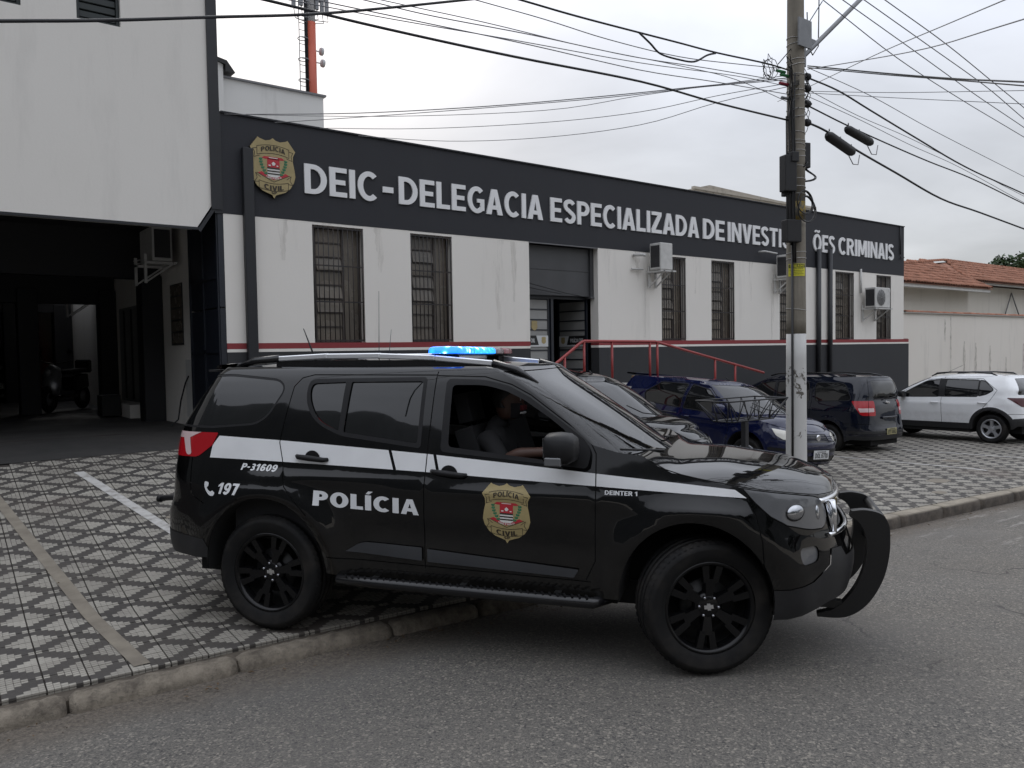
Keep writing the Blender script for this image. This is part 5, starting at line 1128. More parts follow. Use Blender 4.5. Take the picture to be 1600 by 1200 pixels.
# ---------------------------------------------------------------- ground, road, kerb, pavement
def make_ground():
    def sheet(name, us, vs, zf, mat, kind='structure'):
        V = [(*xy_of(u, v), zf(u, v)) for u in us for v in vs]; n = len(vs)
        F = [(i*n+j, (i+1)*n+j, (i+1)*n+j+1, i*n+j+1) for i in range(len(us)-1) for j in range(n-1)]
        me = bpy.data.meshes.new(name); me.from_pydata(V, [], F); me.polygons.foreach_set('use_smooth', [True]*len(F)); me.update()
        o = link(name, me, mat); tag(o, kind=kind); return o
    us = [-60, -30, -15, -8, -4, -2] + [x*.5 for x in range(-3, 80)] + [45, 60, 90]
    road = sheet('road', us, [-6.5, -5, -4, -2.5, -1, 0, 1, 1.5, 2.3, 3.1, 3.6, 4, 4.3, 4.5, 4.7, 4.85, 4.97], road_z, MATS['asphalt'])
    road['label'] = 'grey worn asphalt street in front of the kerb'
    sheet('ground', [-400, -60, 0, 60, 400], [-400, -60, -12, 10, 60, 400], lambda u, v: -2.6, MATS['earth'])
    # far pavement and verge across the street (seen only in reflections)
    sheet('verge', [-60, -20, 0, 20, 60, 90], [-12, -9, -6.6, -6.5], lambda u, v: base_z(u)+.05, MATS['concrete_light'])
    # pavement bed
    vs = [5.13, 5.6, 6.0, 6.3, 6.7, 7.2, 8, 9, 10, 11, 12, 12.6, 14]
    bed = sheet('pavement', [-30, -12, -4] + [x*.5 for x in range(-6, 82)] + [50, 70], vs, lambda u, v: pave_z(u, v)-.010, MATS['mortar'])
    bed['label'] = 'parking pavement of pale and dark patterned tiles between the kerb and the police building'
    # tiles
    T = .22; g = .0048; cam = Vector((0, 0)); cells = []
    u_off = .437-T*12
    for i in range(0, 215):
        for j in range(0, 29):
            u0, v0 = u_off+T*i, 5.13+T*j; x, y = xy_of(u0+T/2, v0+T/2)
            if y > 11.15 and x < 3.7 or y > 11.35: continue
            if 10.2 > u0 > 8.9-.3 and v0 > 9.9: continue
            cells.append((u0, v0, x, y))
    def tile_pts(u0, v0, rnd):
        tx, ty = rnd.uniform(-.0012, .0012), rnd.uniform(-.0012, .0012); h = rnd.uniform(-.0008, .0012); P = []
        for z, gg in ((-.025, 0), (0.0, 0)):
            for a, b in ((0, 0), (1, 0), (1, 1), (0, 1)):
                u, v = u0+g+(T-2*g)*a, v0+g+(T-2*g)*b; x, y = xy_of(u, v); P.append((x, y, pave_z(u, v)+z+h+tx*(a-.5)+ty*(b-.5)))
        return P
    TF = [(4, 5, 6, 7), (0, 1, 5, 4), (1, 2, 6, 5), (2, 3, 7, 6), (3, 0, 4, 7)]
    rnd = random.Random(3)
    def seen(c):
        x, y = c[2], c[3]; az = math.degrees(math.atan2(x, y)); return 3.5 < az < 71
    def hid(c):      # covered by the police car or other things in the way
        x, y = c[2], c[3]; az = math.degrees(math.atan2(x, y)); return az > 22 and x < 8
    near = sorted([c for c in cells if seen(c) and not hid(c)], key=lambda c: c[2]**2+c[3]**2)[:300]; ns = set((c[0], c[1]) for c in near)
    mb = MB()
    for c in cells:
        P = tile_pts(c[0], c[1], rnd)
        if (c[0], c[1]) in ns:
            x, y = xy_of(c[0]+T/2, c[1]+T/2); z = pave_z(c[0]+T/2, c[1]+T/2)
            me = bpy.data.meshes.new('paving_tile'); me.from_pydata([(a-x, b-y, d-z) for a, b, d in P], [], TF); me.update()
            o = link('paving_tile', me, MATS['paving_tile'], bed); o.location = (x, y, z)
        else: mb.add(P, TF)
    o = mb.build('paving_tiles', MATS['paving_tile'], bed, recalc=False); o['kind'] = 'stuff'
    q = MB()                                                       # cement patches over lost tiles
    for uu, vv, a, b_ in ((-.35, 6.9, .30, .24), (1.9, 8.35, .24, .20), (3.1, 9.6, .40, .26), (.15, 10.3, .34, .22), (2.62, 7.3, .16, .2), (12.2, 6.0, .5, .3), (14.9, 7.1, .4, .35), (11.2, 5.5, .3, .2), (17.3, 6.4, .6, .3)):
        n = 14; q = MB(); P = [xy_of(uu+a*rnd.uniform(.38, .55)*math.cos(t), vv+b_*rnd.uniform(.38, .55)*math.sin(t)) for t in [2*math.pi*k/n for k in range(n)]]; q.add([(x, y, ground_z(x, y)+.0035) for x, y in P], [tuple(range(n))]); q.build('cement_patch', MATS['strip_mortar'], bed, recalc=False)
    # painted bay lines and the mortar strip
    def ribbon(name, p0, p1, w, mat, label):
        m = MB(); n = 24; V = []
        for i in range(n+1):
            t = i/n; x, y = p0[0]+(p1[0]-p0[0])*t, p0[1]+(p1[1]-p0[1])*t
            for s_ in (-w/2, w/2): V.append((x+s_, y, ground_z(x+s_, y)+.0055))
        m.add(V, [(2*i, 2*i+1, 2*i+3, 2*i+2) for i in range(n)]); o = m.build(name, mat, bed, recalc=False); o['label'] = label; return o
    ribbon('bay_line', (2.19, 6.55), (1.67, 10.45), .105, MATS['line_white'], 'white painted bay line running to the garage mouth')
    ribbon('mortar_strip', (1.125, 5.16), (.765, 10.0), .095, MATS['strip_mortar'], 'tan mortar strip filling a cut through the tiles')
    ribbon('bay_line', (16.6, 5.9), (16.2, 9.9), .10, MATS['line_white'], 'worn white bay line beside the white car')
    ribbon('bay_line', (14.2, 5.6), (14.1, 9.9), .10, MATS['line_white'], 'worn white bay line behind the navy car')
    # kerb: old rounded stones on the left, newer square kerb on the right
    kb = bpy.data.meshes.new('kerb'); 
    m = MB(); n = 60
    for i in range(-10, 70):
        u = i*.5; 
        if u < 30: P = []; 
    V = []
    for i in range(0, 90):
        u = -6+.5*i
        for v, dz in ((5.01, -.16), (5.02, -.035), (5.14, -.02), (5.14, -.16)): x, y = xy_of(u, v); V.append((x, y, pave_z(u, 5.0)+dz))
    m.add(V, [(4*i+j, 4*i+4+j, 4*i+5+j, 4*i+1+j) for i in range(89) for j in range(3)]); kerb = m.build('kerb', MATS['gutter_dirt']); tag(kerb, 'worn concrete kerb between the tiled pavement and the street', kind='structure')
    rk = random.Random(11)
    def stone(u0, u1, old):
        m = MB(); n = max(6, int((u1-u0)/.04)) if old else 6; prof = []
        V = []; k = 0
        for i in range(n+1):
            u = u0+(u1-u0)*i/n; e = min(i, n-i)/n; ez = .0 if i in (0, n) else 1
            for a in range(9):
                t = a/8
                if old:
                    ang = math.pi*t*.95; vv = 5.035-.105*math.cos(ang)*(.8+.2*ez); zz = -.125+.112*math.sin(ang)**.8*(.84+.16*ez)
                    r = rk.uniform(-.009, .007); vv += r; zz += rk.uniform(-.009, .004)
                    zt = .5*(road_z(u, 4.95)+pave_z(u, 5.1))+.055
                    x, y = xy_of(u, vv); V.append((x, y, zt+zz))
                else:
                    pts = [(4.955, -.22), (4.950, -.10), (4.955, -.035), (4.968, -.006), (4.99, .003), (5.03, .004), (5.08, .003), (5.12, .001), (5.128, -.03)]
                    vv, dz = pts[a]; x, y = xy_of(u, vv); V.append((x, y, pave_z(u, 5.05)+dz+rk.uniform(-.002, .002)))
        F = [(i*9+j, (i+1)*9+j, (i+1)*9+j+1, i*9+j+1) for i in range(n) for j in range(8)] + [tuple(range(9)), tuple(n*9+j for j in range(8, -1, -1))]
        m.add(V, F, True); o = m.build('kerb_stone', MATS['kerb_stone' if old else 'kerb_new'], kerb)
    u = -2.42
    for L in (.95, 1.02, .98, .93, 1.06, .72, .95, 1.0, 1.0): stone(u, u+L-.018-(.05 if .9 < u+L < 1.3 else 0), True); u += L
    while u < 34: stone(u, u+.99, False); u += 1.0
    # loose grit in the gutter
    m = MB()
    for _ in range(1500):
        uu = rk.uniform(-.5, 9) if rk.random() < .8 else rk.uniform(9, 16); vv = 4.93-abs(rk.gauss(0, .10)); x, y = xy_of(uu, vv); z = road_z(uu, vv); r = rk.uniform(.003, .010)
        if rk.random() < .12: vv = rk.uniform(2.5, 4.8); x, y = xy_of(uu, vv); z = road_z(uu, vv); r *= .6
        a = rk.uniform(0, 6.3); P = [(x+r*math.cos(a+k*2.1), y+r*math.sin(a+k*2.1), z-.001) for k in range(3)] + [(x, y, z+r*rk.uniform(.4, 1.0))]
        m.add(P, [(0, 1, 3), (1, 2, 3), (2, 0, 3)])
    o = m.build('gutter_grit', MATS['kerb_stone']); tag(o, 'loose grit and dirt lying in the gutter along the kerb', 'grit', kind='stuff')
    m = MB()
    for _ in range(160):
        uu = rk.uniform(-.5, 14); vv = 4.90-abs(rk.gauss(0, .16)) if rk.random() < .8 else rk.uniform(5.2, 9); x, y = xy_of(uu, vv); z = ground_z(x, y)+.012; a = rk.uniform(0, 6.3); r = rk.uniform(.010, .026); h_ = rk.uniform(.0, .012)
        m.add([(x+r*math.cos(a), y+r*math.sin(a), z), (x+r*.4*math.cos(a+1.6), y+r*.4*math.sin(a+1.6), z+h_), (x-r*math.cos(a), y-r*math.sin(a), z+.003), (x-r*.4*math.cos(a+1.6), y-r*.4*math.sin(a+1.6), z+h_)], [(0, 1, 2), (0, 2, 3)])
    o = m.build('fallen_leaves', MATS['dry_leaf'], recalc=False); tag(o, 'small dry leaves scattered in the gutter and on the tiles', 'leaves', kind='stuff')
    # garage floor
    m = MB(); V = []
    ys = [11.18, 11.5, 12.2, 13, 14, 20, 31]; xs = [-8, -4, -2, 0, 1, 2, 3, 3.72]
    for y in ys:
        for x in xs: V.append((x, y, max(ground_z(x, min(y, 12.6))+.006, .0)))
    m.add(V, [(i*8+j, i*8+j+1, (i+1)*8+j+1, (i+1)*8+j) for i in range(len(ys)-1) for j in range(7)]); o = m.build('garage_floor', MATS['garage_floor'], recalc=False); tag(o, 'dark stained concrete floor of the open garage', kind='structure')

# ---------------------------------------------------------------- the police building
WZ0, WZ1 = 2.09, 3.865
WINDOWS = [(5.06, 5.91), (6.76, 7.57), (12.82, 13.60), (14.46, 15.29), (17.05, 17.86), (19.53, 20.45), (21.62, 22.43)]
def wall_text(parent, txt, x0, x1, z0, z1):
    """raised letters, each an object"""
    B = .190; W = [letter_shapes(ch, B)[2] for ch in txt]; gap = .085; tot = sum(W)+gap*(len(txt)-1); sx = (x1-x0)*.985/tot; sz = z1-z0; X = x0+(x1-x0)*.007
    for ch, w in zip(txt, W):
        g, gf = glyph_mesh(ch, B)
        bm = bmesh.new(); vs = [bm.verts.new((X+p[0]*sx, 11.370, z0+p[1]*sz)) for p in g]
        for t in gf:
            try: bm.faces.new([vs[k] for k in t])
            except ValueError: pass
        bmesh.ops.dissolve_limit(bm, angle_limit=.02, verts=bm.verts, edges=bm.edges)
        r = bmesh.ops.extrude_face_region(bm, geom=bm.faces[:]); bmesh.ops.translate(bm, verts=[v for v in r['geom'] if isinstance(v, bmesh.types.BMVert)], vec=(0, .027, 0)); bmesh.ops.recalc_face_normals(bm, faces=bm.faces)
        me = bpy.data.meshes.new('letter'); bm.to_mesh(me); bm.free(); link('letter', me, MATS['sign_letter'], parent)
        X += (w+gap)*sx
def make_window(b, x0, x1, seed):
    r = random.Random(seed); w = x1-x0; y = 11.40; yi = 11.56
    m = MB(); m.box(x0, x1, yi+.02, yi+.05, WZ0, WZ1)       # dark panel standing in for the unlit room behind
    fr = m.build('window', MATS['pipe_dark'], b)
    m = MB(); t = .03
    m.box(x0, x0+t, yi-.03, yi+.02, WZ0, WZ1).box(x1-t, x1, yi-.03, yi+.02, WZ0, WZ1).box(x0+t, x1-t, yi-.03, yi+.02, WZ0, WZ0+t).box(x0+t, x1-t, yi-.03, yi+.02, WZ1-t, WZ1)
    xm = x0+w*.64; m.box(xm-.014, xm+.014, yi-.03, yi+.015, WZ0+t, WZ1-t).box(x0+w*.10, x0+w*.10+.02, yi-.03, yi+.015, WZ0+t, WZ1-t)
    m.build('window_frame', MATS['frame_brown'], fr)
    n = 8; h = (WZ1-WZ0-.06)/n
    for i in range(n):                                       # hinged panes, some ajar
        z = WZ0+.03+h*i; tilt = .035 if i in (2, 3, 5) and seed % 2 == 0 or i in (3, 4, 6) and seed % 2 else .004
        m = MB(); m.add([(x0+w*.12+.01, yi-.012-tilt, z+.012), (xm-.016, yi-.012-tilt, z+.012), (xm-.016, yi-.010, z+h-.010), (x0+w*.12+.01, yi-.010, z+h-.010)], [(0, 1, 2, 3)]); 
        m.add([(x0+w*.12+.01, yi-.006-tilt, z+.012), (xm-.016, yi-.006-tilt, z+.012), (xm-.016, yi-.004, z+h-.010), (x0+w*.12+.01, yi-.004, z+h-.010)], [(3, 2, 1, 0)])
        m.build('pane', MATS['window_pane'], fr, recalc=False)
    m = MB()
    for i in range(1, n): m.box(x0+w*.12, xm-.014, yi-.03, yi-.0, WZ0+.03+h*i-.009, WZ0+.03+h*i+.009)
    m.build('glazing_bar', MATS['frame_brown'], fr)
    m = MB(); m.box(xm+.014, x1-t, yi-.006, yi-.002, WZ0+t, WZ1-t); m.build('pane', MATS['window_pane'], fr)
    m = MB(); m.box(x0+t, x0+w*.10, yi-.006, yi-.002, WZ0+t, WZ1-t); m.build('pane', MATS['window_pane'], fr)
    m = MB(); nb = 10                                         # security bars
    for i in range(nb+1):
        x = x0+.02+(w-.04)*i/nb; m.tube([(x, y+.015, WZ0+.01), (x, y+.015, WZ1-.01)], .0080 if 0 < i < nb else .011, 6)
    for z in (WZ0+.03, WZ0+.35*(WZ1-WZ0), WZ0+.66*(WZ1-WZ0), WZ1-.03): m.box(x0+.01, x1-.01, y+.008, y+.020, z-.010, z+.010)
    m.build('window_bars', MATS['bar_rust'], fr)
def make_police_building():
    b = empty('police_building', (0, 0, 0)); tag(b, 'long single storey police building with a charcoal sign band, white walls and a red stripe', 'building')
    Y0, Y1, XL, XR = 11.40, 11.62, 3.74, 23.16; DX0, DX1 = 9.25, 10.98
    # white piers between the openings
    ops = sorted(WINDOWS+[(DX0, DX1)]); m = MB(); x = XL
    for a, c in ops: m.box(x, a, Y0, Y1, 2.085, 3.905); x = c
    m.box(x, XR, Y0, Y1, 2.085, 3.905)
    for a, c in WINDOWS: m.box(a, c, Y0+.001, Y1, WZ1, 3.905)
    m.build('wall', MATS['wall_white'], b)
    m = MB(); m.box(XL, XR, Y0-.004, Y1, 3.906, 5.302).box(XL, XR, Y0-.03, Y1+.02, 5.302, 5.325); o = m.build('sign_band', MATS['wall_dark'], b)
    m = MB()
    for a, c in ((XL, DX0), (DX1, 23.45)): m.box(a, c, Y0-.006, Y1, 2.002, 2.086)
    m.build('red_stripe', MATS['wall_red'], b); m = MB()
    for a, c in ((XL, DX0), (DX1, 23.45)): m.box(a, c, Y0-.005, Y1, 1.958, 2.001)
    m.build('white_stripe', MATS['wall_white'], b); m = MB()
    for a, c in ((XL, DX0), (DX1, 23.45)): m.box(a, c, Y0-.008, Y1, -1.2, 1.957)
    m.box(DX0, DX1, Y0-.006, Y1+.5, -1.2, 1.20); m.build('wall_base', MATS['wall_dark_low'], b)
    # drips under the air conditioners and sills
    rk = random.Random(9); stains = []
    for x, z0, z1, wd in ((12.30, 2.15, 3.45, .05), (12.38, 2.4, 3.45, .03), (16.72, 2.1, 3.45, .05), (16.80, 2.5, 3.5, .03), (8.55, 2.3, 3.88, .12), (8.9, 2.8, 3.88, .07), (6.2, 3.2, 3.9, .1), (5.3, 3.86, 3.9, .1), (10.99+1.1, 3.3, 3.9, .08), (13.9, 3.1, 3.9, .08), (15.9, 3.0, 3.9, .07), (20.9, 2.3, 3.1, .04), (21.4, 2.2, 2.95, .05), (4.6, 3.3, 3.9, .08), (11.3, 3.2, 3.9, .05)):
        V = []; n = 12
        for i in range(n+1): z = z0+(z1-z0)*i/n; k = wd*(.3+.7*i/n)*rk.uniform(.75, 1.2); c = x+rk.uniform(-.01, .01); V += [(c-k, Y0-.0022, z), (c+k, Y0-.0022, z)]
        m = MB(); m.add(V, [(2*i, 2*i+1, 2*i+3, 2*i+2) for i in range(n)]); stains.append(m)
    sm = NT('wall_drip'); p = sm.world(); n_ = sm.noise(p, 9, 5, .7, (1.6, 1, .12)); tr = sm.node('ShaderNodeBsdfTransparent'); mx = sm.node('ShaderNodeMixShader'); sm.set(Base_Color=(.30, .27, .22), Roughness=.9); sm.l.new(sm.math('MULTIPLY', sm.rng(n_, .42, .68), .20), mx.inputs[0]); sm.l.new(tr.outputs[0], mx.inputs[1]); sm.l.new(sm.b.outputs[0], mx.inputs[2]); sm.l.new(mx.outputs[0], sm.out.inputs['Surface']); [q.build('wall_stain', MATS['wall_drip'], b, recalc=False) for q in stains]
    # rest of the block
    m = MB(); m.box(XR-.2, XR, Y1, 20, -1, 5.2).box(XL, XR, 19.8, 20, -1, 5.2).box(XL, XR, Y1, 20, 5.0, 5.06); m.build('rear_wall', MATS['wall_back'], b)
    m = MB(); m.box(XL+.02, XR-.2, 15, 15.1, 1.0, 5.0); m.build('inner_wall', MATS['black_column'], b)
    for i, (a, c) in enumerate(WINDOWS): make_window(b, a, c, i)
    # left return wall: dark metal panels facing the garage mouth, then white wall
    m = MB(); m.box(3.66, 3.739, 11.40, 12.80, 2.60, 3.95).box(3.66, 3.739, 11.40, 12.80, .4, 2.58).box(3.640, 3.66, 11.42, 11.47, .4, 4.0).box(3.640, 3.66, 12.10, 12.14, .4, 4.0).box(3.640, 3.66, 12.74, 12.79, .4, 4.0).box(3.640, 3.66, 11.47, 12.74, 1.95, 2.0).box(3.64, 3.66, 11.47, 12.74, 3.0, 3.04)
    m.build('metal_side_panel', MATS['door_dark'], b)
    m = MB(); m.box(3.62, 3.739, 11.385, 11.42, 3.9, 5.3); m.build('flashing', MATS['pipe_dark'], b)
    # door recess
    d = MB(); d.box(DX0-.02, DX1+.6, 13.4, 13.45, 1.2, 3.9).box(DX0-.06, DX0, Y1, 13.4, 1.2, 3.9).box(DX1+.6, DX1+.66, Y1, 13.4, 1.2, 3.9).box(DX0, DX1+.6, Y1, 13.4, 3.86, 3.9); d.build('porch', MATS['wall_dark_low'], b)
    d = MB(); d.box(DX1-.09, DX1-.002, Y0+.12, Y1+.06, 2.96, 3.90).box(DX0, DX1-.09, Y0+.16, Y0+.20, 2.96, 3.88).box(DX0, DX1-.09, Y0+.150, Y0+.16, 3.44, 3.455); d.build('door_transom', MATS['door_grey'], b)
    d = MB(); d.box(DX0, DX1-.002, Y0-.010, Y0+.02, 3.885, 3.905).box(DX1-.10, DX1-.003, Y0+.10, Y1+.07, 2.925, 2.958); d.build('door_jamb', MATS['flash'], b)
    def leaf(hx, hy, ang, w, mirror_):
        o = empty('gate_leaf', (hx, hy, 1.22), ang, b); z1 = 1.72
        sg = 1 if mirror_ else -1
        f = MB(); f.box(0, w, -.02, .02, 0, .12).box(0, w, -.02, .02, z1-.05, z1).box(0, .05, -.02, .02, .12, z1-.05).box(w-.05, w, -.02, .02, .12, z1-.05)
        f.build('gate_frame', MATS['door_dark'], o)
        n = 8; h = (z1-.17)/n; pm = None
        for i in range(n):
            q = MB(); z = .12+h*i; q.box(.05, w-.05, -.006, .006, z+.012, z+h-.012); q.build('gate_panel', MATS['door_panel'], o); q = MB(); q.box(.05, w-.05, -.018, .018, z-.012, z+.012); q.build('gate_bar', MATS['door_dark'], o)
        q = MB(); q.box(.05, w-.05, *sorted((-.022*sg, -.018*sg)), .80, .98); q.build('sign_board', MATS['letter_black'], o)
        q = MB(); q.box(.05, w-.05, *sorted((-.024*sg, -.0225*sg)), .77, .80); q.add([(w-.05, -.0235, .80), (w-.28, -.0235, .80), (w-.34, -.0235, .98), (w-.05, -.0235, .98)] if mirror_ else [(w-.05, .0235, .80), (w-.26, .0235, .80), (w-.32, .0235, .98), (w-.05, .0235, .98)], [(0, 1, 2, 3)]); q.build('sign_stripe', MATS['plate_white'], o, recalc=False)
        x0, x1 = (.08, w-.38) if mirror_ else (w-.36, .08)
        V, F = text_into('POLÍCIA CIVIL', x0, x1, .85, .925); link('lettering', flat_mesh('lettering', V, F, lambda u, v: Vector((u, -.0255*sg, v))), MATS['plate_white'], o)
        cx = w-.16; bb = MB(); A, _ = badge_art(); sh = A[0][2][0]; link('badge_sticker', poly_flat('badge_sticker', [sh], lambda u, v: Vector((cx+u*.11, -.026*sg, .815+v*.11))), MATS['gold'], o)
        if mirror_: link('badge_sticker', poly_flat('badge_sticker', [sh], lambda u, v: Vector((w-.38+u*.15, -.0205, 1.07+v*.15))), MATS['gold'], o)
        return o
    leaf(DX0+.01, 11.72, R_(0), .72, True); leaf(DX1-.06, 11.66, R_(95), .80, False)
    d = MB(); d.box(DX0, DX1, Y1+.06, Y1+.10, 2.90, 2.965).box(DX0+.74, DX0+.80, Y1+.05, Y1+.11, 1.2, 2.90); d.build('door_frame', MATS['door_dark'], b)
    d = MB(); d.tube([(DX0, Y0+.05, 3.16), (DX0+.9, Y0+.02, 3.0), (DX1-.2, Y0+.2, 2.96)], .008, 5).tube([(DX0, Y0+.05, 3.08), (DX0+.8, Y0+.03, 2.98)], .008, 5); d.build('hanging_cable', MATS['cable_black'], b)
    # lettering
    s = empty('sign_lettering', (0, 0, 0), 0, b)
    for t, x0, x1 in (('DEIC', 4.94, 6.19), ('-', 6.26, 6.45), ('DELEGACIA', 6.53, 9.60), ('ESPECIALIZADA', 9.73, 14.05), ('DE', 14.15, 14.91), ('INVEST', 15.01, 16.95), ('IGA', 16.99, 17.78), ('Ç', 17.80, 18.10), ('ÕES', 18.46, 19.48), ('CRIMINAIS', 19.62, 22.56)):
        if t == '-':
            q = MB(); q.box(x0, x1, 11.37, 11.396, 4.47, 4.56); q.build('hyphen', MATS['sign_letter'], s); continue
        wall_text(s, t, x0, x1, 4.315, 4.755)
    bg = empty('wall_badge', (0, 0, 0), 0, b); A, _ = badge_art(); sh = A[0][2][0]
    q = MB(); q.prism([(4.465+u*.665, 4.175+v*.665) for u, v in sh], lambda a, c: (a, 11.345, c), lambda a, c: (a, 11.39, c)); q.build('badge_edge', MATS['badge_dark'], bg)
    make_badge(bg, lambda u, v, h: Vector((4.465+u*.66, 11.3445-h, 4.178+v*.66)), gap=.0018)
    # rainwater pipes
    for (a, c, z1) in ((4.01, 4.16, 4.85), (18.57, 18.71, 4.37), (19.10, 19.24, 4.40)):
        q = MB(); q.box(a, c, Y0-.10, Y0-.012, .0, z1) if a < 5 else q.tube([((a+c)/2, Y0-.07, .0), ((a+c)/2, Y0-.07, z1)], .06, 14); 
        o = q.build('downpipe', MATS['pipe_dark'], b, bevel=.008 if a < 5 else 0)
    q = MB(); q.tube([(22.9, Y0-.03, 4.50), (22.9, Y0-.03, 5.30)], .018, 8).bar((22.86, Y0-.06, 4.42), (23.05, Y0-.06, 4.42), .03); q.build('conduit', MATS['pipe_dark'], b)
    # parapet block on the roof
    p = MB(); V = [(15.86, 13.0, 5.05), (21.1, 13.0, 5.05), (21.1, 13.0, 5.88), (16.45, 13.0, 6.02), (15.86, 13.0, 5.88)]; V += [(x, 15.5, z) for x, _, z in V]
    p.add(V, [(0, 1, 2, 3, 4), (9, 8, 7, 6, 5), (0, 4, 9, 5), (4, 3, 8, 9), (3, 2, 7, 8), (2, 1, 6, 7)]); p.box(15.80, 21.2, 12.96, 13.05, 5.86, 5.92); o = p.build('roof_tank_housing', MATS['weathered'], b)
    # entrance landing, ramp and steps
    p = MB(); p.box(8.95, 11.35, 9.85, 11.39, -.6, 1.26)
    V = [(11.35, 9.85, -.6), (15.6, 9.85, -.6), (15.6, 9.85, .55), (11.35, 9.85, 1.26)]; V += [(x, 11.39, z) for x, _, z in V]; p.add(V, [(0, 1, 2, 3), (7, 6, 5, 4), (3, 2, 6, 7), (1, 5, 6, 2)])
    for i in range(4): p.box(8.95-.28*(i+1), 8.95-.28*i, 9.85, 11.39, -.2, 1.26-.17*(i+1))
    o = p.build('entrance_ramp', MATS['concrete_light']); tag(o, 'concrete entrance ramp and steps below the red handrail', 'ramp')
    r = empty('handrail', (0, 0, 0)); tag(r, 'red painted tubular handrail up the entrance ramp in front of the barred windows', 'handrail')
    p = MB(); p.tube([(8.30, 9.95, 1.50), (8.42, 9.95, 1.58), (9.16, 9.95, 2.03), (9.24, 9.95, 2.06), (11.0, 9.95, 2.045), (11.12, 9.95, 2.02), (14.3, 9.95, 1.385)], .026, 10)
    p.build('rail', MATS['red_rail'], r)
    for x, z1 in ((8.80, 1.82), (9.24, 2.05), (9.90, 2.04), (10.86, 2.03), (11.06, 2.02), (12.72, 1.70), (13.35, 1.575)):
        p = MB(); z0 = 1.2 if x < 11.3 else 1.26-(x-11.35)*.167-.02; z0 = z0 if x > 8.9 else .9; p.tube([(x, 9.95, z0), (x, 9.95, z1)], .022, 8); p.build('post', MATS['red_rail'], r)
    o = MB().box(10.95, 11.12, 10.3, 10.5, 1.26, 1.42).build('wooden_box', MATS['wood'], bevel=.005); tag(o, 'small wooden box on the landing beside the entrance gate', 'box')

def make_air_con(x, y, z, rot, label, W=.78, fan=True, group='air conditioner units on the police building wall'):
    a = empty('air_conditioner', (x, y, z), rot); tag(a, label, 'air conditioner', group)
    m = MB(); m.box(-W/2, W/2, -.15, .15, 0, .54); m.build('casing', MATS['ac_white'], a, bevel=.018, seg=2)
    if fan:
     m = MB(); m.lathe([(.0, 0), (.21, 0), (.22, -.006), (.215, -.010), (.0, -.010)], 28, axis='y', center=(-.10, -.152, .27)); m.build('fan_grille', MATS['ac_fan'], a)
     m = MB()
     for k in range(5): m.lathe([(.04+.036*k, -.004), (.046+.036*k, -.004)], 28, axis='y', center=(-.10, -.165, .27))
     for k in range(12): t = 2*math.pi*k/12; m.bar((-.10+.03*math.cos(t), -.168, .27+.03*math.sin(t)), (-.10+.21*math.cos(t), -.168, .27+.21*math.sin(t)), .004)
     m.build('fan_guard', MATS['ac_grille'], a)
    m = MB(); m.box(-W/2-.004, -W/2+.0, -.12, .12, .05, .49)
    for k in range(12): m.box(-W/2-.008, -W/2-.004, -.115, .115, .065+.035*k, .072+.035*k)
    m.build('side_grille', MATS['ac_grille'], a)
    m = MB(); m.box(-W/2+.03, -W/2+.07, -.20, .26, -.05, -.01).box(W/2-.10, W/2-.06, -.20, .26, -.05, -.01).box(-W/2-.05, W/2+.05, -.20, -.16, -.045, -.015).box(-W/2+.06, -W/2+.10, .22, .26, -.35, .1).box(W/2-.10, W/2-.06, .22, .26, -.35, .1).bar((-W/2+.08, -.15, -.05), (-W/2+.08, .22, -.32), .025).bar((W/2-.08, -.15, -.05), (W/2-.08, .22, -.32), .025)
    m.build('bracket', MATS['ac_white'], a)
    m = MB(); m.tube([(W/2, 0, .20), (W/2+.08, .02, .17), (W/2+.10, .10, .10), (W/2+.05, .24, .06)], .014, 8).tube([(W/2, 0, .12), (W/2+.06, .0, .09), (W/2+.08, .12, .04), (W/2+.03, .24, .02)], .010, 8); m.build('pipe', MATS['ac_white'], a)
    return a
def make_air_cons():
    a = make_air_con(12.50, 11.12, 3.52, 0, 'white air conditioner high on the wall right of the entrance, beside the third barred window', W=.36, fan=False); m = MB(); m.tube([(-.55, .26, .30), (-.42, .10, .30), (-.40, .05, .28)], .03, 8).tube([(-.62, .24, .02), (-.30, .22, .02)], .02, 8); m.build('pipe_elbow', MATS['ac_white'], a)
    a = make_air_con(16.90, 11.12, 3.55, 0, 'white air conditioner on its bracket just left of the utility pole', W=.36, fan=False); m = MB(); m.tube([(-.75, .24, .60), (-.70, .10, .60), (-.3, .05, .57)], .02, 8); m.build('pipe_elbow', MATS['ac_white'], a)
    a = make_air_con(21.15, 11.12, 2.93, 0, 'white air conditioner with its round fan in view between the last two windows'); m = MB(); m.tube([(-.42, .24, .4), (-.42, .24, 1.05)], .03, 8); m.box(.30, .38, -.156, -.15, .42, .5); m.build('pipe_elbow', MATS['ac_white'], a)
    make_air_con(3.42, 13.75, 3.42, R_(90), 'old white air conditioner high on the wall inside the garage mouth', group='air conditioner units inside the garage')
    make_air_con(3.42, 20.3, 3.20, R_(90), 'dim air conditioner on the far garage wall above the scooter', group='air conditioner units inside the garage')

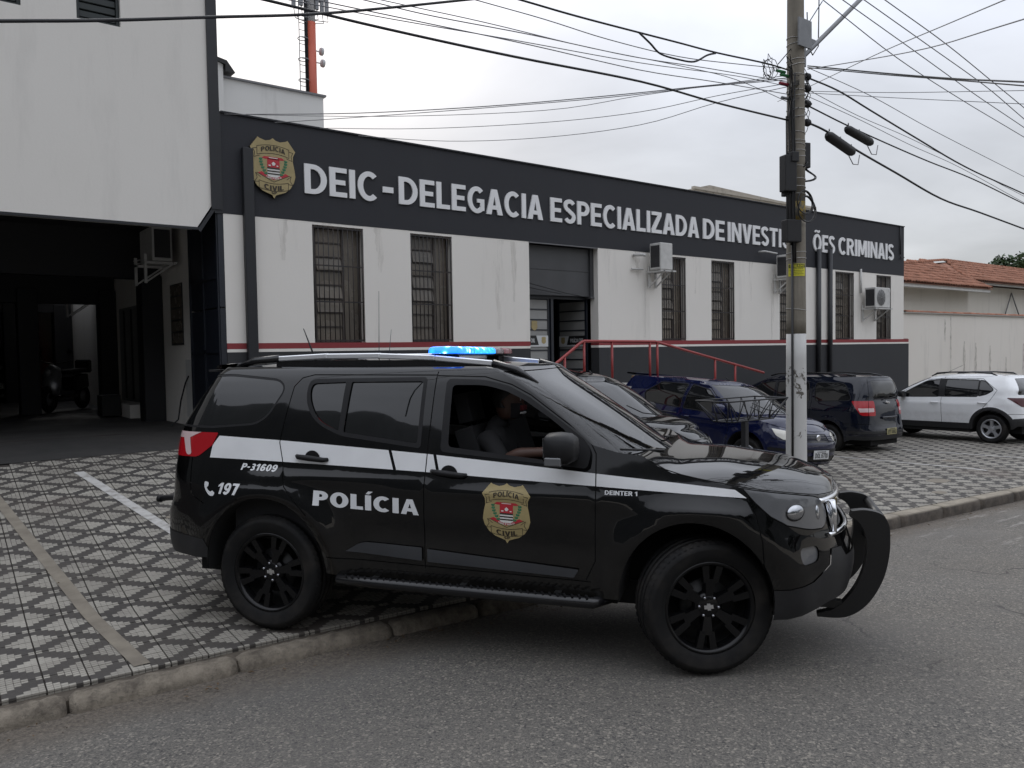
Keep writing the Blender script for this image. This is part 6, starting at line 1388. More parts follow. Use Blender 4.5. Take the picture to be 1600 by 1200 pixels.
# ---------------------------------------------------------------- two storey building with the garage
def make_left_building():
    b = empty('garage_building', (0, 0, 0)); tag(b, 'tall off-white building on the left whose upper floor overhangs a dark open garage', 'building')
    Y0 = 11.40; ZB = 3.68; ZT = 9.2
    wins = [(.62, 1.39, 6.19, 7.3), (1.99, 2.50, 6.185, 7.3)]
    m = MB(); m.box(-9, .62, Y0, Y0+.25, ZB, ZT).box(1.39, 1.99, Y0, Y0+.25, ZB, ZT).box(.62, 1.39, Y0, Y0+.25, ZB, 6.19).box(1.99, 2.50, Y0, Y0+.25, ZB, 6.185).box(.62, 1.39, Y0, Y0+.25, 7.3, ZT).box(1.99, 2.50, Y0, Y0+.25, 7.3, ZT)
    m.box(2.50, 3.38, Y0, Y0+.25, ZB, ZT); V = [(3.38, ZB), (3.60, 4.02), (3.57, ZT), (3.38, ZT)]; m.prism(V, lambda a, c: (a, Y0, c), lambda a, c: (a, Y0+.25, c)); m.build('upper_wall', MATS['wall_white_left'], b)
    m = MB(); m.box(3.58, 3.72, Y0-.03, Y0+.3, 3.95, ZT); V = [(3.385, 3.655), (3.62, 4.01), (3.66, 3.99), (3.42, 3.62)]; m.prism(V, lambda a, c: (a, Y0-.02, c), lambda a, c: (a, Y0+.02, c)); m.box(-9, 3.40, Y0-.012, Y0+.02, ZB-.03, ZB+.005); m.build('corner_flashing', MATS['pipe_dark'], b)
    m = MB(); m.box(-9, 3.7, 19, 19.2, ZB, ZT).box(-9, -8.8, Y0+.25, 19, ZB, ZT).box(3.40, 3.58, Y0+.25, 19, 5.3, ZT).box(-9, 3.7, Y0, 19.2, ZT, ZT+.1); m.build('rear_wall', MATS['wall_back'], b)
    for x0, x1, z0, z1 in wins:
        w = MB(); w.box(x0, x1, Y0+.14, Y0+.18, z0, z1); o = w.build('window', MATS['pipe_dark'], b)
        f = MB(); f.box(x0, x0+.04, Y0+.06, Y0+.14, z0, z1).box(x1-.04, x1, Y0+.06, Y0+.14, z0, z1).box(x0+.04, x1-.04, Y0+.06, Y0+.14, z0, z0+.04); f.build('window_frame', MATS['shutter_green'], o)
        z = z0+.06
        while z < z1-.1:
            f = MB(); f.box(x0+.04, x1-.04, Y0+.09, Y0+.125, z, z+.085, ); f.build('shutter_slat', MATS['shutter_green'], o, bevel=.008); z += .10
    # garage shell: ceiling with a light well, columns, side walls, back wall
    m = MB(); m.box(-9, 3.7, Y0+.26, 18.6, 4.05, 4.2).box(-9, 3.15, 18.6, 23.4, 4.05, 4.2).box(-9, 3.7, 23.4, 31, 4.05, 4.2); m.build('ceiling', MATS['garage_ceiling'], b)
    m = MB(); m.box(-9, 3.7, 14.65, 14.95, 3.25, 4.048).box(-9, 3.7, 18.3, 18.58, 3.02, 4.048).box(-9, 3.7, 23.42, 23.7, 3.1, 4.048); m.build('beam', MATS['black_column'], b)
    m = MB(); m.box(3.72, 3.80, 12.80, 31, .3, 4.05).box(3.72, 3.8, 18.6, 23.4, 4.05, 6.0); m.build('side_wall', MATS['wall_white'], b)
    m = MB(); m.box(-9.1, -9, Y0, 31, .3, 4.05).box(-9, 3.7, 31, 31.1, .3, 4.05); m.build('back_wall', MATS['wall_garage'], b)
    for x0, x1, y0, y1 in ((3.38, 3.715, 14.6, 15.0), (3.40, 3.715, 18.2, 18.6), (1.95, 2.3, 18.2, 18.6), (.6, .95, 18.2, 18.6), (3.3, 3.715, 23.4, 23.8), (2.2, 2.55, 23.4, 23.8), (-1.2, -.8, 14.6, 15.0), (-5.5, -5.1, 14.6, 15), (1.1, 1.5, 26, 26.4)):
        c = MB(); c.box(x0, x1, y0, y1, .3, 3.3); c.build('column', MATS['black_column'], b, bevel=.01)
    # details of the wall inside
    w = MB(); w.box(3.706, 3.722, 13.42, 14.10, 2.10, 3.10); o = w.build('window', MATS['pipe_dark'], b)
    for i in range(5): q = MB(); q.box(3.70, 3.706, 13.45, 14.07, 2.13+.195*i, 2.30+.195*i); q.build('pane', MATS['window_pane'], o)
    w = MB(); w.box(3.69, 3.722, 12.95, 13.28, .95, 1.86); w.build('meter_cabinet', MATS['ac_white'], b, bevel=.006)
    w = MB(); w.tube([(3.68, 13.1, 1.6), (3.66, 13.2, 1.5), (3.62, 13.35, 1.2), (3.60, 13.45, .9), (3.4, 13.2, .80)], .012, 6); w.build('hose', MATS['cable_black'], b)
    w = MB(); w.box(3.35, 3.715, 15.6, 17.4, .5, 1.05); w.build('step', MATS['wall_white'], b)
    w = MB(); w.box(3.70, 3.722, 15.5, 17.9, 1.05, 2.9); o = w.build('sliding_door', MATS['ac_fan'], b)
    for y in (15.7, 16.2, 16.8, 17.4): q = MB(); q.box(3.69, 3.70, y, y+.12, 1.1, 2.85); q.build('door_bar', MATS['black_column'], o)
    w = MB(); [w.bar((x, 22.8, .85), (x+.0, 22.8, 1.75), .03) for x in (.7, 1.1, 1.5, 1.9)]; w.bar((.6, 22.8, 1.75), (2.0, 22.8, 1.75), .04).bar((.5, 23, 2.9), (2.1, 23.2, 1.7), .10); w.build('stair_rail', MATS['black_column'], b)
    w = MB(); [w.box(x, x+.35, 29.9, 30.0, .85, 3.2) for x in (.9, 2.0)]; w.build('wall_panel', MATS['wall_white'], b)
    # scooter in the garage
    s = empty('scooter', (2.85, 19.0, ground_z(2.5, 12.6)+.006), R_(-128)); tag(s, 'grey and black scooter parked between the garage columns', 'scooter')
    for x in (-.62, .62):
        q = MB(); q.lathe([(.15, -.04), (.24, -.045), (.265, -.02), (.265, .02), (.24, .045), (.15, .04)], 28, axis='y', center=(x, 0, .265), closed=True); o = q.build('wheel', MATS['rubber'], s); q = MB(); q.lathe([(.0, -.02), (.15, -.025), (.15, .025), (.0, .02)], 16, axis='y', center=(x, 0, .265)); q.build('rim', MATS['rim_silver'], o)
    q = MB(); sec = [(.50, .10, .28, .45), (.55, .17, .32, .62), (.50, .19, .45, .80), (.42, .16, .70, .95), (.36, .10, .85, 1.02)]
    V = []; n = 10
    for x, w_, z0, z1 in sec:
        for k in range(n): t = 2*math.pi*k/n; V.append((x+.08*math.cos(t), w_*math.sin(t), (z0+z1)/2+(z1-z0)/2*math.cos(t+.8)*.6))
    q.add(V, [(i*n+k, i*n+(k+1) % n, (i+1)*n+(k+1) % n, (i+1)*n+k) for i in range(4) for k in range(n)]+[tuple(range(n)), tuple(4*n+k for k in range(n))], True); q.build('front_shield', MATS['rim_silver'], s)
    q = MB(); q.box(-.25, .42, -.14, .14, .26, .34).bar((-.65, 0, .62), (-.1, 0, .55), .30, .30).bar((.62, 0, .27), (.40, 0, .9), .09); q.build('body', MATS['black_paint2'], s, bevel=.04, seg=2)
    q = MB(); q.bar((-.72, 0, .84), (.05, 0, .80), .27, .10); q.build('seat', MATS['seat_fabric'], s, bevel=.04, seg=2)
    q = MB(); q.tube([(.32, -.34, 1.05), (.36, -.15, 1.0), (.37, 0, .98), (.36, .15, 1.0), (.32, .34, 1.05)], .016, 8); [q.tube([(.34, sd*.25, 1.03), (.36, sd*.30, 1.20)], .006, 6) for sd in (-1, 1)]; q.build('handlebar', MATS['black_plastic'], s)
    for sd in (-1, 1): q = MB(); q.lathe([(.0, 0), (.05, 0), (.055, .012), (.0, .02)], 14, axis='x', center=(.36, sd*.31, 1.22)); q.build('mirror', MATS['black_plastic'], s)
    q = MB(); q.lathe([(.0, .03), (.05, .022), (.075, 0), (.0, -.01)], 18, axis='x', center=(.62, 0, .80)); q.build('headlight', MATS['lamp_lens'], s)
    q = MB(); q.bar((-.80, 0, .92), (-.62, 0, .92), .30, .28); q.build('top_box', MATS['black_plastic'], s, bevel=.03)
    c = MB(); c.box(3.0, 3.33, 16.2, 16.6, .83, 1.22); o = c.build('metal_box', MATS['dark_metal'], bevel=.01); tag(o, 'small dark metal box at the foot of the garage wall beside the white step', 'box')

# ---------------------------------------------------------------- buildings behind, mast, neighbours
def make_background():
    b = empty('rear_block'); tag(b, 'plain off-white block rising behind the police building at the left', 'building')
    m = MB(); m.box(3.5, 7.43, 16, 16.3, 5.0, 7.36).box(7.18, 7.43, 16.3, 22, 5, 7.36).box(5.10, 5.30, 15.9, 16, 5.0, 7.66); m.build('wall', MATS['wall_back'], b)
    m = MB(); m.box(5.2, 7.48, 15.95, 22.05, 7.361, 7.40); m.build('coping', MATS['flash'], b)
    V = [(5.05, 15.86, 7.72), (5.36, 15.86, 7.66), (5.52, 15.86, 7.45), (5.33, 15.86, 7.45), (5.33, 15.86, 7.58), (5.05, 15.86, 7.66)]
    m = MB(); m.prism([(v[0], v[2]) for v in V], lambda a, c: (a, 15.84, c), lambda a, c: (a, 16.4, c)); m.build('gutter_end', MATS['dark_metal'], b)
    # telecom mast
    t = empty('telecom_mast', (13.48, 30, 0)); tag(t, 'tall orange and white telecom mast with antennas behind the rooftops', 'mast')
    m = MB(); m.tube([(0, 0, 9.0), (0, 0, 14.95)], .19, 20); m.build('orange_section', MATS['mast_orange'], t)
    m = MB(); m.tube([(.0, 0, 14.95), (0, 0, 20)], .18, 20); m.build('white_section', MATS['mast_white'], t)
    m = MB(); m.box(-.5, -.48, -.02, .02, 11.5, 19).box(-.27, -.25, -.02, .02, 11.5, 19)
    for i in range(28): m.box(-.48, -.27, -.012, .012, 11.6+.27*i, 11.62+.27*i)
    for i in range(9): m.lathe([(.20, 0), (.215, 0), (.215, .03), (.20, .03)], 12, axis='z', center=(-.38, -.1, 11.8+.8*i))
    m.build('ladder', MATS['galv'], t)
    m = MB(); m.tube([(-.20, -.08, 11.5), (-.20, -.08, 19)], .035, 6).tube([(-.24, -.04, 11.5), (-.24, -.04, 19)], .03, 6); m.build('feeder_cables', MATS['cable_black'], t)
    for z, x in ((13.9, .36), (13.45, .40)):
        m = MB(); m.lathe([(.0, -.02), (.14, -.015), (.16, .05), (.15, .10), (.0, .12)], 18, axis='x', center=(x, -.05, z)); m.bar((.15, 0, z), (x, 0, z), .04); m.build('dish_antenna', MATS['mast_white'], t)
    for k, (dx, z) in enumerate(((-.75, 15.75), (-.45, 15.9), (.42, 15.8), (.62, 15.9), (-.2, 16.1), (.2, 15.9))):
        m = MB(); m.box(dx-.07, dx+.07, -.2, -.1, z-.45, z+1.2).bar((dx, -.1, z), (0, 0, z), .04).tube([(dx+.03, -.1, z-.45), (dx+.08, -.1, z-.8), (.1*(-1)**k, -.1, z-.9)], .018, 5); m.build('panel_antenna', MATS['galv'], t)
    # neighbour's wall with tile coping
    w = empty('boundary_wall'); tag(w, 'cream boundary wall with a clay tile coping and black damp streaks, right of the police building', 'wall')
    m = MB(); m.box(23.47, 60, 11.42, 11.62, -1.5, 2.86); m.box(23.16, 23.47, 11.42, 11.62, 2.10, 2.86); m.build('wall_face', MATS['wall_boundary'], w)
    m = MB(); rk = random.Random(4)
    for x, z0, z1 in ((24.5, .2, .9), (25.0, .3, 1.0), (25.8, 2.0, 2.7), (26.2, 1.0, 2.8), (27.15, .6, 2.0), (28.0, .6, 1.95), (29.1, .5, 1.85), (30.4, .4, 1.45), (31.9, .5, 1.9), (33.5, .4, 2.2)):
        V = []; n = 14; wd = .08 if x > 27 else .05
        for i in range(n+1): z = z0+(z1-z0)*i/n; k = wd*(.35+.65*math.sin(math.pi*(i+.5)/(n+1)))*rk.uniform(.7, 1.2); c = x+rk.uniform(-.012, .012); V += [(c-k, 11.4175, z), (c+k, 11.4175, z)]
        m.add(V, [(2*i, 2*i+1, 2*i+3, 2*i+2) for i in range(n)])
    sm = NT('damp_streak'); p = sm.world(); n_ = sm.noise(p, 14, 5, .7, (1, 1, .35)); sm.set(Base_Color=sm.mix(sm.rng(n_, .35, .6), (.30, .27, .235), (.64, .605, .55)), Roughness=.95); m.build('damp_streak', MATS['damp_streak'], w, recalc=False)
    x = 23.4
    def clay(length, r=.10):
        q = MB(); n = 8; V = []
        for y, k in ((0, 1.0), (length, .86)):
            for i in range(n+1): t = math.pi*i/n; V.append((-r*k*math.cos(t), y, r*k*.75*math.sin(t)))
        V += [(p[0]*.86, p[1], p[2]*.80-.004) for p in V[:n+1]]
        q.add(V, [(i, i+1, n+2+i, n+1+i) for i in range(n)]+[(i, 2*n+2+i, 2*n+3+i, i+1) for i in range(n)], True); return q
    cop = clay(.46, .09); first = cop.build('coping_tile', MATS['roof_tile'], w, recalc=False); me = first.data; k = 0
    while x < 42:
        o = first if k == 0 else link('coping_tile', me, None, w); o.location = (x, 11.50+rk.uniform(-.01, .01), 2.865+rk.uniform(-.006, .006)); o.rotation_euler = (R_(1.5), rk.uniform(-.03, .03), R_(-90)+rk.uniform(-.04, .04)); x += .38; k += 1
    m = MB(); m.box(23.2, 60, 11.36, 11.68, 2.845, 2.875); m.build('coping_bed', MATS['concrete_light'], w)
    # the house with clay roofs
    h = empty('tile_roof_house'); tag(h, 'low white house with weathered orange clay tile roofs behind the boundary wall', 'house')
    m = MB(); m.box(26, 38.9, 16.2, 22, 0, 4.30); m.build('wall', MATS['wall_cream'], h); m = MB(); m.box(38.9, 62, 17.0, 22, 0, 4.74); m.build('wall', MATS['wall_cream'], h)
    m = MB(); m.box(26, 39.3, 15.42, 15.50, 4.22, 4.36).box(39.3, 62, 16.32, 16.42, 4.72, 4.87).box(26, 39.3, 15.5, 16.2, 4.31, 4.33).box(39.3, 62, 16.42, 17.0, 4.80, 4.83); m.build('eaves_board', MATS['ac_white'], h)
    m = MB(); m.tube([(44.5, 16.9, 2.9), (45.6, 16.9, 4.5), (47.0, 16.9, 2.9)], .03, 6); m.build('wire_bracket', MATS['galv'], h)
    tile = clay(.42, .12).build('roof_tile', MATS['roof_tile'], h, recalc=False).data; bpy.data.objects.remove([o for o in h.children if o.name.startswith('roof_tile')][0])
    cand = []
    def slope(x0, x1, y0, z0, depth, rise, xs0, xs1, yaw=0):
        L = math.hypot(depth, rise); ang = math.atan2(rise, depth); ny = int(L/.36); nx = int((x1-x0)/.235)
        for j in range(ny):
            t = j/ny; xa, xb = x0+xs0*t, x1+xs1*t
            for i in range(nx):
                x = x0+(i+.5)*.235
                if x < xa or x > xb: continue
                cand.append((x, y0+depth*t, z0+rise*t, ang))
    slope(24.3, 39.4, 15.35, 4.40, 3.25, 1.72, 17.9, 0); slope(39.4, 62, 16.2, 4.40+.85*.529, 2.4, 1.72-.85*.529, 2.8, 0)
    def sheetp(P): m = MB(); m.add(P, [(0, 1, 2, 3)]); return m
    m = MB(); m.add([(24.3, 15.35, 4.35), (39.4, 15.35, 4.35), (39.4, 17.95, 5.70), (36.4, 17.55, 5.50)], [(0, 1, 2, 3)]); m.add([(39.4, 16.2, 4.80), (62, 16.2, 4.80), (62, 18.6, 6.07), (42.2, 18.6, 6.07), (39.4, 17.95, 5.70)], [(0, 1, 2, 3, 4)]); m.add([(42.2, 18.6, 6.07), (62, 18.6, 6.07), (62, 22, 4.4), (24.3, 22, 4.4)], [(0, 1, 2, 3)]); m.build('roof_deck', MATS['roof_tile'], h, recalc=False)
    cand.sort(key=lambda c: c[0]**2+c[1]**2); q = MB(); tm = tile; TV = [tuple(v.co) for v in tm.vertices]; TF = [tuple(p.vertices) for p in tm.polygons]
    for k, (x, y, z, ang) in enumerate(cand):
        M = Matrix.Translation((x, y, z+rk.uniform(-.01, .01))) @ Matrix.Rotation(rk.uniform(-.05, .05), 4, 'Z') @ Matrix.Rotation(ang-R_(2.5), 4, 'X')
        if k < 260: o = link('roof_tile', tm, None, h); o.matrix_world = M
        else: q.add([M @ Vector(v) for v in TV], TF, True)
    o = q.build('roof_tiles', MATS['roof_tile'], h, recalc=False); o['kind'] = 'stuff'
    rd = [((42.2, 18.6, 6.10), (62, 18.6, 6.10)), ((24.3, 15.4, 4.45), (42.2, 18.6, 6.12))]
    rt = MB()
    for a, c in rd:
        a, c = Vector(a), Vector(c); L = (c-a).length; d = (c-a)/L
        for i in range(int(L/.36)):
            M = Matrix.Translation(a+d*(.36*i)) @ d.to_track_quat('Y', 'Z').to_matrix().to_4x4(); rt.add([M @ Vector((v[0]*1.15, v[1], v[2]*1.3+.02)) for v in TV], TF, True)
    o = rt.build('ridge_tiles', MATS['roof_tile'], h, recalc=False); o['kind'] = 'stuff'
    # small window unit seen over the wall beside the police building
    m = MB(); m.box(26.9, 28.2, 16.1, 16.48, 3.55, 4.0).box(26.8, 28.3, 16.05, 16.48, 4.001, 4.06); m.build('window_unit', MATS['weathered'], h)

def make_tree(name, label, loc, r, hgt, seed, n=2600, leafm='leaf', group=None, cat='tree', ls=.16, part_stuff=False):
    rn = random.Random(seed); t = empty(name, loc); tag(t, label, cat, group)
    m = MB(); h0 = hgt-r*1.1; m.tube([(0, 0, -.3), (.08, .03, h0*.5), (-.05, .05, h0), (.0, .0, hgt-r*.4)], .2, 10, radii=[.24, .18, .14, .06])
    cl = []
    for i in range(9):
        a = rn.uniform(0, 6.28); e = rn.uniform(-.2, 1.0); q = Vector((math.cos(a)*math.cos(e), math.sin(a)*math.cos(e), math.sin(e)*.8))*r*rn.uniform(.45, .8); p = Vector((0, 0, hgt-r*.7))+q; cl.append((p, r*rn.uniform(.28, .48)))
        m.tube([(0, 0, h0*.8), tuple(Vector((0, 0, h0))+q*.5), tuple(p)], .05, 6, radii=[.10, .06, .02])
    m.build('trunk', MATS['bark'], t); m = MB()
    for _ in range(n):
        p, cr = cl[rn.randrange(len(cl))]; d = Vector((rn.gauss(0, 1), rn.gauss(0, 1), rn.gauss(0, .8))); d = d.normalized()*cr*(rn.random()**.4); c = p+d; s = ls*rn.uniform(.6, 1.3)
        a = Vector((rn.gauss(0, 1), rn.gauss(0, 1), rn.gauss(0, .5))).normalized(); b_ = a.cross(Vector((rn.gauss(0, 1), rn.gauss(0, 1), rn.gauss(0, 1)))).normalized()
        m.add([c-a*s, c-b_*s*.45, c+a*s, c+b_*s*.45], [(0, 1, 2, 3)])
    m.build('crown', MATS[leafm], t, recalc=False)
def make_green():
    make_tree('leafy_tree', 'green leafy tree top showing above the clay roof at the right edge', (58.0, 21.2, 0), 2.1, 7.5, 5, 5000, 'leaf', ls=.17)
    # across the street, seen mirrored in the car's flank
    hl = MB(); n = 300; V = []; rg = 12
    for i in range(n+1):
        a = R_(92+i*.74); q = i*.3; h = 60+7*math.sin(q*.17+1)+4.5*math.sin(q*.47)+1.8*math.sin(q*1.9)+.9*math.sin(q*3.7)+.5*math.sin(q*7.3+1); ad = 92+i*.74; k_ = min(1, max(0, (ad-135)/60)); h = 6+(h-6)*k_*k_*(3-2*k_)
        for j in range(rg+1):
            t = j/rg; d = 55+95*t; hh = -3+(h+3)*(math.sin(t*math.pi/2)**1.2)+.9*math.sin(q*5+j*2.1)*t*(1-t)*4; V.append((math.sin(a)*d, math.cos(a)*d, hh))
    hl.add(V, [(i*(rg+1)+j, (i+1)*(rg+1)+j, (i+1)*(rg+1)+j+1, i*(rg+1)+j+1) for i in range(n) for j in range(rg)], True); o = hl.build('hills', MATS['hill_green'], recalc=False); tag(o, kind='structure')
    for i, (x, y, r, h) in enumerate(((-4.5, -9.5, 2.4, 6.2), (1.2, -11, 1.9, 4.4), (9.5, -10.5, 2.2, 5.0), (16, -12, 2.6, 6.0))):
        make_tree('street_tree', ['leafy tree across the street behind the photographer, leftmost', 'short leafy tree across the street behind the photographer', 'leafy tree across the street opposite the parked cars', 'tall leafy tree across the street at the far end'][i], (x, y, 0), r, h, 20+i, 1500, 'leaf_dark', ls=.2)
    w = MB(); w.box(-30, 50, -9.3, -9.1, -.5, 1.5); o = w.build('garden_wall', MATS['wall_boundary']); tag(o, 'low plastered garden wall across the street behind the photographer', 'wall')
# ---------------------------------------------------------------- pole, cables, basket
CABLES = [
    ('black', 0.016, [(2.1,5.5,4.37),(3.07,5.5,4.39),(4.31,5.5,4.44),(5.9,5.5,4.53),(7.09,5.5,4.53),(8.41,5.5,4.56)]),
    ('black', 0.012, [(0.42,4.2,3.39),(0.86,4.3,3.53),(1.41,4.4,3.71),(2.0,4.5,3.9),(2.57,4.6,4.11),(3.35,4.7,4.4)]),
    ('black', 0.014, [(4.35,5.5,4.94),(5.06,5.5,4.96),(5.89,5.5,5.0),(6.47,5.5,5.03),(7.09,5.5,5.06),(8.01,5.5,5.13),(8.52,5.5,5.14)]),
    ('black', 0.014, [(5.89,5.5,5.0),(6.05,5.5,4.93),(6.2,5.5,4.86),(6.47,5.5,4.86),(6.72,5.5,4.89),(6.93,5.5,5.0),(7.07,5.5,5.05)]),
    ('grey', 0.008, [(3.88,5.5,4.82),(4.68,5.5,4.84),(5.47,5.5,4.84),(6.47,5.5,4.89),(7.42,5.5,5.01),(8.39,5.5,5.15)]),
    ('grey', 0.008, [(2.86,5.5,4.56),(3.53,5.5,4.59),(4.53,5.5,4.67),(5.81,5.5,4.75),(6.98,5.5,4.87),(8.41,5.5,5.0)]),
    ('grey', 0.008, [(2.45,5.5,4.46),(3.3,5.5,4.51),(4.52,5.5,4.58),(5.9,5.5,4.64),(7.09,5.5,4.75),(8.41,5.5,4.86)]),
    ('grey', 0.007, [(2.26,5.5,4.41),(3.18,5.5,4.48),(4.31,5.5,4.58),(5.9,5.5,4.71),(7.42,5.5,4.88),(8.41,5.5,4.95)]),
    ('grey', 0.007, [(3.07,5.5,4.6),(4.04,5.5,4.66),(5.22,5.5,4.71),(6.47,5.5,4.8),(7.42,5.5,4.84),(8.41,5.5,4.77)]),
    ('grey', 0.010, [(4.04,11.2,5.28),(4.95,9.6,5.06),(6.0,8.2,4.98),(6.95,7.0,4.97),(7.62,6.1,4.97),(8.41,5.5,5.05)]),
    ('grey', 0.008, [(4.49,11.3,5.26),(5.05,9.8,5.07),(6.08,8.3,5.0),(6.95,7.0,4.95),(7.62,6.1,4.96),(8.41,5.5,5.03)]),
    ('grey', 0.007, [(5.18,11.3,5.29),(5.92,9.6,5.01),(6.94,8.2,4.93),(7.5,7.0,4.87),(7.86,6.1,4.9),(8.41,5.5,4.99)]),
    ('grey', 0.007, [(5.82,11.3,5.27),(6.34,9.6,4.9),(7.03,8.3,4.77),(7.5,7.0,4.71),(7.86,6.1,4.82),(8.41,5.5,4.95)]),
    ('grey', 0.007, [(3.76,11.3,5.26),(5.33,9.6,5.08),(6.95,8.2,5.09),(7.5,7.0,5.07),(7.86,6.1,5.03),(8.41,5.5,5.08)]),
    ('black', 0.020, [(8.76,5.5,4.6),(9.2,5.5,4.56),(9.95,5.5,4.42),(10.95,5.5,4.26),(12.27,5.5,4.05),(13.58,5.5,3.97),(15.39,5.5,3.85)]),
    ('black', 0.014, [(8.81,5.5,4.8),(9.64,5.5,4.71),(10.6,5.5,4.63),(11.87,5.5,4.54),(13.34,5.5,4.46),(15.38,5.5,4.27)]),
    ('black', 0.016, [(8.81,5.5,5.13),(9.49,5.5,5.1),(10.27,5.5,4.99),(11.49,5.5,4.82),(13.11,5.5,4.61),(15.38,5.5,4.44)]),
    ('grey', 0.007, [(8.81,5.5,4.91),(9.95,5.5,4.83),(11.3,5.5,4.7),(12.9,5.5,4.58),(15.38,5.5,4.29)]),
    ('grey', 0.007, [(8.81,5.5,4.99),(9.95,5.5,4.87),(11.3,5.5,4.79),(12.89,5.5,4.64),(15.38,5.5,4.4)]),
    ('grey', 0.008, [(8.81,5.5,5.25),(10.27,5.5,5.18),(12.06,5.5,5.0),(15.37,5.5,4.73)]),
    ('black', 0.010, [(8.81,5.5,5.27),(8.48,4.4,4.81),(7.83,3.4,4.35),(6.97,2.5,3.91)]),
    ('black', 0.008, [(8.81,5.5,5.25),(8.67,4.5,4.86),(8.06,3.5,4.41),(7.25,2.6,3.96)]),
    ('grey', 0.006, [(8.81,5.5,4.97),(9.15,4.6,4.78),(8.92,3.2,4.39)]),
    ('grey', 0.006, [(8.81,5.5,4.95),(9.15,4.6,4.72),(8.93,3.2,4.26)]),
    ('grey', 0.008, [(8.81,5.5,5.23),(8.32,4.6,4.96),(7.33,3.4,4.52),(5.57,2.0,3.89)]),
    ('grey', 0.008, [(9.35,5.5,5.26),(8.48,4.4,5.04),(7.24,3.2,4.64),(5.84,2.2,4.15)]),
    ('grey', 0.009, [(8.14,4.9,5.67),(9.75,4.9,5.39),(11.48,4.9,5.2),(13.68,4.9,5.01)]),
    ('grey', 0.009, [(8.21,4.7,5.61),(9.81,4.7,5.41),(11.38,4.7,5.21),(13.12,4.7,5.02)]),
    ('grey', 0.009, [(8.27,4.5,5.56),(9.7,4.5,5.4),(11.27,4.5,5.22),(12.56,4.5,5.0)]),
    ('grey', 0.009, [(8.33,4.3,5.5),(9.73,4.3,5.35),(11.14,4.3,5.14),(12.0,4.3,5.01)]),
    ('black', 0.009, [(8.21,5.5,5.17),(8.58,5.5,5.51),(9.13,5.5,6.11)]),
]
def make_pole():
    px, py = 8.56, 5.5; z0 = ground_z(px, py); p = empty('utility_pole', (px, py, 0)); tag(p, 'concrete utility pole with a white painted base and a yellow sticker, standing at the kerb', 'utility pole')
    rad = lambda z: .124-.0048*(z-0)
    def seg(nm, za, zb, mat, n=8):
        m = MB(); zs = [za+(zb-za)*i/n for i in range(n+1)]; m.tube([(0, 0, z) for z in zs], .1, 28, radii=[rad(z) for z in zs]); return m.build(nm, MATS[mat], p)
    seg('painted_base', z0-.3, 2.06, 'pole_white'); seg('shaft', 2.06, 3.40, 'pole_concrete'); seg('yellow_band', 3.40, 3.62, 'pole_yellow', 1); seg('shaft', 3.62, 9.0, 'pole_concrete')
    m = MB(); m.tube([(0, 0, 9.0), (0, 0, 9.01)], .08, 20); m.build('cap', MATS['pole_concrete'], p)
    v = Vector((-px, -py, 0)).normalized(); side = Vector((-v.y, v.x, 0))        # towards the street corner
    # sticker
    m = MB(); n = 10; a0 = math.atan2(v.y, v.x)+.10; V = []
    for i in range(n+1):
        a = a0-.95+1.9*i/n
        for z in (2.74, 2.885): V.append((math.cos(a)*(rad(z)+.003), math.sin(a)*(rad(z)+.003), z))
    m.add(V, [(2*i, 2*i+2, 2*i+3, 2*i+1) for i in range(n)], True); st = m.build('sticker', MATS['sticker_yellow'], p, recalc=False)
    def wrap(u, zz, r_=.005): a = a0+u/rad(2.8); return Vector((math.cos(a)*(rad(zz)+r_), math.sin(a)*(rad(zz)+r_), zz))
    def band(q, u0, u1, za, zb, r_):
        n = 10; q.add([wrap(u0+(u1-u0)*i/n, z, r_) for i in range(n+1) for z in (za, zb)], [(2*i, 2*i+2, 2*i+3, 2*i+1) for i in range(n)], True)
    q = MB(); band(q, -.098, .098, 2.840, 2.878, .0045); q.build('sticker_heading', MATS['letter_black'], st, recalc=False)
    V, F = text_into('CUIDADO', -.082, .082, 2.847, 2.872); link('lettering', flat_mesh('lettering', V, F, lambda u, w: wrap(u, w, .0065), .02), MATS['sticker_yellow'], st)
    q = MB()
    for k in range(4): L = (.075, .085, .06, .08)[k]; z = 2.826-.021*k; band(q, -L, L, z, z+.004, .0045)
    q.build('small_print', MATS['letter_black'], st, recalc=False)
    # ties and bands
    m = MB(); rn = random.Random(5)
    for z in (2.95, 3.02, 3.70, 3.78, 3.88, 4.02, 4.16, 4.22, 4.28, 4.33, 4.42, 4.62, 4.70, 4.86, 4.92, 5.10, 5.22, 5.28, 5.46, 5.52, 1.55, 2.35):
        t = rn.uniform(-.02, .02); m.tube([(math.cos(a)*(rad(z)+.004), math.sin(a)*(rad(z)+.004), z+t*math.sin(a+z)) for a in np.linspace(0, 2*math.pi, 17)], .004 if z > 2.5 else .003, 5)
    m.build('metal_tie', MATS['wire_white'], p)
    m = MB(); m.box(-.13, .13, -.13, -.11, 5.40, 5.72); m.build('plate', MATS['galv'], p)
    # lamp arm
    arm = MB(); d = Vector((1.25, -.15, 1.05)); arm.tube([(.12, 0, 5.33), (.12, 0, 5.33)+np.array((.0, 0, 0.001)), tuple(Vector((.12, 0, 5.33))+d*.6), tuple(Vector((.12, 0, 5.33))+d*2.0)], .028, 12); arm.box(.10, .14, -.05, .05, 5.22, 5.60).bar((.12, 0, 5.56), (.36, -.03, 5.54), .02, .09); arm.build('lamp_arm', MATS['galv'], p)
    lh = MB(); e = Vector((.12, 0, 5.33))+d*2.0; lh.bar(tuple(e), tuple(e+Vector((.6, -.07, .08))), .22, .10); lh.build('lamp_head', MATS['galv'], p, bevel=.03, seg=2)
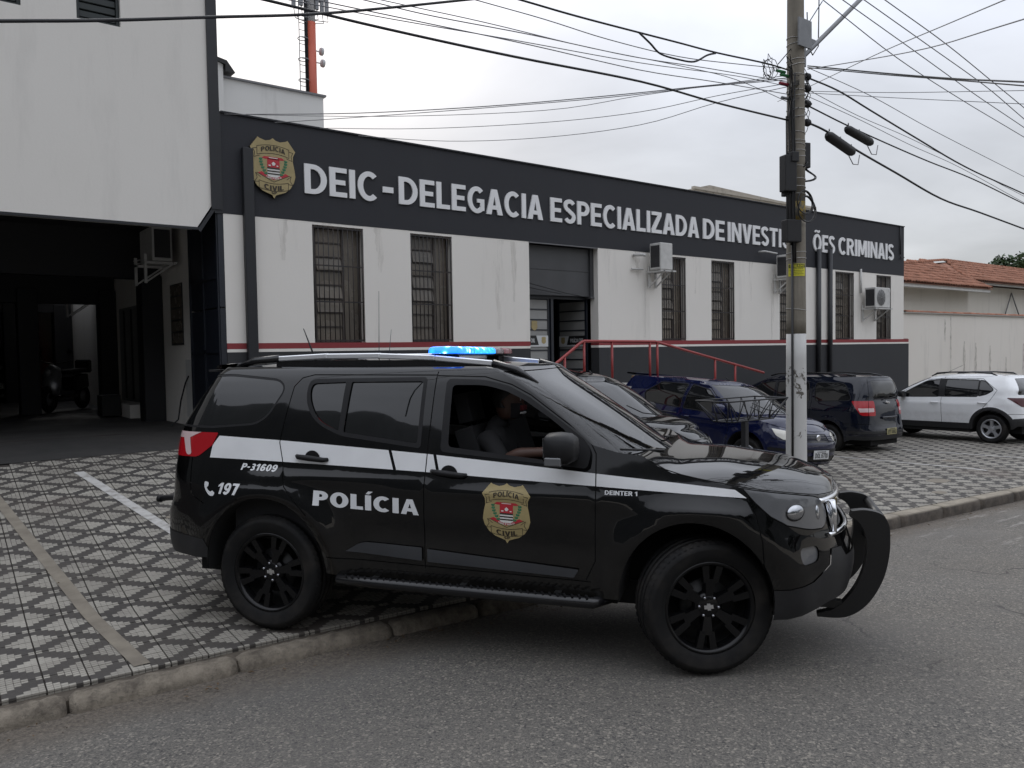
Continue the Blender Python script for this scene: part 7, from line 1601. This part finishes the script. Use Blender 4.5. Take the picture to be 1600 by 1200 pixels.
    # cable boxes, closures
    def box(c, s, lab=None, mat='cable_black'):
        m = MB(); m.box(-s[0]/2, s[0]/2, -s[1]/2, s[1]/2, -s[2]/2, s[2]/2); o = m.build('junction_box', MATS[mat], p, bevel=.012, seg=2); o.location = c; o.rotation_euler = (0, 0, R_(-20)); return o
    box((-.19, -.02, 3.93), (.16, .12, .42)); box((.17, 0, 4.19), (.12, .10, .30)); box((-.17, -.05, 3.26), (.20, .12, .26)); box((-.20, .02, 3.72), (.06, .06, .10)); box((-.15, -.06, 4.12), (.10, .10, .12))
    m = MB()                                                          # cable bunch down the left side
    for k in range(6):
        x, y = -.11-.012*k, -.06+.03*(k % 3); m.tube([(x, y, 5.1-.1*k), (x-.02, y, 4.6), (x+.015*math.sin(k), y, 4.1), (x-.03, y-.01, 3.6), (x, y, 3.2), (x+.01, y, 2.9+.2*(k % 3))], .010, 6)
    m.tube([(-.125, -.03, 3.2), (-.125, -.03, 1.2), (-.125, -.03, z0)], .014, 8)
    m.build('cable_bunch', MATS['cable_black'], p)
    m = MB()                                                          # slack loops
    for c, r, tl in (((-.02, -.13, 3.60), .15, .1), ((.0, -.14, 3.52), .17, .2), ((.12, -.05, 3.98), .12, 1.4)):
        for q in range(2): m = MB(); m.tube([(c[0]+(r+.012*q)*math.cos(a), c[1]-.01*q+.05*math.sin(a*2)*tl, c[2]+(r+.01*q)*math.sin(a)*.85) for a in np.linspace(0, 6.28, 25)], .007, 6); m.build('cable_loop', MATS['cable_black'], p)
    m = MB()
    for k in range(4):
        r = .07+.016*k; m.tube([(-.58+rn.uniform(-.03, .03)+r*math.cos(a), -.02*k, 5.06+rn.uniform(-.03, .03)+r*math.sin(a)*1.1) for a in np.linspace(0, 6.28, 17)], .004, 5)
    for k in range(10):
        a, b_ = rn.uniform(-.3, .3), rn.uniform(-.3, .3); z = rn.uniform(4.7, 5.3); m.tube([(-.14, -.05, z), (-.30+a*.3, -.08, z+.1+b_*.3), (-.22, -.10, z-.16), (.13, -.06, z-.05+b_*.2)], .004, 5)
        m.tube([(.12, -.04, z), (.22+a*.1, -.04, z-.1), (.20, -.02, z-.22), (.11, -.02, z-.3)], .004, 5)
    m.tube([(.24, 0, 5.9), (.26, 0, 5.5), (.36, 0, 5.42), (.48, 0, 5.55), (.50, 0, 6.2)], .007, 6)
    m.build('cable_loop', MATS['cable_black'], p)
    for z, x, mt in ((5.06, -.22, 'insulator_green'), (5.09, -.30, 'insulator_green'), (4.96, -.24, 'tag_red'), (4.80, -.20, 'galv'), (4.82, .24, 'galv')):
        m = MB(); m.tube([(x-.08, 0, z), (x+.08, 0, z+.01)], .018, 8); m.build('cable_clamp', MATS[mt], p)
    for z in (4.98, 4.80, 4.58, 5.12):
        m = MB(); m.lathe([(.0, -.04), (.035, -.04), (.045, -.02), (.03, 0), (.045, .02), (.035, .04), (.0, .04)], 12, axis='x', center=(.19, -.03, z)).bar((.1, -.03, z), (.19, -.03, z), .02); m.build('insulator', MATS['cable_black'], p)
def make_cables():
    n = 0
    L = {'black': ('thick black overhead cable', 'cable_black'), 'grey': ('thin grey overhead wire', 'cable_grey')}
    where = ['from the pole across the sky to the top left', 'across the white upper wall at the top left', 'from the pole to the top centre of the sky', 'sagging in a loop below its carrier near the pole', 'fanning out left of the pole, uppermost', 'fanning out left of the pole, second', 'fanning out left of the pole, third', 'fanning out left of the pole, fourth', 'fanning out left of the pole, lowest of the fan',
             'to the roof corner by the green clamp', 'to the roof just right of the badge', 'to the roof above the sign, sagging', 'to the roof above the sign, lowest and slackest', 'to the far left roof end, topmost of its bunch',
             'running right of the pole, lowest, carrying a splice', 'running right of the pole, second lowest, carrying a splice', 'running right of the pole, third', 'right of the pole between the thick cables, lower', 'right of the pole between the thick cables, upper', 'right of the pole above the thick cables',
             'level across to the right edge, upper of a pair', 'level across to the right edge, lower of a pair', 'almost level right of the pole, upper', 'almost level right of the pole, lower', 'rising to the right edge from the pole', 'rising steeply to the top right',
             'high line at the top right, lowest of four', 'high line at the top right, second of four', 'high line at the top right, third of four', 'high line at the top right, highest of four', 'slanting up the pole at its left side']
    for i, (kind, r, pts) in enumerate(CABLES):
        pts = [Vector(p) for p in pts]
        far = lambda q: (q.xy-Vector((8.56, 5.5))).length > .6 and q.y < 11
        if far(pts[0]) and i != 3: pts.insert(0, pts[0]+(pts[0]-pts[1])*(2.5 if i < 15 else 1.5))
        if far(pts[-1]) and i not in (3,): pts.append(pts[-1]+(pts[-1]-pts[-2])*(2.5 if i >= 14 else 1.0))
        # smooth by Catmull-Rom
        P = [pts[0]]+pts+[pts[-1]]; out = []
        for a, b, c, d in zip(P[:-3], P[1:-2], P[2:-1], P[3:]):
            for k in range(5):
                t = k/5; out.append(.5*((2*b)+(c-a)*t+(2*a-5*b+4*c-d)*t*t+(3*b-a-3*c+d)*t**3))
        out.append(pts[-1]); m = MB(); m.tube(out, r*(.72 if kind == 'black' else .6), 6); o = m.build('overhead_cable', MATS[L[kind][1]]); tag(o, L[kind][0]+' '+where[i], 'cable', 'overhead cables at the utility pole')
    def splice(a, b, r, label):
        s = MB(); a, b = Vector(a), Vector(b); d = b-a; s.tube([a, a+d*.06, a+d*.12, a+d*.88, a+d*.94, b], r, 14, radii=[r*.35, r*.8, r, r, r*.8, r*.35]); e = empty('cable_splice', a); tag(e, label, 'cable splice', 'splice closures on the cables')
        o = s.build('closure', MATS['cable_black'], e); o.location = -a
        q = MB(); [q.tube([a+d*t+Vector((0, 0, r)), a+d*t+Vector((0, 0, r+.03))], .008, 6) for t in (.1, .5, .9)]; o = q.build('clip', MATS['galv'], e); o.location = -a
        q = MB(); q.tube([b+Vector((-.12, 0, -.05)), b+Vector((-.02, 0, -.14)), b+Vector((.10, 0, -.13)), b+Vector((.14, 0, 0))], .006, 6); o = q.build('loop', MATS['cable_grey'], e); o.location = -a
    splice((9.22, 5.5, 4.52), (9.86, 5.5, 4.375), .062, 'black splice closure on the lowest cable right of the pole'); splice((9.66, 5.5, 4.665), (10.32, 5.5, 4.565), .055, 'black splice closure hung on the upper cable, right of the other one')
    m = MB(); m.tube([(12.90, 4.6, 5.42), (12.9, 4.6, 4.98)], .012, 6); [m.lathe([(.0, -.015), (.025, 0), (.0, .015)], 8, axis='z', center=(12.9, 4.6, z)) for z in (5.40, 5.2, 5.0)]; o = m.build('line_spacer', MATS['galv']); tag(o, 'vertical spacer rod hanging between the high wires at the right', 'spacer')
def make_basket():
    b = empty('bin_basket', (7.55, 5.5, 0)); tag(b, 'empty black wire litter basket on a post in front of the blue car', 'litter basket')
    z0 = ground_z(7.55, 5.5); m = MB(); m.bar((0, 0, z0-.05), (0, 0, 1.10), .06, .06); m.build('post', MATS['pipe_dark'], b)
    m = MB(); T = [(-.58, -.22), (.50, -.22), (.50, .22), (-.58, .22)]; B = [(-.40, -.13), (.36, -.13), (.36, .13), (-.40, .13)]; zt, zb = 1.33, 1.10
    t3 = [Vector((x, y, zt)) for x, y in T]; b3 = [Vector((x, y, zb)) for x, y in B]
    for i in range(4): m.tube([t3[i], t3[(i+1) % 4]], .009, 6).tube([b3[i], b3[(i+1) % 4]], .009, 6).tube([t3[i], b3[i]], .007, 6)
    for i, n in ((0, 4), (2, 4), (1, 2), (3, 2)):
        for k in range(n):
            a, c = k/n, (k+1)/n; ta, tb = t3[i].lerp(t3[(i+1) % 4], a), t3[i].lerp(t3[(i+1) % 4], c); mid = b3[i].lerp(b3[(i+1) % 4], (a+c)/2); m.tube([ta, mid], .006, 5).tube([mid, tb], .006, 5)
    m.tube([b3[0], b3[2]], .007, 5).tube([b3[1], b3[3]], .007, 5); m.build('wire_cage', MATS['pipe_dark'], b)
# ---------------------------------------------------------------- the person in the passenger seat
def make_person(car):
    g = empty('person'); tag(g, 'person in dark clothes seated in the police car, bare forearm resting on the window sill', 'person')
    X, Y = 1.50, -.40                                                # seat, in the car's frame
    def skin_body(name, J, E, R, mat, parent, lv=2):
        me = bpy.data.meshes.new(name); me.from_pydata(J, E, []); me.update(); o = link(name, me, MATS[mat], parent)
        o.modifiers.new('skin', 'SKIN'); sv = me.skin_vertices[0].data
        for i, r in enumerate(R): sv[i].radius = (r, r) if isinstance(r, (int, float)) else r
        sv[0].use_root = True; s = o.modifiers.new('sub', 'SUBSURF'); s.levels = lv; s.render_levels = lv
        dg = bpy.context.evaluated_depsgraph_get(); m2 = bpy.data.meshes.new_from_object(o.evaluated_get(dg)); o.modifiers.clear(); o.data = m2; m2.name = name; m2.polygons.foreach_set('use_smooth', [True]*len(m2.polygons))
        if not m2.materials: m2.materials.append(MATS[mat])
        return o
    P = lambda x, y, z: (X+x, Y+y, z)
    J = [P(.02, 0, .88), P(-.02, 0, 1.02), P(-.05, 0, 1.16), P(-.06, 0, 1.29), P(-.03, 0, 1.37), P(.0, 0, 1.43),           # pelvis..neck
         P(-.05, -.17, 1.29), P(.10, -.27, 1.14), P(-.05, .17, 1.29), P(.06, .25, 1.08),                            # shoulders, elbows
         P(.20, -.09, .86), P(.46, -.10, .90), P(.58, -.10, .62), P(.20, .09, .86), P(.46, .12, .90), P(.58, .12, .62)]
    E = [(0, 1), (1, 2), (2, 3), (3, 4), (4, 5), (3, 6), (6, 7), (3, 8), (8, 9), (0, 10), (10, 11), (11, 12), (0, 13), (13, 14), (14, 15)]
    skin_body('body', J, E, [.15, .145, .155, .15, .075, .058, .075, .055, .075, .055, .095, .075, .055, .095, .075, .055], 'cloth_black', g)
    # bare forearm along the sill, with a hand
    skin_body('forearm', [P(.09, -.27, 1.15), P(.20, -.33, 1.215), P(.36, -.355, 1.235), P(.42, -.355, 1.235), P(.47, -.35, 1.23)], [(0, 1), (1, 2), (2, 3), (3, 4)], [.047, .045, .034, (.028, .038), (.016, .040)], 'skin', g)
    for k, (dy, L_) in enumerate(((-.030, .065), (-.010, .075), (.010, .070), (.028, .055))):
        skin_body('finger', [P(.455, -.352+dy, 1.232), P(.455+L_*.5, -.354+dy, 1.232), P(.455+L_*.8, -.354+dy, 1.218), P(.455+L_*.9, -.354+dy, 1.20)], [(0, 1), (1, 2), (2, 3)], [.0100, .0095, .0088, .0075], 'skin', g, 1)
    skin_body('thumb', [P(.40, -.325, 1.228), P(.43, -.305, 1.225), P(.46, -.300, 1.218)], [(0, 1), (1, 2)], [.012, .0105, .009], 'skin', g, 1)
    # other forearm raised to the face, holding a phone handset
    skin_body('forearm', [P(.06, .25, 1.08), P(.22, .16, 1.16), P(.30, .10, 1.22)], [(0, 1), (1, 2)], [.045, .040, .030], 'skin', g)
    # head
    m = MB(); prof = [(-.115, .045, .055), (-.095, .060, .075), (-.06, .070, .088), (-.02, .075, .098), (.02, .077, .102), (.06, .073, .098), (.095, .056, .078), (.118, .026, .036)]
    n = 20; V = []; c = Vector(P(.055, 0, 1.525))
    for z, ry, rx in prof:
        for k in range(n):
            t = 2*math.pi*k/n; x, y = math.cos(t), math.sin(t); f = 1.0
            if x > .94 and -.04 < z < .015: f = 1.12                                         # nose
            if x > .75 and z in (-.095,): f = 1.06
            if abs(y) > .30 and x > .75 and abs(z-.02) < .01: f = .93                           # eye sockets
            V.append((c.x+x*rx*f-.01, c.y+y*ry, c.z+z))
    m.add(V, [(i*n+k, i*n+(k+1) % n, (i+1)*n+(k+1) % n, (i+1)*n+k) for i in range(len(prof)-1) for k in range(n)]+[tuple(range(n-1, -1, -1)), tuple((len(prof)-1)*n+k for k in range(n))], True); hd = m.build('head', MATS['skin'], g)
    m = MB(); V = []; hp = [(-.04, .079, .100, -1), (.0, .083, .108, -.3), (.05, .082, .108, .25), (.09, .066, .09, .9), (.122, .032, .045, 1.1), (.130, .004, .006, 1.2)]
    for z, ry, rx, lim in hp:
        for k in range(n): t = 2*math.pi*k/n; x = min(math.cos(t), lim if lim > -1 else -.0); V.append((c.x+x*rx-.014, c.y+math.sin(t)*ry*1.02, c.z+z+.004))
    m.add(V, [(i*n+k, i*n+(k+1) % n, (i+1)*n+(k+1) % n, (i+1)*n+k) for i in range(len(hp)-1) for k in range(n)], True); m.build('hair', MATS['hair'], hd)
    for s_ in (-1, 1):
        m = MB(); m.lathe([(.0, .0), (.022, .0), (.026, .010), (.014, .014), (.0, .010)], 10, axis='y', center=(c.x-.005, c.y+s_*.072, c.z-.012)); m.build('ear', MATS['skin'], hd)
        m = MB(); m.lathe([(.0, .0), (.009, .0), (.006, .004), (.0, .005)], 8, axis='x', center=(c.x+.078, c.y+s_*.030, c.z+.018)); m.build('eye', MATS['mask_white'], hd)
    # patterned cloth mask over nose and mouth
    m = MB(); V = []; kk = 9
    for z, f in ((-.105, .85), (-.07, 1.04), (-.03, 1.09), (-.005, 1.03)):
        for k in range(kk): t = -1.25+2.5*k/(kk-1); V.append((c.x-.008+math.cos(t)*.098*f, c.y+math.sin(t)*.080*(1 if f > 1 else .85), c.z+z))
    m.add(V, [(i*kk+k, i*kk+k+1, (i+1)*kk+k+1, (i+1)*kk+k) for i in range(3) for k in range(kk-1)], True); o = m.build('mask', MATS['mask_dark'], g, recalc=False)
    m = MB(); m.box(c.x+.074, c.x+.104, c.y-.045, c.y+.045, c.z-.055, c.z-.02); m.build('mask_pattern', MATS['mask_red'], g, bevel=.006)
    m = MB(); m.box(c.x+.074, c.x+.101, c.y-.040, c.y+.040, c.z-.078, c.z-.064); m.build('mask_pattern', MATS['mask_white'], g, bevel=.004)
    g.matrix_world = car.matrix_world.copy()
    return g
# ---------------------------------------------------------------- build
make_ground()
make_police_building()
make_left_building()
make_background()
make_green()
make_air_cons()
make_pole()
make_cables()
make_basket()
make_parked_cars()
suv = make_police_suv()
def euler_car(x, y, z, a, pitch, roll): return Matrix.Translation((x, y, z)) @ Matrix.Rotation(a, 4, 'Z') @ Matrix.Rotation(pitch, 4, 'Y') @ Matrix.Rotation(roll, 4, 'X')
suv.matrix_world = euler_car(2.672, 5.755, .05, -.9465, .0085, -.008)
make_person(suv)
